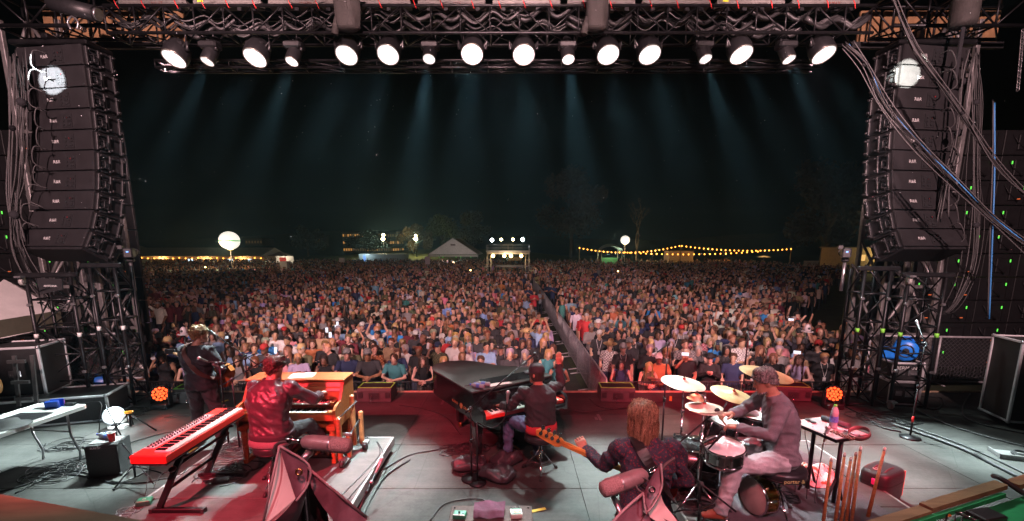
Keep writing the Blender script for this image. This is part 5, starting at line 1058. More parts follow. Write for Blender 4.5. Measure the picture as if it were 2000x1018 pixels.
part('rail', t, green, lambda b: plank(b, q0 - ev * .3, q2 - ev * .12, .03, .035, .088, -.055)); part('plank', t, lumber, lambda b: plank(b, q2 + ev * .08, q2 + ev * .6, .09, .04, .02, -.03))
part('panel', t, green, lambda b: plank(b, q0 - ev * .3, q2 + ev * .8, .9, .02, .12, -.11)); [part('post', t, black_paint, lambda b: b.box(q + en * .3 + Vector((0, 0, -.53)), (.07, .07, .8))) for q in (q0, q1, q2)]
pk = dep(1965, 985, 3.3); tag(part('thick_cable', None, cable_mat, lambda b: b.tube(spline([q2 + ev * .05 + Vector((0, .05, .015)), q2 + ev * .02 + en * .03 + Vector((0, 0, .03)), q2 + ev * .06 + en * .16 + Vector((0, 0, -.04)), q2 + ev * .1 + en * .32 + Vector((0, 0, -.07)), q2 + ev * .02 + en * .6 + Vector((0, 0, -.07))], 6), .02, 8)), 'thick black cable draped over the green platform', 'cable')
t = thing('effect_box', 'black electronics box with plugged leads on the green platform', 'electronics box', at(1925, 1014, .87), 12)
part('box', t, black_plastic, lambda b: b.box((0, 0, .025), (.2, .14, .05), None, .008)); [part('plug', t, chrome, lambda b: b.cyl((-.1, y, .03), (-.17, y + .02, .035), .009, n=8)) for y in (-.04, 0, .045)]
[part('lead', t, cable_mat, lambda b: b.tube(spline([(-.17, y, .035), (-.25, y + .03, .05), (-.34 - .03 * k, y - .05, .02), (-.42, y + .02 * k, .01)], 5), .006, 5)) for k, y in enumerate((-.04, 0, .045))]; part('orange_plug', t, mat('orange_plug', (.75, .2, .03), .4), lambda b: b.cyl((-.34, .06, .03), (-.27, .05, .035), .011, n=8))
t = thing('open_tray', 'dark tray with a cable near the right picture edge', 'tray', at(1985, 893, 0), -18)
part('tray', t, dull_metal, lambda b: (b.box((0, 0, .02), (.5, .26, .03)), b.box((-.24, 0, .04), (.02, .26, .05)), b.box((0, -.12, .04), (.5, .02, .05)))); [part('cable', t, cable_mat, lambda b: b.torus((.05, 0, .05 + .012 * k), .1 - .012 * k, .01, 18, 5)) for k in range(3)]
# ================================================================== FOREGROUND MICROPHONES IN FOLDED HOODS
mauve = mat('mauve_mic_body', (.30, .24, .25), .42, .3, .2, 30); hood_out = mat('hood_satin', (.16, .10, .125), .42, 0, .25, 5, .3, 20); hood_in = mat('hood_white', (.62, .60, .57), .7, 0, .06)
def sheet(b, pts, nu, nv, bulge, th=.004, wob=.004):
    """a padded four-cornered panel bulging along its normal"""
    A_, B2, C_, D2 = [Vector(p) for p in pts]; nrm = (B2 - A_).cross(D2 - A_).normalized()
    def fn(k):
        def g_(i, j):
            p = A_.lerp(B2, i).lerp(D2.lerp(C_, i), j); return p + nrm * (bulge * 4 * i * (1 - i) * .5 + bulge * 4 * j * (1 - j) * .5 + wob * noise.noise(p * 14) + k)
        return g_
    b.grid(fn(0), nu, nv); b.grid(fn(-th), nu, nv)
def big_mic(label, p0, p1, r, m):
    t = thing('hooded_microphone', label, 'microphone', (0, 0, 0)); d = (p1 - p0); L = d.length; M = TR(*p0) @ rot_to(d)
    part('body', t, m, lambda b: b.lathe([(r * .45, 0), (r * .8, .01), (r * .95, L * .2), (r * 1.0, L * .55), (r * 1.0, L * .6)], 24, M)); part('grille', t, mat('mauve_grille', (.36, .28, .28), .55, .3, .35, 220, .5, 300), lambda b: b.lathe([(r * 1.005, L * .6), (r * .98, L * .85), (r * .88, L * .96), (r * .5, L * 1.0), (.001, L * 1.0)], 24, M))
    part('band', t, grey_metal, lambda b: b.lathe([(r * 1.02, L * .585), (r * 1.025, L * .60), (r * 1.01, L * .612)], 24, M)); part('plug', t, chrome, lambda b: (b.lathe([(r * .38, -.055), (r * .42, -.03), (r * .36, -.028), (r * .36, 0)], 14, M), b.torus((0, 0, -.04), r * .42, .003, 14, 5, M)))
    return t, M
Yh = 1.55
m0, m1 = D(590, 862, 1.52), D(686, 872, 1.50)
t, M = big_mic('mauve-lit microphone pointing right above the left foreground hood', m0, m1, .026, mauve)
part('lead', t, grey_cable, lambda b: b.tube(spline([m0 + Vector((-.05, 0, .001)), m0 + Vector((-.085, 0, -.012)), m0 + Vector((-.09, 0, -.05)), m0 + Vector((-.05, .02, -.12))], 6), .0055, 6))
part('mount', t, grey_metal, lambda b: (b.tube([D(608, 880, 1.52), D(596, 893, 1.5), D(588, 905, 1.5)], .012, 8), b.ball(D(604, 884, 1.52), .015, 8, 6)))
t = thing('canvas_hood', 'satin hood with white lining and brass eyelet at the left foreground', 'hood', (0, 0, 0))
part('lining', t, hood_in, lambda b: sheet(b, [D(547, 876, 1.44), D(580, 972, 1.42), D(512, 1030, 1.40), D(535, 930, 1.46)], 12, 12, .01))
part('flap', t, hood_out, lambda b: sheet(b, [D(546, 872, 1.435), D(601, 908, 1.46), D(600, 945, 1.45), D(579, 978, 1.41)], 14, 12, .016))
part('lower_flap', t, hood_out, lambda b: sheet(b, [D(580, 970, 1.415), D(600, 950, 1.45), D(560, 1050, 1.5), D(510, 1034, 1.40)], 10, 10, -.02))
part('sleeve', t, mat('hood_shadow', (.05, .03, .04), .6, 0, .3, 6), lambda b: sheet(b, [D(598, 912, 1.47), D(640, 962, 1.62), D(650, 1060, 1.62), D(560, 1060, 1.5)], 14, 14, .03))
part('side_flap', t, hood_out, lambda b: sheet(b, [D(600, 915, 1.50), D(715, 1012, 1.60), D(690, 1070, 1.55), D(612, 965, 1.50)], 24, 10, .012, .004, .02))
part('piping', t, mat('hood_piping', (.3, .26, .27), .5), lambda b: (b.tube([D(546, 871, 1.43), D(512, 1030, 1.395)], .004, 5), b.tube(spline([D(546, 871, 1.43), D(602, 907, 1.455), D(602, 945, 1.445), D(579, 979, 1.405)], 5), .004, 5), b.tube([D(600, 913, 1.495), D(716, 1011, 1.595)], .005, 5)))
part('eyelet', t, mat('brass', (.5, .36, .14)), lambda b: b.torus((0, 0, 0), .0085, .0035, 16, 6, TR(*D(584, 922, 1.42)) @ RX(75)))
part('stand', t, black_metal, lambda b: b.cyl(D(590, 905, 1.50), Vector((D(590, 905, 1.5).x, D(590, 905, 1.5).y, .02)), .012)); part('base', t, black_metal, lambda b: b.lathe([(.001, 0), (.12, 0), (.12, .015), (.01, .03)], 16, TR(D(590, 905, 1.5).x, D(590, 905, 1.5).y, 0)))
m0, m1 = D(1262, 926, 1.50), D(1174, 958, 1.44)
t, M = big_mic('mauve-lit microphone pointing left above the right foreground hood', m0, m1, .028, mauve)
part('lead', t, grey_cable, lambda b: b.tube(spline([m0 + Vector((.05, 0, .012)), D(1300, 908, 1.5), D(1318, 895, 1.5)], 5), .006, 6)); part('mount', t, black_metal, lambda b: (b.tube([D(1248, 944, 1.48), D(1262, 955, 1.47), D(1268, 968, 1.45)], .007, 6), b.ball(D(1250, 942, 1.48), .013, 8, 6)))
part('clamp_loop', t, grey_cable, lambda b: b.torus((0, 0, 0), .022, .004, 16, 5, TR(*D(1256, 948, 1.46)) @ RX(60)))
t = thing('canvas_hood', 'satin hood with eyelet and white lining at the right foreground', 'hood', (0, 0, 0))
part('flap', t, hood_out, lambda b: sheet(b, [D(1289, 908, 1.46), D(1291, 955, 1.45), D(1266, 998, 1.41), D(1258, 960, 1.43)], 14, 12, .014))
part('lining', t, hood_in, lambda b: sheet(b, [D(1290, 965, 1.46), D(1320, 1020, 1.48), D(1330, 1060, 1.46), D(1258, 1000, 1.42)], 12, 12, .012, .004, .02))
part('lower_flap', t, hood_out, lambda b: sheet(b, [D(1252, 968, 1.45), D(1266, 1000, 1.42), D(1290, 1060, 1.4), D(1190, 1030, 1.38)], 16, 12, .02, .004, .012))
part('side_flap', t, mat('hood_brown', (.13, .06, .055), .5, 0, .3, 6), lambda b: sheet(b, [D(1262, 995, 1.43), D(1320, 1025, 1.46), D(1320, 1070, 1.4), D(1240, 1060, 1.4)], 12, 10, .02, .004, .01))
part('piping', t, mat('hood_piping', (.3, .26, .27), .5), lambda b: (b.tube(spline([D(1256, 964, 1.44), D(1220, 995, 1.42), D(1188, 1030, 1.38)], 5), .005, 5), b.tube(spline([D(1291, 906, 1.455), D(1292, 955, 1.445), D(1264, 1000, 1.405), D(1256, 962, 1.43)], 5), .0035, 5)))
part('eyelet', t, chrome, lambda b: b.torus((0, 0, 0), .0085, .0035, 16, 6, TR(*D(1273, 957, 1.41)) @ RX(75)))
part('stand', t, grey_metal, lambda b: b.cyl(D(1196, 966, 1.5), D(1228, 1040, 1.45), .009)); part('base', t, black_metal, lambda b: (b.cyl(D(1228, 1038, 1.45), Vector((D(1228, 1038, 1.45).x, D(1228, 1038, 1.45).y, .02)), .012), b.lathe([(.001, 0), (.12, 0), (.12, .015), (.01, .03)], 16, TR(D(1228, 1038, 1.45).x, D(1228, 1038, 1.45).y, 0))))
# ================================================================== SIDE TOWERS
def silver_tower(side, label):
    xa, xb = (-10.5, -9.3) if side < 0 else (8.4, 9.6); Y0, Y1 = 10.4, 11.3; z0, z1 = GZ, 7.4
    t = thing('support_tower', label, 'truss tower', (0, 0, 0)); mid = (xa + xb) / 2
    for x in (xa, xb, mid):
        for y in (Y0, Y1) if x != mid else (Y0,): part('upright', t, dull_metal, lambda b: b.box((x, y, (z0 + z1) / 2), (.09, .09, z1 - z0), None, .01))
    n = 8; h = (z1 - z0) / n
    for i in range(n):
        z = z0 + i * h
        for y in (Y0, Y1):
            part('rung', t, dull_metal, lambda b: b.box((mid, y, z + .04), (xb - xa - .09, .06, .07)))
            part('diagonal', t, dull_metal, lambda b: b.cyl((xa, y + .01, z), (mid, y + .01, z + h), .035, n=8)); part('diagonal', t, dull_metal, lambda b: b.cyl((xb, y - .01, z), (mid, y - .01, z + h), .035, n=8))
        for x in (xa, xb): part('side_brace', t, dull_metal, lambda b: b.cyl((x, Y0, z), (x, Y1, z + h), .03, n=8))
    return t
silver_tower(-1, 'grey metal support tower below the left speaker array'); silver_tower(1, 'grey metal support tower below the right speaker array')
def small_caster(t, c, m=grey_metal):
    x, y, z = c
    part('caster_fork', t, m, lambda b: (b.box((x, y, z + .05), (.09, .11, .03)), b.box((x - .03, y + .03, z + .0), (.012, .06, .1)), b.box((x + .03, y + .03, z), (.012, .06, .1))))
    part('caster_wheel', t, mat('caster_grey', (.4, .38, .36), .5), lambda b: b.cyl((x - .022, y + .05, z - .03), (x + .022, y + .05, z - .03), .062, n=16))
def black_tower(c, w, d, h, label, rz, casters=True):
    t = thing('rolling_truss', label, 'truss tower', c, rz)
    for x in (-w / 2, w / 2):
        for y in (-d / 2, d / 2): part('upright', t, black_metal, lambda b: b.cyl((x, y, .05), (x, y, h), .028, n=10))
    n = int(h / .42); k = h / n
    for i in range(n):
        for (a, b_) in (((-w / 2, -d / 2), (w / 2, -d / 2)), ((-w / 2, d / 2), (w / 2, d / 2)), ((-w / 2, -d / 2), (-w / 2, d / 2)), ((w / 2, -d / 2), (w / 2, d / 2))):
            p, q = Vector((*a, i * k + .08)), Vector((*b_, i * k + .08)); part('rung', t, black_metal, lambda b: b.cyl(p, q, .016, n=6)); 
            pp, qq = (p, q + Vector((0, 0, k))) if i % 2 else (q, p + Vector((0, 0, k))); part('diagonal', t, black_metal, lambda b: b.cyl(pp, qq, .013, n=6))
    part('top_beam', t, black_metal, lambda b: b.box((0, -d / 2, h + .02), (w + .25, .08, .08), None, .015))
    if casters:
        small_caster(t, (-w / 2 - .02, -d / 2 - .09, h - .05)); small_caster(t, (-w / 2, -d / 2 - .08, .11))
    for x in (-w / 2, w / 2): part('tape_band', t, green_tape if rz < 0 else white_plastic, lambda b: b.cyl((x, -d / 2, h * .56), (x, -d / 2, h * .59), .031, n=10))
    [part('clamp', t, grey_metal, lambda b: b.box((x, -d / 2 - .03, z), (.06, .05, .05), None, .01)) for x in (-w / 2, w / 2) for z in (h * .3, h * .8)]
    return t
black_tower((-7.75, 7.9, 0), .62, .45, 2.35, 'outer black rolling truss with upturned casters at stage left edge', 12); black_tower((-7.0, 8.1, 0), .38, .42, 2.5, 'inner black lattice truss beside the left red floor lamp', 8, False)
black_tower((6.98, 7.95, 0), .55, .45, 2.35, 'outer black rolling truss with upturned casters by the blue fan', -10); black_tower((6.22, 8.05, 0), .40, .42, 2.45, 'inner black lattice truss beside the right red floor lamp', -8, False)
# beacon-like domes on poles
def dome(p, label):
    t = thing('dome_camera', label, 'dome camera', p); stand_base(t, (0, 0, 0), 'round', 1.22, black_metal)
    part('tray', t, mat('dome_grey', (.35, .33, .34), .35), lambda b: b.lathe([(.02, 1.2), (.10, 1.22), (.105, 1.235), (.08, 1.24)], 20)); part('dome', t, mat('dome_shell', (.38, .33, .35), .25), lambda b: b.lathe([(.055, 1.24), (.058, 1.29), (.045, 1.345), (.025, 1.365), (.001, 1.37)], 18))
    part('lens', t, black_plastic, lambda b: b.ball((.0, -.048, 1.29), .024, 10, 8))
dome(at(362, 790, 0) + Vector((-.15, .4, 0)), 'grey dome camera on a pole behind the guitarist'); dome(at(1572, 772, 0) + Vector((0, .15, 0)), 'pink-lit dome camera on a pole behind the drummer')
# broadcast cameras high on the towers
for c, rz, lab in (((-7.05, 8.6, 2.62), 30, 'broadcast camera with long lens on the left tower'), ((6.15, 8.6, 2.62), -30, 'broadcast camera with long lens on the right tower')):
    t = thing('video_camera', lab, 'video camera', c, rz)
    part('body', t, black_plastic, lambda b: b.box((0, 0, .1), (.14, .34, .18), None, .02)); part('lens', t, black_plastic, lambda b: (b.cyl((0, .17, .1), (0, .44, .1), .055, .07, 16), b.cyl((0, .44, .1), (0, .5, .1), .078, n=16))); part('viewfinder', t, black_plastic, lambda b: b.box((-.1, -.08, .2), (.08, .16, .08), None, .01))
    part('head', t, black_metal, lambda b: b.box((0, 0, -.03), (.12, .14, .08), None, .02)); part('post', t, grey_metal, lambda b: b.cyl((0, 0, -.06), (0, 0, -.6), .03)); part('tally', t, mat('blue_led', (.1, .3, 1), .4, 0, 0, emit=3), lambda b: b.box((.0, -.172, .12), (.03, .006, .02)))
# ================================================================== LED WALL BACKS BEHIND THE ARRAYS
def led_wall(x0, x1, label, Y=11.8):
    t = thing('video_wall', label, 'video wall', (0, 0, 0)); n = 6; k = 10; w_ = (x1 - x0) / n; z0, z1 = -.3, 5.6; h_ = (z1 - z0) / k
    pn = MB(); pn.box((0, 0, 0), (w_ - .02, .08, h_ - .02), None, .01); pn.box((0, -.06, 0), (w_ * .3, .06, h_ * .6), None, .01); pn.box((w_ * .3, -.05, 0), (.03, .04, h_ * .8)); pn.tube([(-w_ * .3, -.06, h_ * .3), (-w_ * .2, -.1, 0), (w_ * .1, -.09, -h_ * .35)], .012, 5); pme = pn.mesh('panel', mat('wall_back', (.006, .006, .007), .6, 0, .3))
    ld = MB(); ld.box((0, 0, 0), (.025, .01, .07)); lme = ld.mesh('status_light', mat('green_status', (.1, .8, .1), .4, 0, 0, emit=.9, ecol=(.16, 1, .1))); l2 = MB(); l2.box((0, 0, 0), (.07, .01, .022)); l2e = l2.mesh('status_light', mat('orange_status', (.6, .15, .05), .4, 0, 0, emit=.35, ecol=(1, .2, .06)))
    for i in range(n):
        for j in range(k):
            o = link('panel', pme, t); o.location = (x0 + (i + .5) * w_, Y, z0 + (j + .5) * h_)
            e1 = link('status_light', lme, o); e1.location = (w_ * random.choice((-.25, .2)), -.1, h_ * .2)
            if random.random() < .6: e1 = link('status_light', l2e, o); e1.location = (w_ * .1, -.1, -h_ * .25)
    return t
led_wall(9.2, 14.6, 'dark back of a video wall with green status lights at the right'); led_wall(-15.2, -9.4, 'dark back of a video wall with green status lights at the left')
# ================================================================== ROOF PIECES IN THE UPPER CORNERS
for side, lab in ((-1, 'left'), (1, 'right')):
    x0 = -9.8 if side < 0 else 7.2
    t = box_truss('roof_truss', 'dark roof truss above the %s speaker array' % lab, (x0, 9.6, 6.95), (1, 0, 0), 2.6, (0, .6, 0), (0, 0, .6), .035, 4, black_metal)
    t = thing('roof_panel', 'warm-lit wooden roof panel showing through the %s roof truss' % lab, 'roof panel', (0, 0, 0))
    for i in range(6): part('slat', t, mat('roof_board', (.30, .17, .08), .6, 0, .3, 5), lambda b: b.box((x0 + .25 + i * .5, 10.6, 7.3), (.42, .06, .7), None, .01))
    part('beam', t, black_paint, lambda b: b.box((x0 + 1.4, 10.5, 6.95), (3.2, .1, .12)))
    if side < 0:
        tt = thing('chain_motor', 'black cylindrical chain hoist above the left speaker array', 'hoist', dep(152, 18, 9.0)); part('drum', tt, black_plastic, lambda b: b.cyl((-.45, 0, .1), (.32, 0, -.08), .13, n=16))
        part('cap', tt, grey_metal, lambda b: b.cyl((.32, 0, -.08), (.36, 0, -.09), .10, n=16))
        tt = thing('shackle', 'steel shackle hanging over the left speaker array', 'shackle', dep(143, 48, 9.0)); part('bow', tt, grey_metal, lambda b: b.tube(spline([(-.05, 0, -.08), (-.09, 0, .04), (0, 0, .13), (.09, 0, .04), (.05, 0, -.08)], 5), .018, 6)); [part('chain', tt, grey_metal, lambda b: b.torus((0, 0, -.12 - .05 * i), .03, .011, 10, 5, RY(0) @ RX(90) if i % 2 else RX(90))) for i in range(3)]
    else:
        tt = thing('chain_bag', 'brown barrel-shaped chain bag above the right speaker array', 'bag', dep(1885, 15, 8.8)); part('bag', tt, mat('brown_canvas', (.05, .045, .042)), lambda b: b.lathe([(.001, -.3), (.18, -.3), (.2, -.25), (.21, .3)], 20)); part('strap', tt, black_cloth, lambda b: b.box((.02, 0, -.7), (.06, .03, .9)))
        tt = thing('hoist_chain', 'thin steel hoist chain hanging at the far right', 'chain', (0, 0, 0))
        c0, c1 = dep(1998, 60, 9.5), dep(1988, 175, 9.5)
        for i in range(22): part('chain_link', tt, grey_metal, lambda b: b.torus((0, 0, 0), .028, .009, 8, 4, TR(*c0.lerp(c1, i / 21)) @ RX(90) @ RY(90 * (i % 2))))
# ================================================================== CABLES HANGING AT THE ARRAYS
def bundle(label, pts, n, spread, r, mats, sag=0, name='cable_bundle', seed=1):
    t = thing(name, label, 'cable bundle', (0, 0, 0)); rs = random.Random(seed); P = [Vector(p) for p in pts]
    for k in range(n):
        off = Vector((rs.gauss(0, spread), rs.gauss(0, spread), rs.gauss(0, spread))); q = [p + off * (1 + .5 * rs.uniform(-1, 1)) + Vector((rs.gauss(0, spread * .5), 0, rs.gauss(0, spread * .5))) for p in P]
        part('cable', t, mats[k % len(mats)], lambda b: b.tube(spline(q, 6), r, 6))
    for f in (.3, .6): i = int(f * (len(P) - 1)); part('wrap', t, black_cloth, lambda b: b.ball(P[max(1, i)], (spread * 1.3,) * 3, 8, 6))
    return t
bl = mat('blue_cable', (.05, .25, .6), .45, 0, .1)
bundle('cable bundle slanting from the truss end across the right array', [dep(1652, 85, 8.5), dep(1690, 125, 8.4), dep(1730, 205, 8.2), dep(1790, 280, 8.0), dep(1865, 355, 7.8), dep(1940, 430, 7.6), dep(2030, 495, 7.4)], 9, .035, .0085, [grey_cable, cable_mat, grey_cable, cable_mat, grey_cable, bl], seed=2)
bundle('steeper cable bundle crossing the top of the right array', [dep(1740, -20, 8.3), dep(1780, 75, 8.3), dep(1815, 130, 8.2), dep(1880, 220, 8.1), dep(1950, 320, 8.0), dep(2030, 400, 7.9)], 7, .03, .0085, [grey_cable, cable_mat, grey_cable], seed=3)
bundle('vertical looped cables beside the right speaker array', [dep(1904, 100, 8.9), dep(1906, 200, 8.9), dep(1907, 330, 8.85), dep(1906, 440, 8.8), dep(1890, 540, 8.7), dep(1850, 610, 8.6), dep(1812, 600, 8.6)], 9, .045, .0085, [grey_cable, cable_mat], seed=4)
bundle('loop of cables drooping over the right array back', [dep(1900, 105, 8.85), dep(1880, 160, 8.85), dep(1872, 260, 8.85), dep(1850, 350, 8.85), dep(1838, 430, 8.8)], 4, .05, .013, [grey_cable], seed=5)
bundle('blue and black lead running down past the right array', [dep(1940, 200, 9.0), dep(1938, 330, 9.0), dep(1934, 450, 8.9), dep(1930, 620, 8.8)], 3, .02, .013, [bl, cable_mat, grey_cable], seed=6)
bundle('grey cables hanging down the left speaker array', [dep(34, 110, 8.9), dep(42, 200, 8.85), dep(38, 320, 8.8), dep(28, 420, 8.7), dep(40, 500, 8.5), dep(85, 580, 8.3), dep(130, 600, 8.2)], 10, .06, .0085, [grey_cable, cable_mat, grey_cable], seed=7)
bundle('second strand of grey cables along the left array', [dep(22, 110, 8.9), dep(24, 250, 8.85), dep(20, 380, 8.8), dep(34, 480, 8.6)], 5, .04, .013, [grey_cable], seed=8)
rs = random.Random(12)
for side in (-1, 1):
    for i in range(10):
        y = 105 + i * 37.5; u0 = (92 if side < 0 else 1838) - (i > 7) * side * -14; k = rs.uniform(18, 38)
        pts = [dep(u0, y, 8.92), dep(u0 + (-k if side < 0 else k * .7), y - 6, 8.75), dep(u0 + (-k * 1.1 if side < 0 else k), y + 22, 8.75), dep(u0 + (-8 if side < 0 else 12), y + 38, 8.85)]
        tag(part('link_cable', None, grey_cable, lambda b: b.tube(spline(pts, 6), .010, 6)), 'grey link cable looping on the %s cabinet from the top of the %s array' % (ORD(i), ('left', 'right')[side > 0]), 'cable')
# ================================================================== STAGE LEFT: CANOPY, CASES, TABLE
canvas = mat('white_canvas', (.55, .53, .52), .8, 0, .1, 4); canv_in = mat('olive_valance', (.10, .10, .07), .8, 0, .15)
t = thing('canopy_tent', 'corner of a white pop-up canopy at the left edge', 'canopy', (0, 0, 0)); cr = dep(115, 608, 8.6)
apex = dep(-260, 545, 7.9); fl = dep(-120, 650, 7.0); bl_ = dep(80, 597, 9.6) + Vector((-3.5, .8, 0)); 
e0 = dep(118, 606, 8.6); e1 = dep(-90, 640, 6.9); e2 = e0 + Vector((-1.8, 1.6, 0)); e3 = e1 + Vector((-1.8, 1.6, 0)); ap = (e0 + e1 + e2 + e3) / 4 + Vector((0, 0, .6))
part('roof', t, canvas, lambda b: b.add([e0, e1, e3, e2, ap, e0 - Vector((0, 0, .01)), e1 - Vector((0, 0, .01)), e3 - Vector((0, 0, .01)), e2 - Vector((0, 0, .01)), ap - Vector((0, 0, .012))], [(0, 1, 4), (1, 2, 4), (2, 3, 4), (3, 0, 4), (6, 5, 9), (7, 6, 9), (8, 7, 9), (5, 8, 9)]))
def valance(b):
    for p, q in ((e0, e1), (e0, e2), (e1, e3)): b.loft([[p, p - Vector((0, 0, .3)), p - Vector((.004, 0, .3)), p - Vector((.004, 0, 0))], [q, q - Vector((0, 0, .3)), q - Vector((.004, 0, .3)), q - Vector((.004, 0, 0))]], True, None, False)
part('valance', t, canv_in, valance); part('edge_piping', t, canvas, lambda b: b.cyl(e0 - Vector((0, 0, .3)), e1 - Vector((0, 0, .3)), .012, n=6))
lg = dep(72, 625, 8.4); part('leg', t, dull_metal, lambda b: (b.cyl((lg.x, lg.y, 0), lg + Vector((0, 0, .1)), .022, n=8), b.box((lg.x, lg.y, 1.25), (.06, .06, .09)))); part('leg', t, dull_metal, lambda b: b.cyl((e1.x, e1.y, 0), e1, .022, n=8))
case_edge = mat('case_edge', (.62, .62, .64), .5, .25, .15)
def road_case(label, c, d, rz, name='road_case', m=None, handles=True, tape=None):
    t = thing(name, label, 'road case', c, rz); x, y, z = [q / 2 for q in d]
    part('shell', t, m or mat('case_black', (.02, .02, .021), .55, 0, .3, 12, .1, 90), lambda b: b.box((0, 0, z), d))
    for s in (-1, 1):
        for q in (-1, 1): part('corner_rail', t, case_edge, lambda b: b.box((s * x, q * y, z), (.04, .04, d[2] + .01), None, .008)); part('edge_rail', t, case_edge, lambda b: b.box((0, s * y, z + q * z), (d[0], .035, .035), None, .006)); part('edge_rail', t, case_edge, lambda b: b.box((s * x, 0, z + q * z), (.035, d[1], .035), None, .006))
        part('ball_corner', t, grey_metal, lambda b: [b.ball((s * x, q * y, k), .035, 8, 6) for q in (-1, 1) for k in (0, d[2])], 'stuff')
    part('latch', t, grey_metal, lambda b: (b.box((-x * .4, -y - .006, z * 1.0), (.11, .02, .09), None, .01), b.box((-x * .4, -y - .02, z), (.05, .02, .03))))
    part('handle', t, grey_metal, lambda b: (b.box((x * .35, -y - .006, z * .95), (.16, .018, .11), None, .01), b.tube([(x * .35 - .05, -y - .02, z * .95), (x * .35 - .04, -y - .04, z * .95 - .02), (x * .35 + .04, -y - .04, z * .95 - .02), (x * .35 + .05, -y - .02, z * .95)], .008, 6)))
    if tape: part('tape', t, tape, lambda b: b.box((0, -y - .004, d[2] * .96), (d[0] * .45, .006, .05)))
    return t
road_case('long dark road case lying under the canopy, with steel latch', (-7.7, 7.35, 0), (1.9, .7, .42), 16); road_case('upper dark road case stacked below the canopy corner', (-8.3, 7.45, .43), (1.1, .65, .8), 16)
t = thing('flat_bracket', 'grey ladder-shaped bracket leaning on the left road cases', 'bracket', dep(55, 795, 6.95), 10)
[part('rail', t, mat('bracket_grey', (.16, .15, .15), .5, .4, .2), lambda b: b.box((x, 0, .42), (.05, .03, .8), RX(-6))) for x in (-.12, .12)]; [part('rung', t, mat('bracket_grey', (.16, .15, .15)), lambda b: b.box((0, -.05 - .0 * z, z), (.24, .03, .05))) for z in (.15, .42, .75)]
t = thing('wooden_instrument', 'round orange-brown instrument edge at the left picture edge', 'instrument', dep(-6, 752, 6.6)); part('body', t, mat('amber_wood', (.5, .24, .08), .4), lambda b: b.ball((0, 0, 0), (.07, .05, .14), 14, 10))
# white folding table
za = .74; c0, c1, c2 = at(172, 788, za), at(0, 866, za), at(120, 781, za)
t = thing('folding_table', 'white folding table at the left edge with small items on it', 'table', (0, 0, 0)); dvx = Vector((.10, 1, 0)).normalized(); nvx = Vector((-dvx.y, dvx.x, 0)); near = at(-60, 892, za)
T0 = at(173, 790, za); Lt, Wt = 1.85, .72
def tp_(a, c, z): return T0 + Vector((0, 0, z)) - dvx * a + nvx * c
rr = .05
def ttop(b):
    ol = [(rr, 0), (Lt, 0), (Lt, Wt), (rr, Wt), (0.01, Wt - .03), (0, Wt - rr), (0, rr), (.01, .03)]
    b.loft([[tp_(a, c, z) for a, c in ol] for z in (-.045, -.04, -.006, 0)], True, None, False)
part('top', t, white_plastic, ttop)
for a in (.22, 1.5):
    for c in (.08, Wt - .08): part('leg', t, grey_metal, lambda b: b.tube([tp_(a, c, -.05), tp_(a + .0, c, -.35), tp_(a - .06, c - .02, -.6), tp_(a - .05, c - .02, -za + .005)], .014, 8))
    part('brace', t, grey_metal, lambda b: b.cyl(tp_(a, .08, -.3), tp_(a, Wt - .08, -.3), .011))
def on_table(u, v, dz=0): return at(u, v, za) + Vector((0, 0, dz))
t = thing('blue_pouch', 'bright blue folded pouch on the white folding table', 'pouch', on_table(104, 797), 20); part('front', t, blue_plastic, lambda b: b.box((0, 0, .05), (.15, .05, .1), RX(12), .01)); part('back', t, blue_plastic, lambda b: b.box((.02, .06, .055), (.15, .03, .11), RX(-8), .008))
tag(part('phone', None, black_plastic, lambda b: b.box((0, 0, .006), (.16, .08, .011), RZ(5), .003)), 'black phone lying beside the blue pouch', 'phone').location = on_table(80, 798)
tag(part('black_cloth', None, black_cloth, lambda b: b.grid(lambda a, c: Vector((.42 * a - .2, .30 * c - .15, .006 + .012 * max(0, noise.noise((a * 4, c * 4, 3))))), 14, 10)), 'black cloth spread on the white folding table', 'cloth').location = on_table(48, 815)
tag(part('grey_hat', None, mat('grey_felt', (.12, .12, .12), .9, 0, .2), lambda b: b.lathe([(.001, .08), (.09, .075), (.11, .03), (.17, .012), (.2, .006), (.2, .0)], 24)), 'flat grey hat on the near end of the folding table', 'hat').location = on_table(18, 832)
t = thing('adapter', 'small black adapter with lead at the far end of the folding table', 'adapter', on_table(138, 792)); part('box', t, black_plastic, lambda b: b.box((0, 0, .02), (.12, .06, .035), None, .006)); part('lead', t, cable_mat, lambda b: b.tube(spline([(.05, 0, .02), (.2, .1, .015), (.36, .06, 0), (.40, -.05, -.2), (.38, -.1, -.6)], 5), .006, 5))
# combo amplifier with a red cup
t = thing('bass_amplifier', 'small black amplifier leaning by the left mic stands', 'amplifier', at(205, 932, 0) + Vector((-.03, .13, 0)), 14)
part('cabinet', t, mat('amp_tolex', (.02, .02, .021), .7, 0, .3, 40, .3, 200), lambda b: b.loft([[Vector((x, y, z)) for x, y in ((-.17, -.13), (.17, -.13), (.17, .17), (-.17, .17))] for x_, z in ((0, .01), (0, .42))], True, None, False)); part('grille', t, grille_mat, lambda b: b.box((0, -.135, .2), (.31, .008, .36))); part('top_panel', t, dull_metal, lambda b: b.box((0, .02, .425), (.30, .2, .01)))
[part('corner', t, black_rubber, lambda b: b.ball((x, -.13, z), .022, 6, 5)) for x in (-.17, .17) for z in (.02, .41)]; text('SUN SP', .035, white_print, t, TR(-.05, -.141, .39) @ RX(90))
AT = at(205, 932, 0) + Vector((-.03, .13, .43))
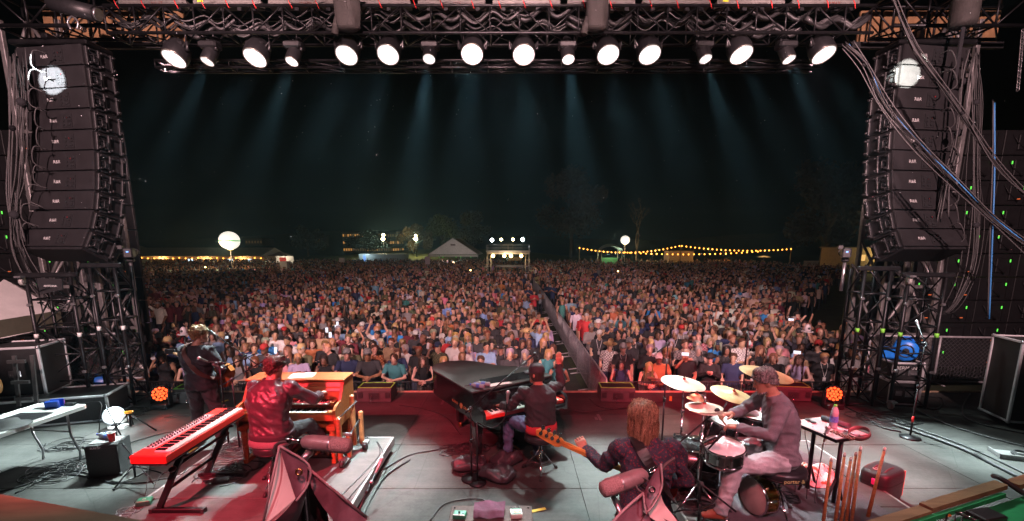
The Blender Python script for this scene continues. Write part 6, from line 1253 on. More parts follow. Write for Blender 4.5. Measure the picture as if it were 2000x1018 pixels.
t = thing('plastic_cup', 'red plastic cup standing on the small amplifier', 'cup', AT + RZ(14) @ Vector((.09, -.05, .002))); part('cup', t, mat('cup_red', (.65, .03, .03), .4), lambda b: b.lathe([(.001, .002), (.03, .002), (.034, .05), (.044, .115)], 20)); part('rim', t, white_plastic, lambda b: b.torus((0, 0, .116), .0445, .004, 20, 5)); part('inside', t, white_plastic, lambda b: b.lathe([(.0425, .114), (.032, .05), (.028, .006), (.001, .005)], 20))
wbottle(AT + RZ(14) @ Vector((-.02, .06, 0)), 70, 'water bottle lying behind the red cup', True); wbottle(AT + RZ(14) @ Vector((-.06, .12, 0)), 85, 'second water bottle lying farther behind the red cup', True)
# bright round lamp near the floor
t = thing('work_lamp', 'bright white round lamp shining near the floor at stage left', 'lamp', dep(222, 812, 6.9)); fd = Vector((.55, -.8, .22)).normalized(); M = rot_to(fd)
part('shell', t, mat('lamp_blue_white', (.55, .58, .62), .4), lambda b: b.lathe([(.05, -.2), (.11, -.16), (.14, -.06), (.145, 0), (.135, .012)], 24, M)); part('lens', t, mat('work_lens', (.9, .95, 1), .4, 0, 0, emit=3.2, ecol=(.95, 1, 1)), lambda b: b.lathe([(.118, .004), (.06, .018), (.001, .022)], 24, M)); part('yoke', t, white_plastic, lambda b: (b.box((.17, -.03, -.02), (.03, .1, .16), None, .01), b.box((0, .05, -.2), (.26, .12, .06), None, .01))); part('base', t, black_metal, lambda b: b.box((0, .05, -.42), (.3, .25, .4), None, .02))
point('lamp_glow', fd * .3, 30, (.9, .97, 1), .1, t)
t = thing('tripod', 'small black tripod with an orange clamp beside the bright lamp', 'tripod', at(247, 850, 0) + Vector((0, .1, 0)))
part('clamp', t, mat('orange_clamp', (.8, .3, .02), .4), lambda b: b.box((0, 0, .33), (.12, .05, .04), RZ(20), .01)); part('post', t, black_metal, lambda b: b.cyl((0, 0, .1), (0, 0, .34), .016))
for a in (.1, 2.2, 4.3): part('leg', t, black_metal, lambda b: b.tube([(0, 0, .31), (.2 * math.cos(a), .2 * math.sin(a), .15), (.36 * math.cos(a), .36 * math.sin(a), .015)], .012, 6))
boom_stand('empty black boom stand leaning behind the small amplifier', at(237, 905, 0)[:2], .55, D(205, 790, 6.0), .3, mic=False); boom_stand('low black boom stand between amplifier and keyboard', at(265, 935, 0)[:2], .30, at(300, 945, .12), .25, mic=False)
boom_stand('tall thin black stand rising beside the canopy corner', at(118, 800, 0)[:2], 1.9, dep(70, 545, 7.2), .05, mic=False)
t = thing('antenna_panel', 'black paddle antenna on top of the tall thin stand', 'antenna', dep(100, 560, 7.5)); part('paddle', t, black_plastic, lambda b: b.prism([(-.2, -.13), (.18, -.05), (.2, .12), (-.2, .14)], -.012, .012, RX(90))); text('ANTENNA', .045, white_print, t, TR(0, -.014, .01) @ RX(90))
for p, lab in ((at(150, 780, 0), 'lower'),): t = thing('blue_fan', 'blue air mover fan behind the left folding table', 'fan', at(160, 783, 0) + Vector((0, .5, 0)), 30); part('housing', t, mat('fan_blue', (.01, .1, .4), .4), lambda b: b.lathe([(.02, -.12), (.17, -.12), (.19, -.08), (.19, .08), (.17, .12), (.02, .12)], 20, TR(0, 0, .2) @ RY(90))); part('outlet', t, mat('fan_blue', (.01, .1, .4)), lambda b: b.box((0, -.2, .1), (.24, .2, .16), None, .02))
# ================================================================== STAGE RIGHT: CASES, FAN, STAND
t = road_case('tall black road case with steel edges and red tape at the right edge', (8.35, 7.15, .1), (.8, .6, 1.28), -14, tape=red_tape)
for x in (-.3, .3): 
    for y in (-.2, .2): part('wheel', t, black_rubber, lambda b: b.cyl((x - .025, y, -.045), (x + .025, y, -.045), .05, n=14))
[part('hinge', t, grey_metal, lambda b: b.box((.4, -.31, z), (.14, .04, .1), None, .01)) for z in (.2, 1.1)]
road_case('lower of two small cases stacked under the blue fan', (7.15, 9.0 - .75, 0), (.5, .45, .42), -6); t = road_case('upper of two small cases carrying the blue fan', (7.15, 8.25, .43), (.5, .45, .34), -6); text('BERMAN 2', .09, white_print, t, TR(.0, -.235, .25) @ RX(90))
t = thing('blue_fan', 'bright blue air mover fan on top of the stacked cases', 'fan', (7.12, 8.22, .78), -35)
fb = mat('fan_bright_blue', (.015, .20, .75), .35); part('housing', t, fb, lambda b: b.lathe([(.02, -.11), (.17, -.11), (.195, -.07), (.195, .07), (.17, .11), (.02, .11)], 22, TR(.05, 0, .2) @ RX(90))); part('outlet', t, fb, lambda b: b.box((-.16, 0, .12), (.26, .2, .2), None, .03)); part('handle', t, fb, lambda b: b.tube([(-.1, 0, .3), (-.06, 0, .43), (.1, 0, .44), (.16, 0, .36)], .02, 8)); part('grille', t, black_plastic, lambda b: (b.torus((0, 0, .113), .11, .012, 18, 5, TR(.05, 0, .2) @ RX(90)), b.cyl((.05, -.09, .2), (.05, -.125, .2), .05, n=14)))
t = boom_stand('straight stand with red taped pole and round base at stage right', at(1777, 855, 0)[:2], 1.45, dep(1795, 640, 6.75), .02, kind='round', mic=True)
part('tape', t, red_tape, lambda b: b.cyl(at(1777, 855, 0) + Vector((0, 0, .25)), at(1777, 855, 0) + Vector((0, 0, .34)), .0135, n=8))
# ================================================================== CABLES ON THE FLOOR
def pile(label, c, n, r0, seed, rx=1.0, ry=1.0, rad=.006, m=cable_mat, h=0.0, name='cable_pile'):
    rs = random.Random(seed); b = MB()
    for k in range(n):
        pts = []; r = r0 * rs.uniform(.35, 1.1); cx, cy_ = rs.gauss(0, r0 * .3), rs.gauss(0, r0 * .3); a0 = rs.uniform(0, 6.28); turns = rs.uniform(.6, 1.6)
        for i in range(22):
            a = a0 + turns * 6.283 * i / 21; q = r * (1 + .18 * math.sin(a * 2.3 + k)); pts.append((cx + rx * q * math.cos(a), cy_ + ry * q * math.sin(a) * .8, h + rad + k * rad * .35 + .004 * math.sin(a * 3)))
        b.tube(pts, rad, 5)
    o = b.obj(name, m); o.location = c; tag(o, label, 'cable pile'); return o
pile('coil of black cable on the floor under the folding table', at(110, 925, 0), 9, .30, 1); pile('tangle of black cables left of the small amplifier', at(165, 905, 0), 10, .26, 2); pile('loose coils behind the small amplifier', at(140, 870, 0), 7, .25, 3)
pile('cable tangle on the riser under the red keyboard', at(440, 920, RH), 12, .28, 4); pile('cable tangle beside the organ left leg', at(455, 880, RH), 10, .25, 5); pile('pale cable coil by the green direct box', at(255, 1000, RH), 6, .10, 6, rad=.004, m=grey_cable)
pile('black cable coil beside the piano leg', at(890, 880, 0), 8, .2, 7); pile('small cable coil left of the piano sandbags', at(900, 925, 0), 5, .14, 8); pile('cables under the piano near the mic stand', at(925, 875, 0), 8, .2, 9)
pile('pale cable coils along the drum riser edge', at(1370, 985, RH), 16, .2, 10, rad=.005, m=grey_cable); pile('dark cables heaped in front of the drum kit', at(1352, 950, RH), 14, .22, 11); pile('cables around the bass drum front', at(1320, 890, 0), 14, .22, 12, h=.05); pile('black cable heap behind the wooden rods', at(1685, 985, 0), 14, .2, 13); pile('cables by the drum stool foot', at(1545, 975, RH), 5, .12, 14)
pile('black cables coiled at the right truss foot', at(1725, 820, 0), 10, .35, 15); pile('cables heaped at the left truss foot', at(235, 810, 0), 9, .35, 16); pile('cables around the organ dolly', at(705, 862, RH), 4, .12, 17)
def run(label, px, z=0, r=.009, m=cable_mat, name='floor_cable'):
    tag(part(name, None, m, lambda b: b.tube(spline([at(u, v, z) + Vector((0, 0, r)) for u, v in px], 8), r, 6)), label, 'cable')
run('black cable running from the table coil to the left edge', [(0, 962), (60, 945), (130, 920), (190, 930)]); run('long black cable across the left floor', [(30, 965), (120, 928), (250, 945), (330, 935)]); run('black cable curving out of the amplifier shade', [(198, 938), (230, 945), (280, 925), (300, 905)]); run('thin cable dangling below the keyboard end', [(290, 905), (288, 940), (284, 975)], RH, .006)
run('black cable trailing from the left lamp to the monitor', [(240, 870), (330, 845), (420, 838), (470, 825)]); run('cable along the stage edge at left', [(320, 815), (400, 812), (460, 818)]); run('paired leads curving down the riser from the dolly', [(735, 862), (742, 885), (715, 920), (650, 985)], RH, .006); run('second thin lead beside the paired riser leads', [(737, 862), (748, 890), (722, 925), (668, 990)], RH, .006)
run('black cable from the riser side towards the piano', [(745, 920), (800, 890), (850, 880), (905, 868)]); run('thick cable hugging the riser right side', [(705, 1018), (725, 975), (755, 930), (800, 900)], 0, .012); run('cable between piano and right monitor', [(1100, 800), (1150, 805), (1200, 800), (1240, 795)], 0, .007); run('red-lit cable loop in front of the right monitor', [(1150, 778), (1170, 795), (1215, 800), (1250, 790), (1300, 785)], 0, .007)
run('fat black cable diagonal across the right floor', [(1740, 830), (1800, 850), (1880, 880), (1950, 915), (2030, 955)], 0, .022); run('second black cable parallel across the right floor', [(1690, 805), (1780, 835), (1890, 875), (2030, 940)], 0, .013); run('grey cable sweeping across the right floor', [(1785, 800), (1850, 830), (1930, 855), (2030, 880)], 0, .011, grey_cable); run('cable curving by the tall road case', [(1895, 770), (1880, 800), (1900, 825), (2010, 850)], 0, .011); run('cable loop behind the right truss', [(1800, 775), (1840, 780), (1830, 800), (1790, 795)], 0, .011); run('cable snaking past the right floor lamp', [(1650, 795), (1690, 815), (1720, 835), (1760, 845)], 0, .012); run('thin lead under the equipment table', [(1555, 900), (1600, 905), (1650, 930), (1670, 960)], RH, .006)
run('cable along the stage edge behind the piano', [(780, 792), (830, 800), (870, 815), (900, 850)], 0, .007); run('cable lying near the pedal board', [(960, 985), (930, 975), (870, 985), (840, 1018)], 0, .007); run('black lead looping on the floor under the keyboard', [(300, 955), (318, 925), (352, 928), (372, 912), (410, 905)], RH, .006)
# ================================================================== CROWD
def attr_mat(name, prop, rough, kind='OBJECT', pattern=False, hair=False):
    m = bpy.data.materials.new(name); m.use_nodes = True; n = m.node_tree.nodes; l = m.node_tree.links; b = n['Principled BSDF']; b.inputs['Roughness'].default_value = rough
    a = n.new('ShaderNodeAttribute'); a.attribute_type = kind; a.attribute_name = prop; src = a.outputs['Color']
    tc = n.new('ShaderNodeTexCoord'); ns = n.new('ShaderNodeTexNoise'); ns.inputs['Scale'].default_value = 40 if hair else 9; ns.inputs['Detail'].default_value = 4; l.new(tc.outputs['Object'], ns.inputs['Vector'])
    mr = n.new('ShaderNodeMapRange'); mr.inputs['To Min'].default_value = .6 if hair else .8; mr.inputs['To Max'].default_value = 1.5 if hair else 1.2; l.new(ns.outputs['Fac'], mr.inputs['Value'])
    mx = n.new('ShaderNodeMix'); mx.data_type = 'RGBA'; mx.blend_type = 'MULTIPLY'; mx.inputs[0].default_value = 1; l.new(src, mx.inputs[6]); l.new(mr.outputs[0], mx.inputs[7]); src = mx.outputs[2]
    if pattern:
        pa = n.new('ShaderNodeAttribute'); pa.attribute_type = 'OBJECT'; pa.attribute_name = 'pattern'
        ck = n.new('ShaderNodeTexChecker'); ck.inputs['Scale'].default_value = 24; ck.inputs['Color1'].default_value = (1, 1, 1, 1); ck.inputs['Color2'].default_value = (.28, .26, .28, 1); l.new(tc.outputs['Object'], ck.inputs['Vector'])
        m2 = n.new('ShaderNodeMix'); m2.data_type = 'RGBA'; m2.blend_type = 'MULTIPLY'; l.new(pa.outputs['Fac'], m2.inputs[0]); l.new(src, m2.inputs[6]); l.new(ck.outputs['Color'], m2.inputs[7]); src = m2.outputs[2]
        bp = n.new('ShaderNodeBump'); bp.inputs['Strength'].default_value = .5; bp.inputs['Distance'].default_value = .03; l.new(ns.outputs['Fac'], bp.inputs['Height']); l.new(bp.outputs[0], b.inputs['Normal'])
    l.new(src, b.inputs['Base Color']); return m
cm_skin = attr_mat('crowd_skin', 'skin_col', .5); cm_top = attr_mat('crowd_top', 'top_col', .85, pattern=True); cm_bot = attr_mat('crowd_trousers', 'bottom_col', .9); cm_hair = attr_mat('crowd_hair', 'hair_col', .5, hair=True); cm_hat = attr_mat('crowd_hat', 'hat_col', .85)
POSES = {
    'arms down': dict(elL=(-.25, -.01, 1.14), elR=(.25, -.01, 1.14), wrL=(-.23, .10, .90), wrR=(.23, .10, .90)),
    'arms folded': dict(elL=(-.26, .06, 1.13), elR=(.26, .06, 1.13), wrL=(.04, .21, 1.15), wrR=(-.04, .19, 1.20)),
    'hands together': dict(elL=(-.25, .12, 1.16), elR=(.25, .12, 1.16), wrL=(-.05, .34, 1.30), wrR=(.05, .34, 1.30)),
    'holding a phone up': dict(elL=(-.25, .0, 1.14), elR=(.23, .22, 1.34), wrL=(-.2, .14, .94), wrR=(.10, .33, 1.58)),
    'both arms raised': dict(elL=(-.31, .08, 1.56), elR=(.31, .08, 1.56), wrL=(-.20, .10, 1.84), wrR=(.20, .10, 1.84)),
    'leaning on the rail': dict(elL=(-.26, .20, 1.12), elR=(.26, .20, 1.12), wrL=(-.02, .36, 1.10), wrR=(.06, .38, 1.12)),
    'one arm raised': dict(elL=(-.25, .0, 1.14), elR=(.32, .08, 1.58), wrL=(-.2, .14, .94), wrR=(.27, .10, 1.86)),
}
def stand_J(pose, fem):
    d = dict(pel=(0, 0, .95), wst=(0, 0, 1.10), chs=(0, -.005, 1.27), nck=(0, 0, 1.49), hd=(0, .045, 1.625), hf=(0, 1, .10), shL=(-.185, 0, 1.42), shR=(.185, 0, 1.42), hipL=(-.09, 0, .91), hipR=(.09, 0, .91), knL=(-.11, .02, .5), knR=(.11, .02, .5), anL=(-.12, -.02, .08), anR=(.12, -.02, .08), toL=(-.15, .2, 0), toR=(.15, .2, 0))
    d.update(POSES[pose])
    if pose == 'leaning on the rail': d.update(wst=(0, .02, 1.09), chs=(0, .08, 1.24), nck=(0, .16, 1.44), hd=(0, .225, 1.57), shL=(-.185, .14, 1.37), shR=(.185, .14, 1.37), elL=(-.27, .24, 1.12), elR=(.27, .24, 1.12), wrL=(-.02, .42, 1.10), wrR=(.06, .44, 1.12))
    return d
ARCH = {}
for pose in POSES:
    for fem in (0, 1):
        J = stand_J(pose, fem); sl = ('short', 'none')[fem] if pose not in ('arms folded', 'hands together') else 'long'
        b = fuse(body_src(J, dict(sleeve=sl, fem=fem, bulk=.90 if fem else 1.04, n=10, leg=.95 if fem else 1.05, jacket=.02, hem=.08)), .020, .34, 2, .004)
        for s_, sg in (('L', -1), ('R', 1)):
            wr, el = Vector(J['wr' + s_]), Vector(J['el' + s_]); hand(b, wr + (wr - el).normalized() * .01, (wr - el), (-sg, .3, -.2) if wr.z < 1.4 else (0, 1, 0), -sg, 0, .45, .98, n=4)
        face_post(b, Vector(J['hd']), J['hf'], (0, 0, 1), 1, 4, 5)
        ARCH[(pose, fem)] = (b.mesh('person', [cm_skin, cm_top, cm_bot, shoe, eye_dark, lip]), Vector(J['hd']), Vector(J['hf']))
HAIR = {}
for st in ('short', 'bob', 'long', 'tied'):
    hb, _ = hair_mesh(Vector((0, 0, 0)), (0, 1, .10), (0, 0, 1), 1.0, st, 22, 10, len(st), .014); HAIR[st] = hb.mesh('hair', cm_hair)
hb = MB(); hb.smooth = True; cap(hb, Vector((0, 0, .004)), (0, 1, .1), (0, 0, 1), 1.05); HAIR['cap'] = hb.mesh('hat', cm_hat)
hb = MB(); hb.lathe([(.001, .135), (.05, .148), (.085, .13), (.095, .05), (.10, .045), (.17, .05), (.215, .075), (.217, .07), (.17, .042), (.09, .036)], 22, TR(0, 0, .0) @ Matrix.Diagonal((.92, 1.12, 1, 1))); HAIR['brim hat'] = hb.mesh('hat', cm_hat)
hb = MB(); hb.lathe([(.001, .142), (.05, .136), (.083, .10), (.096, .045), (.1, .02), (.094, .018)], 18, Matrix.Diagonal((.88, 1.08, 1, 1))); HAIR['knit hat'] = hb.mesh('hat', cm_hat)
ln = MB(); ln.tube(spline([(-.06, -.03, 1.51), (-.075, .08, 1.45), (-.03, .145, 1.25), (0, .15, 1.14)], 4), .006, 4); ln.tube(spline([(.06, -.03, 1.51), (.075, .08, 1.45), (.03, .145, 1.25), (0, .15, 1.14)], 4), .006, 4); ln.box((0, .152, 1.09), (.07, .006, .1)); LAN = ln.mesh('lanyard', white_print)
ph = MB(); ph.box((0, 0, 0), (.078, .009, .155), None, .002); PH = [ph.mesh('phone', m) for m in (black_plastic, mat('pale_phone', (.55, .58, .6), .3), mat('lit_phone', (.5, .6, .7), .3, 0, 0, emit=.9, ecol=(.75, .88, 1)))]
SKINS = [(.52, .30, .22), (.48, .26, .18), (.42, .22, .15), (.55, .33, .25), (.30, .15, .09), (.16, .08, .05), (.50, .28, .20)]
HAIRC = {'brown': (.07, .035, .018), 'dark': (.018, .012, .010), 'blond': (.38, .24, .10), 'grey': (.30, .28, .27), 'auburn': (.14, .045, .018), 'light brown': (.18, .10, .05)}
TOPS = {'black': (.014, .014, .016), 'charcoal': (.045, .045, .05), 'white': (.62, .60, .58), 'navy': (.02, .03, .085), 'light blue': (.22, .36, .55), 'bright blue': (.03, .22, .55), 'red': (.42, .03, .035), 'maroon': (.13, .018, .03), 'grey': (.22, .21, .21), 'olive': (.10, .10, .05), 'tan': (.36, .24, .14), 'pink': (.55, .22, .26), 'rust': (.38, .13, .05), 'teal': (.05, .22, .24), 'cream': (.55, .47, .36), 'lavender': (.36, .30, .46)}
TW = [22, 12, 7, 8, 3.5, 1.2, 2, 4, 7, 3, 3, 2, 1.5, 1.2, 3, 2]
HATC = {'black': (.02, .02, .022), 'white': (.6, .6, .58), 'straw': (.50, .36, .17), 'navy': (.02, .03, .07), 'red': (.4, .03, .03), 'grey': (.2, .2, .2)}
ORDW = [ORD(i) for i in range(20)] + ['twenty-first', 'twenty-second', 'twenty-third', 'twenty-fourth', 'twenty-fifth', 'twenty-sixth', 'twenty-seventh', 'twenty-eighth', 'twenty-ninth', 'thirtieth'] + ['thirty-' + ORD(i) for i in range(9)]
rs = random.Random(21); LAB = set(); NPH = [0]
def person_obj(x, y, row, idx, side):
    front = row == 0
    fem = rs.random() < .48; r = rs.random()
    if front: pose = rs.choice(['leaning on the rail'] * 5 + ['hands together', 'arms down', 'holding a phone up'])
    else: pose = rs.choices(list(POSES), [7, 5, 4, 2.2, .7, 0, .7])[0]
    me, hd, hf = ARCH[(pose, int(fem))]
    o = link('person', me); sc_ = rs.gauss(.955 if fem else 1.01, .03); sc_ = max(.88, min(1.08, sc_)); o.scale = (sc_, sc_, sc_)
    yaw = 180 + math.degrees(math.atan2(x * .55, y)) * -1 + rs.gauss(0, 16) * (.5 if front else 1); o.rotation_euler = (rs.gauss(0, .02), rs.gauss(0, .03), R(yaw)); o.location = (x, y, GZ)
    tn = rs.choices(list(TOPS), TW)[0]; k = rs.uniform(.8, 1.2); o['top_col'] = [q * k for q in TOPS[tn]]; o['skin_col'] = [q * rs.uniform(.9, 1.1) for q in rs.choice(SKINS)]
    o['bottom_col'] = rs.choice([[.03, .04, .08], [.02, .02, .022], [.05, .06, .1], [.12, .1, .08]]); pt = rs.random() < .12; o['pattern'] = .85 if pt else 0.0
    st = rs.choices(['long', 'bob', 'tied'], [6, 2, 1.5])[0] if fem else rs.choices(['short', 'tied', None], [7, 2, 1])[0]
    hn = rs.choices(list(HAIRC), [5, 5, 4, 2, 1, 3] if fem else [5, 5, 1.5, 4, .7, 2])[0]; hat = None
    if rs.random() < (.10 if fem else .27): hat = rs.choices(['cap', 'brim hat', 'knit hat'], [7, 3, 1])[0]
    if st:
        h = link('hair', HAIR[st], o); h.location = hd; h['hair_col'] = [q * rs.uniform(.8, 1.2) for q in HAIRC[hn]]
        if hat: h.scale = (1, 1, .93)
    if hat:
        hc = rs.choice(list(HATC)) if hat != 'brim hat' else rs.choice(['straw', 'straw', 'white', 'black']); h = link('hat', HAIR[hat], o); h.location = hd + Vector((0, 0, .004)); h['hat_col'] = list(HATC[hc])
    if side > 0 and rs.random() < .3: link('lanyard', LAN, o)
    look = ('%s %s' % (hc, hat)) if hat else ('shaved head' if not st else '%s %s hair' % (hn, {'long': 'long', 'bob': 'bobbed', 'tied': 'tied' if fem else 'cropped', 'short': 'short'}[st]))
    where = '%s row, %s %s of aisle' % (ORDW[row], ORDW[idx], 'left' if side < 0 else 'right')
    lab = 'person in %s%s top, %s, %s' % ('checked ' if pt else '', tn, look, where); tag(o, lab, 'person', 'people of the crowd')
    if pose == 'holding a phone up' and NPH[0] < 26:
        NPH[0] += 1; J = stand_J(pose, fem); bpy_loc = Matrix.LocRotScale(o.location, o.rotation_euler, o.scale) @ (Vector(J['wrR']) + Vector((-.03, .07, .14)))
        pm_ = PH[rs.choices((0, 1, 2), (3, 3, 3))[0]]; q = link('phone', pm_); q.location = bpy_loc; q.rotation_euler = (R(8), R(rs.choice((0, 0, 90))), R(yaw))
        tag(q, 'phone held up in the %s row by the %s person %s of the aisle' % (ORDW[row], ORDW[idx], 'left' if side < 0 else 'right'), 'phone', 'phones held up in the crowd')
    return o
XL, XR = 1.3, 2.5; cnt = 0; spots = []
for row in range(14):
    y = 10.95 + row * .66
    for side in (-1, 1):
        i = 0; x = (XL - .25 - (row % 2) * .25) if side < 0 else (XR + .15 + (row % 2) * .25)
        lim = (-min(11.5, .86 * y + .6)) if side < 0 else min(9.4 + row * .15, .86 * y)
        while (x > lim if side < 0 else x < lim):
            spots.append((x + rs.gauss(0, .06), y + rs.gauss(0, .10) * (0.25 if row == 0 else 1), row, i, side)); i += 1; x += side * rs.uniform(.48, .62)
spots.sort(key=lambda s: s[2]); near = spots[:300]; rest = spots[300:]
for s in near: person_obj(*s)
# ---- the mass of the crowd farther back: low figures in one mesh
def low_person(pose, fem):
    b = MB(); P = stand_J(pose, fem); cols = []
    def seg(fn, c): n0 = len(b.v); fn(); cols.extend([c] * (len(b.v) - n0))
    V = Vector; k = .9 if fem else 1.05
    seg(lambda: b.loft([ring3(V((0, y, z)), V((1, 0, 0)), V((0, 1, 0)), w * k, d, d, 7) for z, w, d, y in ((.82, .16, .11, 0), (1.1, .15, .11, 0), (1.3, .19, .12, 0), (1.43, .17, .09, 0), (1.49, .06, .06, 0))], False), 1)
    seg(lambda: b.loft([ring3(V((0, .045 + y, 1.625 + z)), V((1, 0, 0)), V((0, 1, 0)), w, d, d, 7) for z, w, d, y in ((-.17, .05, .05, -.03), (-.115, .045, .06, .02), (-.05, .064, .088, 0), (.03, .075, .092, 0), (.085, .06, .07, -.01), (.118, .01, .01, -.01))], False), 0)
    for s_ in ('L', 'R'):
        sh, el, wr = V(P['sh' + s_]), V(P['el' + s_]), V(P['wr' + s_]); seg(lambda: b.tube([sh, el], [.06, .048], 5, caps=False), 1 if not fem else 0); seg(lambda: b.tube([el, wr, wr + (wr - el).normalized() * .12], [.045, .035, .03], 5), 0)
        seg(lambda: b.tube([V(P['hip' + s_]), V(P['an' + s_])], [.09, .05], 4, caps=False), 2)
    def hr():
        lo = -.22 if fem else -.03
        rings = []
        for z, w, d, y in ((.13, .02, .02, -.01), (.10, .066, .078, -.012), (.045, .086, .10, -.016)): rings.append(ring3(V((0, .045 + y, 1.625 + z)), V((1, 0, 0)), V((0, 1, 0)), w, d, d, 8))
        b.loft(rings, False)
        z1 = lo; n = 6; r1, r2 = [], []
        for i in range(n + 1):
            a = math.pi * (.92 + 1.16 * i / n); r1.append(V((.086 * math.cos(a), .03 + .105 * math.sin(a), 1.67))); r2.append(V((.095 * math.cos(a), .03 + .105 * math.sin(a), 1.625 + z1)))
        b.loft([r1, r2], False, None, None, False)
    seg(hr, 3)
    return np.array(b.v, dtype=np.float32), b.f, np.array(cols)
LOW = [low_person(p, f) for p in ('arms down', 'arms down', 'arms folded', 'hands together', 'holding a phone up', 'one arm raised', 'both arms raised') for f in (0, 1)]; LW = [6, 6, 6, 6, 4, 4, 3, 3, 1.6, 1.6, .7, .7, .5, .5]
far = [(x, y) for x, y, *_ in rest]; y = 10.95 + 14 * .66
while y < 96:
    s_ = .70 + (y - 16) * .0095
    lx = -min(64, .83 * y + 2); rx = min(11 + (y - 19) * .80, 52 if y < 70 else 44)
    x = lx
    while x < rx:
        if not (XL - .1 < x < XR - .1 and y < 46) and not (-3.6 < x < 2.9 and 51 < y < 60) and not (x > 3 and y > 78 and rs.random() < .5):
            dens = 1.0 if x < 0 else max(.4, 1 - max(0, x - .55 * y) / 18)
            if rs.random() < dens: far.append((x + rs.gauss(0, s_ * .25), y + rs.gauss(0, s_ * .25)))
        x += s_ * rs.uniform(.7, 1.25)
    y += s_
for k in range(26): far.append((rs.uniform(7.5, 12), rs.uniform(12, 24)))
vv, ff, cc, off = [], [], [], 0
for (x, y) in far:
    i = rs.choices(range(len(LOW)), LW)[0]; v, f, c = LOW[i]; fem = i % 2; s_ = rs.gauss(.95 if fem else 1.01, .04); a = math.pi + math.atan2(x * -.5, y) + rs.gauss(0, .35); ca, sa = math.cos(a), math.sin(a)
    w_ = v * s_; q = np.empty_like(w_); q[:, 0] = w_[:, 0] * ca - w_[:, 1] * sa + x; q[:, 1] = w_[:, 0] * sa + w_[:, 1] * ca + y; q[:, 2] = w_[:, 2] + GZ
    pal = np.array([rs.choice(SKINS), [z * rs.uniform(.8, 1.2) for z in TOPS[rs.choices(list(TOPS), TW)[0]]], (.03, .035, .05), (HAIRC[rs.choice(list(HAIRC))] if rs.random() > .16 else HATC[rs.choice(list(HATC))])], dtype=np.float32)
    vv.append(q); cc.append(np.concatenate([pal[c], np.ones((len(c), 1), np.float32)], 1)); ff += [tuple(j + off for j in p) for p in f]; off += len(v)
vv = np.concatenate(vv); cc = np.concatenate(cc)
me = bpy.data.meshes.new('crowd'); me.from_pydata(vv.tolist(), [], ff); me.polygons.foreach_set('use_smooth', [True] * len(ff))
ca_ = me.color_attributes.new('col', 'FLOAT_COLOR', 'POINT'); ca_.data.foreach_set('color', cc.ravel()); me.materials.append(attr_mat('crowd_mass', 'col', .8, 'GEOMETRY')); me.update()
o = link('crowd', me); o['kind'] = 'stuff'; o['label'] = 'dense mass of people filling the dark lawn behind the front rows'; o['category'] = 'crowd'
# ================================================================== BARRIERS
rail_dark = mat('barrier_black', (.03, .03, .032), .5, .5, .3); rail_grey = mat('barrier_steel', (.42, .42, .44), .5, .3, .25)
def barrier(w_, h=1.08, nb=16, r=.018, m=rail_dark, name='bars'):
    a = MB(); a.tube([(0, 0, 0), (0, 0, h - .05), (.05, 0, h), (w_ - .05, 0, h), (w_, 0, h - .05), (w_, 0, 0)], r, 6); a.cyl((0, 0, .15), (w_, 0, .15), r * .8, n=6)
    c = MB()
    for i in range(1, nb): c.cyl((w_ * i / nb, 0, .15), (w_ * i / nb, 0, h), .0075, n=5)
    for i in range(8 if nb > 30 else 0): c.cyl((0, 0, .25 + .1 * i), (w_, 0, .25 + .1 * i), .006, n=4)
    f = MB(); f.tube([(0, -.28, .01), (0, 0, .05), (0, .28, .01)], r, 5)
    return a.mesh('rail', m), c.mesh('bars', m), f.mesh('foot', m)
def place_barrier(ms, loc, rz, label, group, w_):
    t = thing('crowd_barrier', label, 'barrier', loc, rz, group); link('rail', ms[0], t); o = link('bars', ms[1], t); o['kind'] = 'stuff'
    for x in (.25, w_ - .25): f = link('foot', ms[2], t); f.location = (x, 0, 0)
bf = barrier(2.0, 1.08, 34); i = 0
for x0 in [-11.1 + 2.05 * k for k in range(6)]: place_barrier(bf, (x0, 10.5, GZ), 0, 'black front barrier panel, %s from the left before the left crowd block' % ORD(i), 'front barrier panels', 2.0); i += 1
for k in range(3): place_barrier(bf, (2.35 + 2.05 * k, 10.5, GZ), 0, 'black front barrier panel, %s right of the aisle' % ORD(k), 'front barrier panels', 2.0)
ba = barrier(2.3, 1.12, 19, .022, rail_grey)
for k in range(15): place_barrier(ba, (2.26 - .012 * k, 10.6 + 2.34 * k, GZ), 90, 'steel barrier along the right side of the aisle, %s from the stage' % ORD(k), 'aisle barrier panels', 2.3)
for k in range(4): place_barrier(ba, (1.12, 10.5 + 2.34 * k, GZ), 90, 'steel barrier along the left side of the aisle, %s from the stage' % ORD(k), 'aisle barrier panels', 2.3) if k < 1 else None
for k in range(3): place_barrier(ba, (8.3 + 2.33 * k, 13.2 + .3 * k, GZ), 8, 'steel barrier behind the right truss, %s from the left' % ORD(k), 'side barrier panels', 2.3)
t = thing('cable_ramp', 'row of pale cable ramp tiles along the aisle', 'cable ramp', (1.42, 10.8, GZ))
rm = MB(); rm.loft([[Vector((x, y, z)) for x, z in ((-.2, .005), (.2, .005), (.12, .06), (-.12, .06))] for y in (0, .42)], True, None, False); rme = rm.mesh('ramp_tile', mat('ramp_grey', (.32, .32, .33), .6, 0, .3))
for k in range(20): o = link('ramp_tile', rme, t); o.location = (0, k * .46, 0)
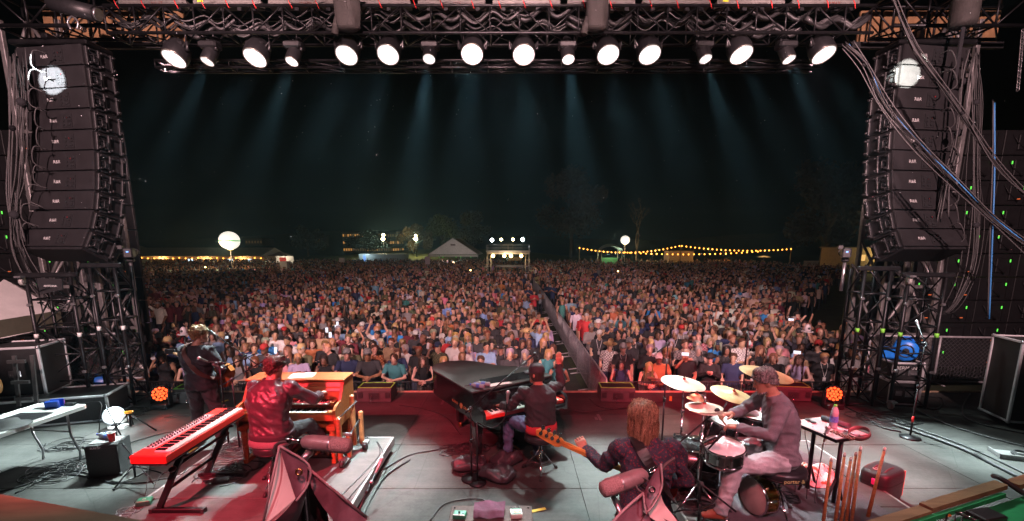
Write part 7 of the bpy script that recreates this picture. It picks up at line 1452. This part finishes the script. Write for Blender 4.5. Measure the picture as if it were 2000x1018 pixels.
def chainlink(label, p, q, z0, z1, m=rail_grey):
    t = thing('chain_link_fence', label, 'fence', (0, 0, 0)); p, q = Vector(p), Vector(q); L = (q - p).length; d = (q - p).normalized(); up = Vector((0, 0, 1))
    part('frame', t, m, lambda b: (b.cyl(p + up * z1, q + up * z1, .022, n=8), b.cyl(p + up * z0, q + up * z0, .022, n=8), b.cyl(p + up * z0, p + up * z1, .022, n=8), b.cyl(q + up * z0, q + up * z1, .022, n=8), b.cyl(p.lerp(q, .5) + up * z0, p.lerp(q, .5) + up * z1, .02, n=8)))
    def wires(b):
        H = z1 - z0; s_ = .085; k = -H
        while k < L:
            for sg in (1, -1):
                a0 = max(0, -k) if True else 0; a1 = min(H, L - k)
                if a1 > a0: b.cyl(p + d * (k + a0) + up * ((z0 + a0) if sg > 0 else (z1 - a0)), p + d * (k + a1) + up * ((z0 + a1) if sg > 0 else (z1 - a1)), .0042, n=3, caps=False)
            k += s_
    part('wire_mesh', t, mat('wire_grey', (.12, .12, .125), .5, .6, .2), wires, 'stuff'); return t
chainlink('chain-link fence panel behind the left road cases', (-11.2, 9.2, 0), (-7.9, 9.6, 0), .05, 1.02); chainlink('chain-link fence panel between the blue fan and the road case', (7.5, 9.45, 0), (10.2, 9.2, 0), .05, 1.0)
# ================================================================== FAR BACKGROUND
warm = mat('warm_bulb', (1, .6, .2), .5, 0, 0, emit=6, ecol=(1, .36, .05)); hotw = mat('hot_white', (1, 1, 1), .5, 0, 0, emit=34, ecol=(.9, 1, 1)); amber = mat('amber_lamp', (1, .7, .3), .5, 0, 0, emit=22, ecol=(1, .62, .2)); sodium = mat('street_bulb', (1, .85, .5), .5, 0, 0, emit=40, ecol=(1, .80, .42))
tent_w = mat('tent_fabric', (.55, .50, .48), .8, 0, .12, 2); wood_d = mat('tent_post', (.2, .15, .1), .7)
def bulbs(label, pts, r, name='string_lights', lampn=0, power=60):
    t = thing(name, label, 'string lights', (0, 0, 0)); bm_ = MB(); bm_.ball((0, 0, -.05), r, 8, 6); bme = bm_.mesh('bulb', warm)
    part('wire', t, cable_mat, lambda b: b.tube(pts, .012, 4))
    for p in pts: o = link('bulb', bme, t); o.location = p
    for k in range(lampn): q = pts[int((k + .5) * len(pts) / lampn)]; point('bulb_glow', q + Vector((0, -.3, -.3)), power, (1, .55, .18), .3, t)
    return t
# left long tent
Yt = 86
xa, xb = dep(205, 500, Yt).x, dep(511, 500, Yt).x; ez = dep(300, 503, Yt).z + .25; rz_ = dep(300, 484, Yt).z
t = thing('long_tent', 'long low tent with warm string lights behind the left crowd', 'tent', (0, 0, 0))
part('roof', t, tent_w, lambda b: b.loft([[Vector((x, y, z)) for y, z in ((Yt, ez), (Yt + 5, rz_), (Yt + 10, ez), (Yt + 10, ez - .1), (Yt + 5, rz_ - .1), (Yt, ez - .1))] for x in (xa, xb)], True, None, False))
part('valance', t, tent_w, lambda b: b.box(((xa + xb) / 2, Yt, ez - .3), (xb - xa, .03, .45))); part('back_wall', t, mat('tent_wall', (.45, .36, .26), .8, 0, .1), lambda b: b.box(((xa + xb) / 2, Yt + 9.9, GZ + 1.2), (xb - xa, .05, 2.6)))
for i in range(8): part('post', t, mat('tent_wall', (.45, .36, .26)), lambda b: b.box((xa + (xb - xa) * i / 7, Yt + .3, (GZ + ez) / 2), (.5 if i % 2 else .18, .15, ez - GZ - .3)))
bulbs('row of warm bulbs along the long left tent eave', [Vector((xa + (xb - xa) * k / 25, Yt - .3, ez - .25 - .14 * abs(math.sin(k * 1.57 * .66)))) for k in range(26)], .12, lampn=4, power=220)
for i in range(7):
    x = xa + (xb - xa) * (i + .35) / 7.5; 
    if i in (3, 5, 6): tag(part('drinks_cooler', None, mat('cooler_glow', (.5, .7, .9), .4, 0, 0, emit=1.6, ecol=(.6, .85, 1)), lambda b: b.box((x, Yt + 4, GZ + 1.35), (.7, .5, 1.5), None, .03)), 'pale glowing cooler inside the long left tent, %s' % {3: 'left of the balloon', 5: 'right of the balloon', 6: 'at its right end'}[i], 'cooler')
t = thing('back_tent', 'peaked dark tent roof beyond the long left tent', 'tent', dep(248, 492, 100)); part('roof', t, tent_w, lambda b: b.add([(-5, -4, -.4), (5, -4, -.4), (5, 4, -.4), (-5, 4, -.4), (0, 0, 2.3)], [(0, 1, 4), (1, 2, 4), (2, 3, 4), (3, 0, 4)])); part('wall', t, tent_w, lambda b: b.box((0, 0, -1.8), (9.6, 7.6, 2.6)))
# balloon lamps
def balloon(u, v, Y, r, label, power, stripe):
    c = dep(u, v, Y); t = thing('balloon_lamp', label, 'balloon lamp', c); part('globe', t, mat('balloon_glow', (1, .95, .88), .6, 0, 0, emit=1.1, ecol=(1, .93, .82)), lambda b: b.ball((0, 0, 0), (r * 1.06, r * 1.06, r), 24, 14)); part('pole', t, dull_metal, lambda b: b.cyl((0, 0, -r), (0, 0, GZ - c.z), .05, n=8))
    if stripe: part('band', t, mat('green_band', (.05, .5, .1), .5, 0, 0, emit=.5, ecol=(.05, .7, .1)), lambda b: b.lathe([(r * 1.066, -r * .10), (r * 1.066, r * .02)], 28))
    part('rim_seam', t, amber, lambda b: b.torus((0, 0, 0), r * .25, .02, 16, 4, TR(0, 0, -r * .99))); point('balloon_light', (0, -r - .5, -r * .6), power * .25, (1, .72, .42), .6, t)
balloon(448, 470, 56, 1.06, 'large glowing white balloon lamp with green band over the left crowd', 2600, True); balloon(1221, 469, 92, .84, 'smaller glowing white balloon lamp above the canopy', 1800, False)
# small tent, kiosk and boxes
t = thing('small_tent', 'small white gabled tent right of the long tent', 'tent', dep(548, 500, 80)); part('roof', t, tent_w, lambda b: b.add([(-1.6, -1.5, .0), (1.6, -1.5, 0), (1.6, 1.5, 0), (-1.6, 1.5, 0), (0, 0, .75)], [(0, 1, 4), (1, 2, 4), (2, 3, 4), (3, 0, 4)])); part('back_wall', t, canvas, lambda b: b.box((0, 1.4, -1.2), (3.1, .04, 2.3))); [part('leg', t, dull_metal, lambda b: b.cyl((x, -1.45, 0), (x, -1.45, -2.6), .04, n=6)) for x in (-1.5, 1.5)]; point('tent_fill_light', (0, 0, -.3), 160, (1, .85, .6), .2, t)
t = thing('kiosk', 'pale kiosk box with a red sign above the left crowd', 'kiosk', dep(556, 520, 58)); part('box', t, canvas, lambda b: b.box((0, 0, -.7), (.9, .6, 2.6))); part('sign', t, mat('red_sign', (.6, .05, .04), .5, 0, 0, emit=.5), lambda b: b.box((0, -.32, .85), (.8, .05, .45))); text('OPEN', .22, white_print, t, TR(0, -.35, .85) @ RX(90))
for u, v, lab in ((668, 508, 'small pale box on legs above the left crowd'),): t = thing('speaker_box', lab, 'box', dep(u, v, 60)); part('box', t, tent_w, lambda b: b.box((0, 0, 0), (.6, .5, .55), None, .03)); part('leg', t, black_metal, lambda b: b.cyl((0, 0, -.2), (0, 0, -1.6), .04))
t = thing('sign_board', 'pale blank sign board on a pole in the crowd', 'sign', dep(835, 509, 52)); part('board', t, mat('pale_board', (.42, .36, .38), .7), lambda b: b.box((0, 0, 0), (.56, .04, .85))); part('pole', t, dull_metal, lambda b: b.cyl((0, 0.03, .3), (0, .03, -3.4), .03))
# block with a cool lit wall
t = thing('service_trailer', 'low trailer with a cool blue-white lit end wall', 'trailer', dep(735, 502, 95)); part('body', t, mat('trailer_paint', (.4, .45, .46), .6), lambda b: b.box((1.2, 1.5, -.9), (9.5, 3, 3.0))); part('door', t, mat('blue_door', (.1, .2, .5), .5, 0, 0, emit=.5, ecol=(.25, .45, 1)), lambda b: b.box((-2.4, -.03, -.7), (.5, .05, 2.2))); point('trailer_light', (-2.2, -1.2, .9), 170, (.75, .95, 1), .2, t)
# street lamps
for u, lab in ((748, 'left'), (812, 'right')):
    p = dep(u, 467, 108); t = thing('street_lamp', '%s of two bright street lamps on the grass bank' % lab, 'street lamp', p); part('globe', t, sodium, lambda b: (b.ball((0, 0, 0), .42, 10, 8), b.ball((.12, .1, .9), .32, 10, 8) if lab == 'left' else b.ball((.0, .1, .75), .26, 10, 8))); part('pole', t, black_metal, lambda b: b.cyl((0, 0.2, .8), (0, .2, -5), .09)); point('lamp_light', (0, -1.2, -.2), 1300, (1, .82, .45), .3, t)
# marquee
Ym = 88; p = dep(885, 497, Ym); t = thing('marquee_tent', 'large pale gabled marquee tent behind the crowd', 'tent', p); W2, HT = 4.75, 3.05
part('roof', t, tent_w, lambda b: b.loft([[Vector((x, y, z)) for x, z in ((-W2, 0), (0, HT), (W2, 0), (W2, -.12), (0, HT - .12), (-W2, -.12))] for y in (0, 14)], True, None, False)); part('gable', t, mat('gable_fabric', (.8, .74, .75), .8, 0, .1, 1), lambda b: b.prism([(-W2 + .1, .02), (W2 - .1, .02), (0, HT - .1)], -.06, -.01, RX(90)))
for x in (-W2 + .1, -W2 + 2.2, W2 - .1): part('post', t, dull_metal, lambda b: b.cyl((x, -.05, -2.6), (x, -.05, 0), .06, n=6))
part('valance', t, tent_w, lambda b: b.box((0, -.03, -.25), (W2 * 2, .03, .4))); part('gable_logo', t, mat('faint_logo', (.22, .16, .16), .8), lambda b: b.box((0, -.0, HT * .58), (.9, .03, .3), TR(0, -.0, 0)))
point('tent_fill_light', (1, -7, -1.2), 420, (1, .85, .75), .4, t)  # unseen lamp added in front of the gable to brighten it
for i, x in enumerate((-2.7, -2.0, .5, 1.4, 3.3)): part('exit_light', t, mat('green_status', (.1, .8, .1)), lambda b: b.ball((x, .5, -.5), .09, 6, 5))
# sound and light tower
Yf = 54; xl, xr = dep(951, 500, Yf).x, dep(1034, 500, Yf).x; zd = dep(990, 491, Yf).z
t = thing('sound_tower', 'scaffold sound tower with white lamps on top and amber lamps below', 'tower', (0, 0, 0)); 
for x in (xl, xl + .42, xr - .42, xr):
    for y in (Yf, Yf + 2.5): part('upright', t, dull_metal, lambda b: b.cyl((x, y, GZ), (x, y, zd + (.75 if x in (xl, xr) else 0)), .045, n=8))
for x in (xl, xr - .42):
    for k in range(5): part('rung', t, dull_metal, lambda b: b.box((x + .21, Yf, GZ + .4 + k * .75), (.42, .05, .06)))
part('deck', t, mat('deck_lit', (.42, .40, .46), .6), lambda b: b.box(((xl + xr) / 2, Yf + 1.2, zd), (xr - xl + .2, 2.9, .16))); [part('rail', t, dull_metal, lambda b: b.cyl((xl, Yf, zd + z), (xr, Yf, zd + z), .025, n=6)) for z in (.38, .72)]; part('rail_post', t, dull_metal, lambda b: b.cyl(((xl + xr) / 2, Yf, zd), ((xl + xr) / 2, Yf, zd + .75), .03, n=6)); part('fascia', t, tent_w, lambda b: b.box(((xl + xr) / 2, Yf - .28, zd - .22), (xr - xl, .04, .22)))
part('mixing_desk', t, black_plastic, lambda b: b.box(((xl + xr) / 2 + .3, Yf + .6, GZ + 1.9), (3.2, .8, .25), RX(0))); part('back_screen', t, mat('screen_brown', (.1, .08, .06), .8), lambda b: b.box((xr - 1.6, Yf + 2.4, zd - .9), (1.6, .05, .5)))
for u, v, r, m, pw, c in ((961, 469, .2, hotw, 0, 0), (979, 468, .15, sodium, 0, 0), (1002, 468, .15, sodium, 0, 0), (1021, 468, .2, hotw, 0, 0)):
    p = dep(u, v, Yf); part('top_lamp', t, m, lambda b: b.ball(p, r, 10, 8)); part('lamp_arm', t, black_metal, lambda b: b.cyl(p + Vector((0, .2, 0)), Vector((p.x, p.y + .2, zd)), .03, n=6))
for u in (962, 1021): p = dep(u, 469, Yf); spot('tower_light', p + Vector((0, -.25, -.1)), p + Vector((.15 if u < 1000 else -.1, -.6, -1.2)), 1100, (.85, 1, .97), 40, .4, .1, t)
spot('tower_light', dep(1003, 469, Yf) + Vector((0, -.2, 0)), dep(1003, 469, Yf) + Vector((1.0, -.4, -1.0)), 900, (1, .9, .7), 26, .4, .1, t)
for u in (963, 985, 998, 1018): p = dep(u, 500, Yf - .3); part('amber_lamp', t, amber, lambda b: b.ball(p, .19, 10, 8))
point('tower_glow', dep(990, 503, Yf - 1.0), 160, (1, .75, .4), .3, t)
# festoon lights on the right
Yr = 84; 
def fest(u0, v0, u1, v1, sag, n): return [dep(u0 + (u1 - u0) * k / (n - 1), v0 + (v1 - v0) * k / (n - 1) + sag * 4 * (k / (n - 1)) * (1 - k / (n - 1)), Yr) for k in range(n)]
bulbs('upper festoon of warm bulbs sagging left of the booth peak', fest(1132, 484, 1327, 480, 11, 26), .12, 'festoon_lights', 2, 160); bulbs('upper festoon of warm bulbs sagging right of the booth peak', fest(1332, 480, 1545, 486, 6, 26), .12, 'festoon_lights', 2, 160); bulbs('lower festoon of warm bulbs running level past the booth', fest(1210, 492, 1480, 491, 5, 27), .12, 'festoon_lights', 2, 160)
for u, lab in ((1132, 'left'), (1330, 'middle'), (1546, 'right')): p = dep(u, 480, Yr + .1); tag(part('festoon_pole', None, wood_d, lambda b: b.cyl((p.x, p.y, GZ), p + Vector((0, 0, .1)), .08, n=8)), '%s slim pole carrying the festoon lights' % lab, 'pole')
t = thing('booth', 'pale booth wall under the peak of the festoon lights', 'booth', dep(1325, 500, 88)); part('wall', t, mat('booth_wall', (.42, .32, .24), .8, 0, .1), lambda b: b.box((0, 0, -.6), (4.5, 3, 3.0))); part('roof', t, wood_d, lambda b: b.box((0, 0, .95), (4.8, 3.3, .1)))
t = thing('arched_canopy', 'small canopy with curved teal-lit roof near the right balloon', 'canopy', dep(1191, 490, 78)); part('roof', t, mat('teal_canopy', (.42, .48, .42), .7), lambda b: b.grid(lambda a, c: Vector(((a - .5) * 3.6, (c - .5) * 3.4, 1.15 * (1 - (2 * a - 1) ** 2) ** .5 * (.6 + .4 * math.sin(c * 3.14)))), 14, 8)); [part('post', t, mat('tent_wall', (.45, .36, .26)), lambda b: b.cyl((x, y, -2.4), (x, y, .1), .08, n=6)) for x in (-1.7, 1.7) for y in (-1.6, 1.6)]; part('counter', t, mat('green_counter', (.12, .3, .1), .7), lambda b: b.box((0, .5, -1.7), (2.8, .5, 1.1))); point('canopy_glow', (0, -.4, .1), 230, (.8, 1, .75), .2, t)
t = thing('parasol', 'pale parasol beyond the festoon lights', 'parasol', dep(1492, 502, 86)); part('shade', t, canvas, lambda b: b.lathe([(.03, .35), (.6, .2), (1.25, -.05)], 12)); part('pole', t, dull_metal, lambda b: b.cyl((0, 0, .3), (0, 0, -2.3), .04))
# picket fences
def picket(label, u0, u1, v, Y, h=1.0, n=None):
    a, c = dep(u0, v, Y), dep(u1, v, Y); L = c.x - a.x; t = thing('picket_fence', label, 'fence', (a.x, Y, a.z)); pw_ = mat('picket_white', (.60, .55, .46), .7, 0, .1)
    [part('rail', t, pw_, lambda b: b.box((L / 2, .03, -z), (L, .03, .08))) for z in (.2, .75)]; n = n or int(L / .2); b2 = MB(); b2.prism([(-.05, -h), (.05, -h), (.05, -.05), (0, 0), (-.05, -.05)], -.012, .012, RX(90)); pme = b2.mesh('picket', pw_)
    for i in range(n): o = link('picket', pme, t); o.location = (L * (i + .5) / n, 0, 0)
picket('white picket fence right of the festoon lights', 1570, 1608, 509, 78); picket('white picket fence beyond the tree trunk at right', 1622, 1650, 509, 78); picket('pale picket fence crossing the right crowd', 1320, 1385, 521, 62, .9); picket('second pale picket fence crossing the right crowd', 1405, 1470, 523, 62, .9)
t = thing('stucco_building', 'warm-lit low building seen through the right tower', 'building', dep(1755, 500, 70))
part('wall', t, mat('warm_stucco', (.46, .34, .18), .8, 0, .15, 2), lambda b: b.box((0, 3, -.6), (16, 5, 3.6))); 
for i in range(4): part('window', t, mat('amber_window', (.5, .3, .1), .4, 0, 0, emit=.8, ecol=(1, .6, .2)), lambda b: b.box((-5 + i * 3.1, .47, -.3), (.8, .05, .9)))
part('roof', t, wood_d, lambda b: b.box((0, 3, 1.25), (16.6, 5.6, .15))); point('porch_light', (-2, -1.2, .9), 420, (1, .75, .35), .2, t); point('porch_light', (3.5, -1.2, .9), 260, (1, .75, .35), .2, t)
for u, v, lab in ((1768, 512, 'cream van parked before the right building'),):
    t = thing('parked_van', lab, 'van', dep(1800, 508, 62)); part('body', t, mat('van_cream', (.5, .42, .3), .4), lambda b: b.loft([[Vector((x, y, z)) for y, z in ((-1, -.5), (-1, .4), (-.85, 1.3), (.85, 1.3), (1, .4), (1, -.5))] for x in (-2.4, -2.3, 1.6, 2.4)], True, None, False)); [part('wheel', t, black_rubber, lambda b: b.cyl((x, -1.05, -.55), (x, -.85, -.55), .34, n=14)) for x in (-1.5, 1.5)]; part('window', t, black_plastic, lambda b: b.box((1.2, -.99, .75), (1.0, .06, .5), RX(6)))
# far buildings
def far_building(u0, u1, v, Y, h, rows, cols, label, lit=.7, seed=0):
    a, c = dep(u0, v, Y), dep(u1, v, Y); L = c.x - a.x; t = thing('far_building', label, 'building', (a.x, Y, a.z)); r_ = random.Random(seed)
    part('wall', t, mat('night_wall', (.12, .09, .07), .8, 0, .2, .3), lambda b: b.box((L / 2, 4, -h / 2), (L, 8, h))); wm = MB(); wm.box((0, 0, 0), (L / cols * .55, .1, h / rows * .35)); wme = [wm.mesh('window', mat(n_, (.6, .4, .15), .4, 0, 0, emit=e_, ecol=c_)) for n_, e_, c_ in (('lit_window', .55, (1, .45, .1)), ('dim_window', .05, (1, .6, .25)))]
    part('roof', t, mat('night_roof', (.05, .045, .04), .8), lambda b: b.box((L / 2, 4, .15), (L + .8, 8.8, .3)))
    for i in range(cols):
        for j in range(rows): o = link('window', wme[0 if r_.random() < lit else 1], t); o.location = (L * (i + .5) / cols, -.03, -h * (j + .5) / rows)
far_building(668, 788, 453, 190, 8.5, 3, 26, 'far hillside building with a row of warm lit windows', .55, 3); far_building(478, 512, 466, 170, 2.5, 1, 6, 'far building with lit windows right of the balloon lamp', .6, 5); far_building(565, 625, 460, 175, 4, 1, 9, 'far dark building with a few lit windows', .25, 9)
hillm = mat('night_hill', (.012, .014, .012), .95, 0, .4, .05)
struct(part('hill', None, hillm, lambda b: b.grid(lambda a, c: Vector((-420 + 840 * a, 205 + 60 * c, GZ + (7 + 10 * max(0, noise.noise((a * 5, 0, 2))) + 6 * math.exp(-((a - .42) / .1) ** 2)) * math.sin(c * 1.57))), 60, 8)))
# trees
def leafy(name, label, base, h, rad, n, col, seed, trunk=.25, group='trees beyond the crowd', ls=.28):
    r_ = random.Random(seed); t = thing(name, label, 'tree', base, 0, group); tb = MB()
    tb.tube([(0, 0, 0), (.1, 0, h * .3), (-.05, .1, h * .55), (.05, 0, h * .8)], [trunk, trunk * .8, trunk * .5, trunk * .2], 8); cl = []
    for k in range(16):
        a = r_.uniform(0, 6.283); z = h * r_.uniform(.35, .98); q = rad * r_.uniform(.25, 1) * math.sin(min(1, max(.15, (1.08 - z / h) * 1.9)) * 1.5); e = Vector((q * math.cos(a), q * math.sin(a), z)); cl.append((e, rad * r_.uniform(.22, .42)))
        tb.tube([(0, 0, z * .6), e * .5 + Vector((0, 0, z * .42)), e], [trunk * .35, trunk * .2, trunk * .06], 5)
    tb.obj('trunk', mat('bark', (.06, .045, .03), .9, 0, .3, 4), t); cb = MB()
    for k in range(int(n * 1.7)):
        e, rr2 = r_.choice(cl); d = Vector((r_.gauss(0, 1), r_.gauss(0, 1), r_.gauss(0, .8))); d = d.normalized() * rr2 * r_.uniform(.4, 1.05); p = e + d; s1 = Vector((r_.uniform(-1, 1), r_.uniform(-1, 1), r_.uniform(-1, 1))).normalized() * ls; s2 = s1.cross(Vector((r_.uniform(-1, 1), r_.uniform(-1, 1), r_.uniform(-1, 1)))).normalized() * ls * .6
        cb.add([p - s1, p + s2, p + s1, p - s2], [(0, 1, 2, 3)])
    cb.obj('crown', mat(name + '_leaf', col, .8, 0, .4, 1.5), t); return t
def gz(u, Y): p = dep(u, 480, Y); return Vector((p.x, Y, GZ + (1.6 if 94 < Y < 140 and -60 < p.x < 20 else 0)))
leafy('broad_tree', 'broad pale tree lit by the right street lamp', gz(808, 116), 7.5, 4.2, 2600, (.10, .075, .03), 1); leafy('green_tree', 'green tree lit beside the marquee tent', gz(865, 120), 9.5, 5, 3000, (.06, .08, .02), 2); leafy('dim_tree', 'dim tree between marquee and sound tower', gz(925, 118), 10, 5, 2600, (.05, .05, .02), 3); leafy('dark_tree', 'dark round tree behind the left street lamp', gz(715, 128), 6.5, 5, 2200, (.03, .035, .015), 4)
leafy('tall_tree', 'tall faint tree right of the sound tower', gz(1115, 105), 18, 8, 3600, (.05, .042, .03), 5, .4, ls=.4); leafy('huge_tree', 'huge dark tree with thick trunk at the right', gz(1612, 76), 17, 8, 3600, (.035, .03, .018), 6, .75, ls=.4); leafy('shrub_tree', 'dark tree behind the kiosk on the left', gz(600, 120), 7, 4.5, 1800, (.02, .024, .012), 7)
def bare(label, base, h, seed):
    r_ = random.Random(seed); t = thing('bare_tree', label, 'tree', base, 0, 'trees beyond the crowd'); b = MB(); tw = MB()
    def grow(p, d, l, r, k):
        q = p + d * l; (b if k > 2 else tw).tube([p, p.lerp(q, .5) + Vector((r_.gauss(0, .05), 0, r_.gauss(0, .05))) * l, q], [r, r * .85, r * .68], 5)
        if k > 0:
            for _ in range(2 if r_.random() < .6 else 3): grow(q, (d + Vector((r_.gauss(0, .42), r_.gauss(0, .42), r_.uniform(-.05, .3)))).normalized(), l * r_.uniform(.65, .85), r * .62, k - 1)
    grow(Vector((0, 0, 0)), Vector((0.03, 0, 1)), h * .26, .32, 6); m = mat('pale_bark', (.20, .16, .11), .9, 0, .3, 4); b.obj('trunk', m, t); tw.obj('twigs', m, t)
bare('tall bare tree beside the right balloon lamp', gz(1243, 100), 14, 4)
point('tree_uplight', gz(1243, 100) + Vector((-1.5, -3, 1)), 260, (1, .8, .5), .3)
tag(part('lit_leaf_cluster', None, mat('amber_leaf', (.6, .4, .1), .5, 0, 0, emit=1.2, ecol=(1, .7, .25)), lambda b: [b.ball(dep(1621 + dx, 463 + dy, 75), .12, 6, 5) for dx, dy in ((0, 0), (3, 5), (-2, 6), (4, -4), (1, 9), (-3, -2))]), 'cluster of amber leaves made to glow in the huge dark tree', 'lights')  # leaves given their own amber glow to look lit
# camera operators and stragglers right of the stage are part of the crowd; a few phone torches shine in it
for i, (u, v, lab) in enumerate(((802, 567, 'left of the sound tower'), (1207, 530, 'below the right balloon lamp'), (401, 522, 'near the left balloon pole'), (919, 528, 'left of the sound tower legs'))):
    Y = 30 if i == 0 else 48; tag(part('phone_torch', None, amber, lambda b: b.ball(dep(u, v, Y), .06 if i else .07, 8, 6)), 'tiny warm phone torch in the crowd %s' % lab, 'phone torch')

# ================================================================== STAGE HAZE
hz = MB(); hz.box((0, 160, 12), (560, 340, 29)); 
hm = bpy.data.materials.new('stage_haze'); hm.use_nodes = True; n = hm.node_tree.nodes; n.remove(n['Principled BSDF'])
pv = n.new('ShaderNodeVolumePrincipled'); pv.inputs['Density'].default_value = 0.0012; pv.inputs['Anisotropy'].default_value = 0.7; pv.inputs['Color'].default_value = (0.40, 0.72, 0.90, 1)
hm.node_tree.links.new(pv.outputs[0], n['Material Output'].inputs['Volume'])
ho = hz.obj('haze', hm); ho['kind'] = 'stuff'

mo = MB(); rm_ = random.Random(5)
for k in range(260):
    mo.ball((rm_.uniform(-6.5, 6), rm_.uniform(4.5, 9.2), rm_.uniform(2.6, 5.8)), rm_.uniform(.0015, .0042), 5, 3)
mo = mo.obj('dust_motes', mat('mote_white', (.85, .9, .95), .8, 0, 0)); mo['kind'] = 'stuff'
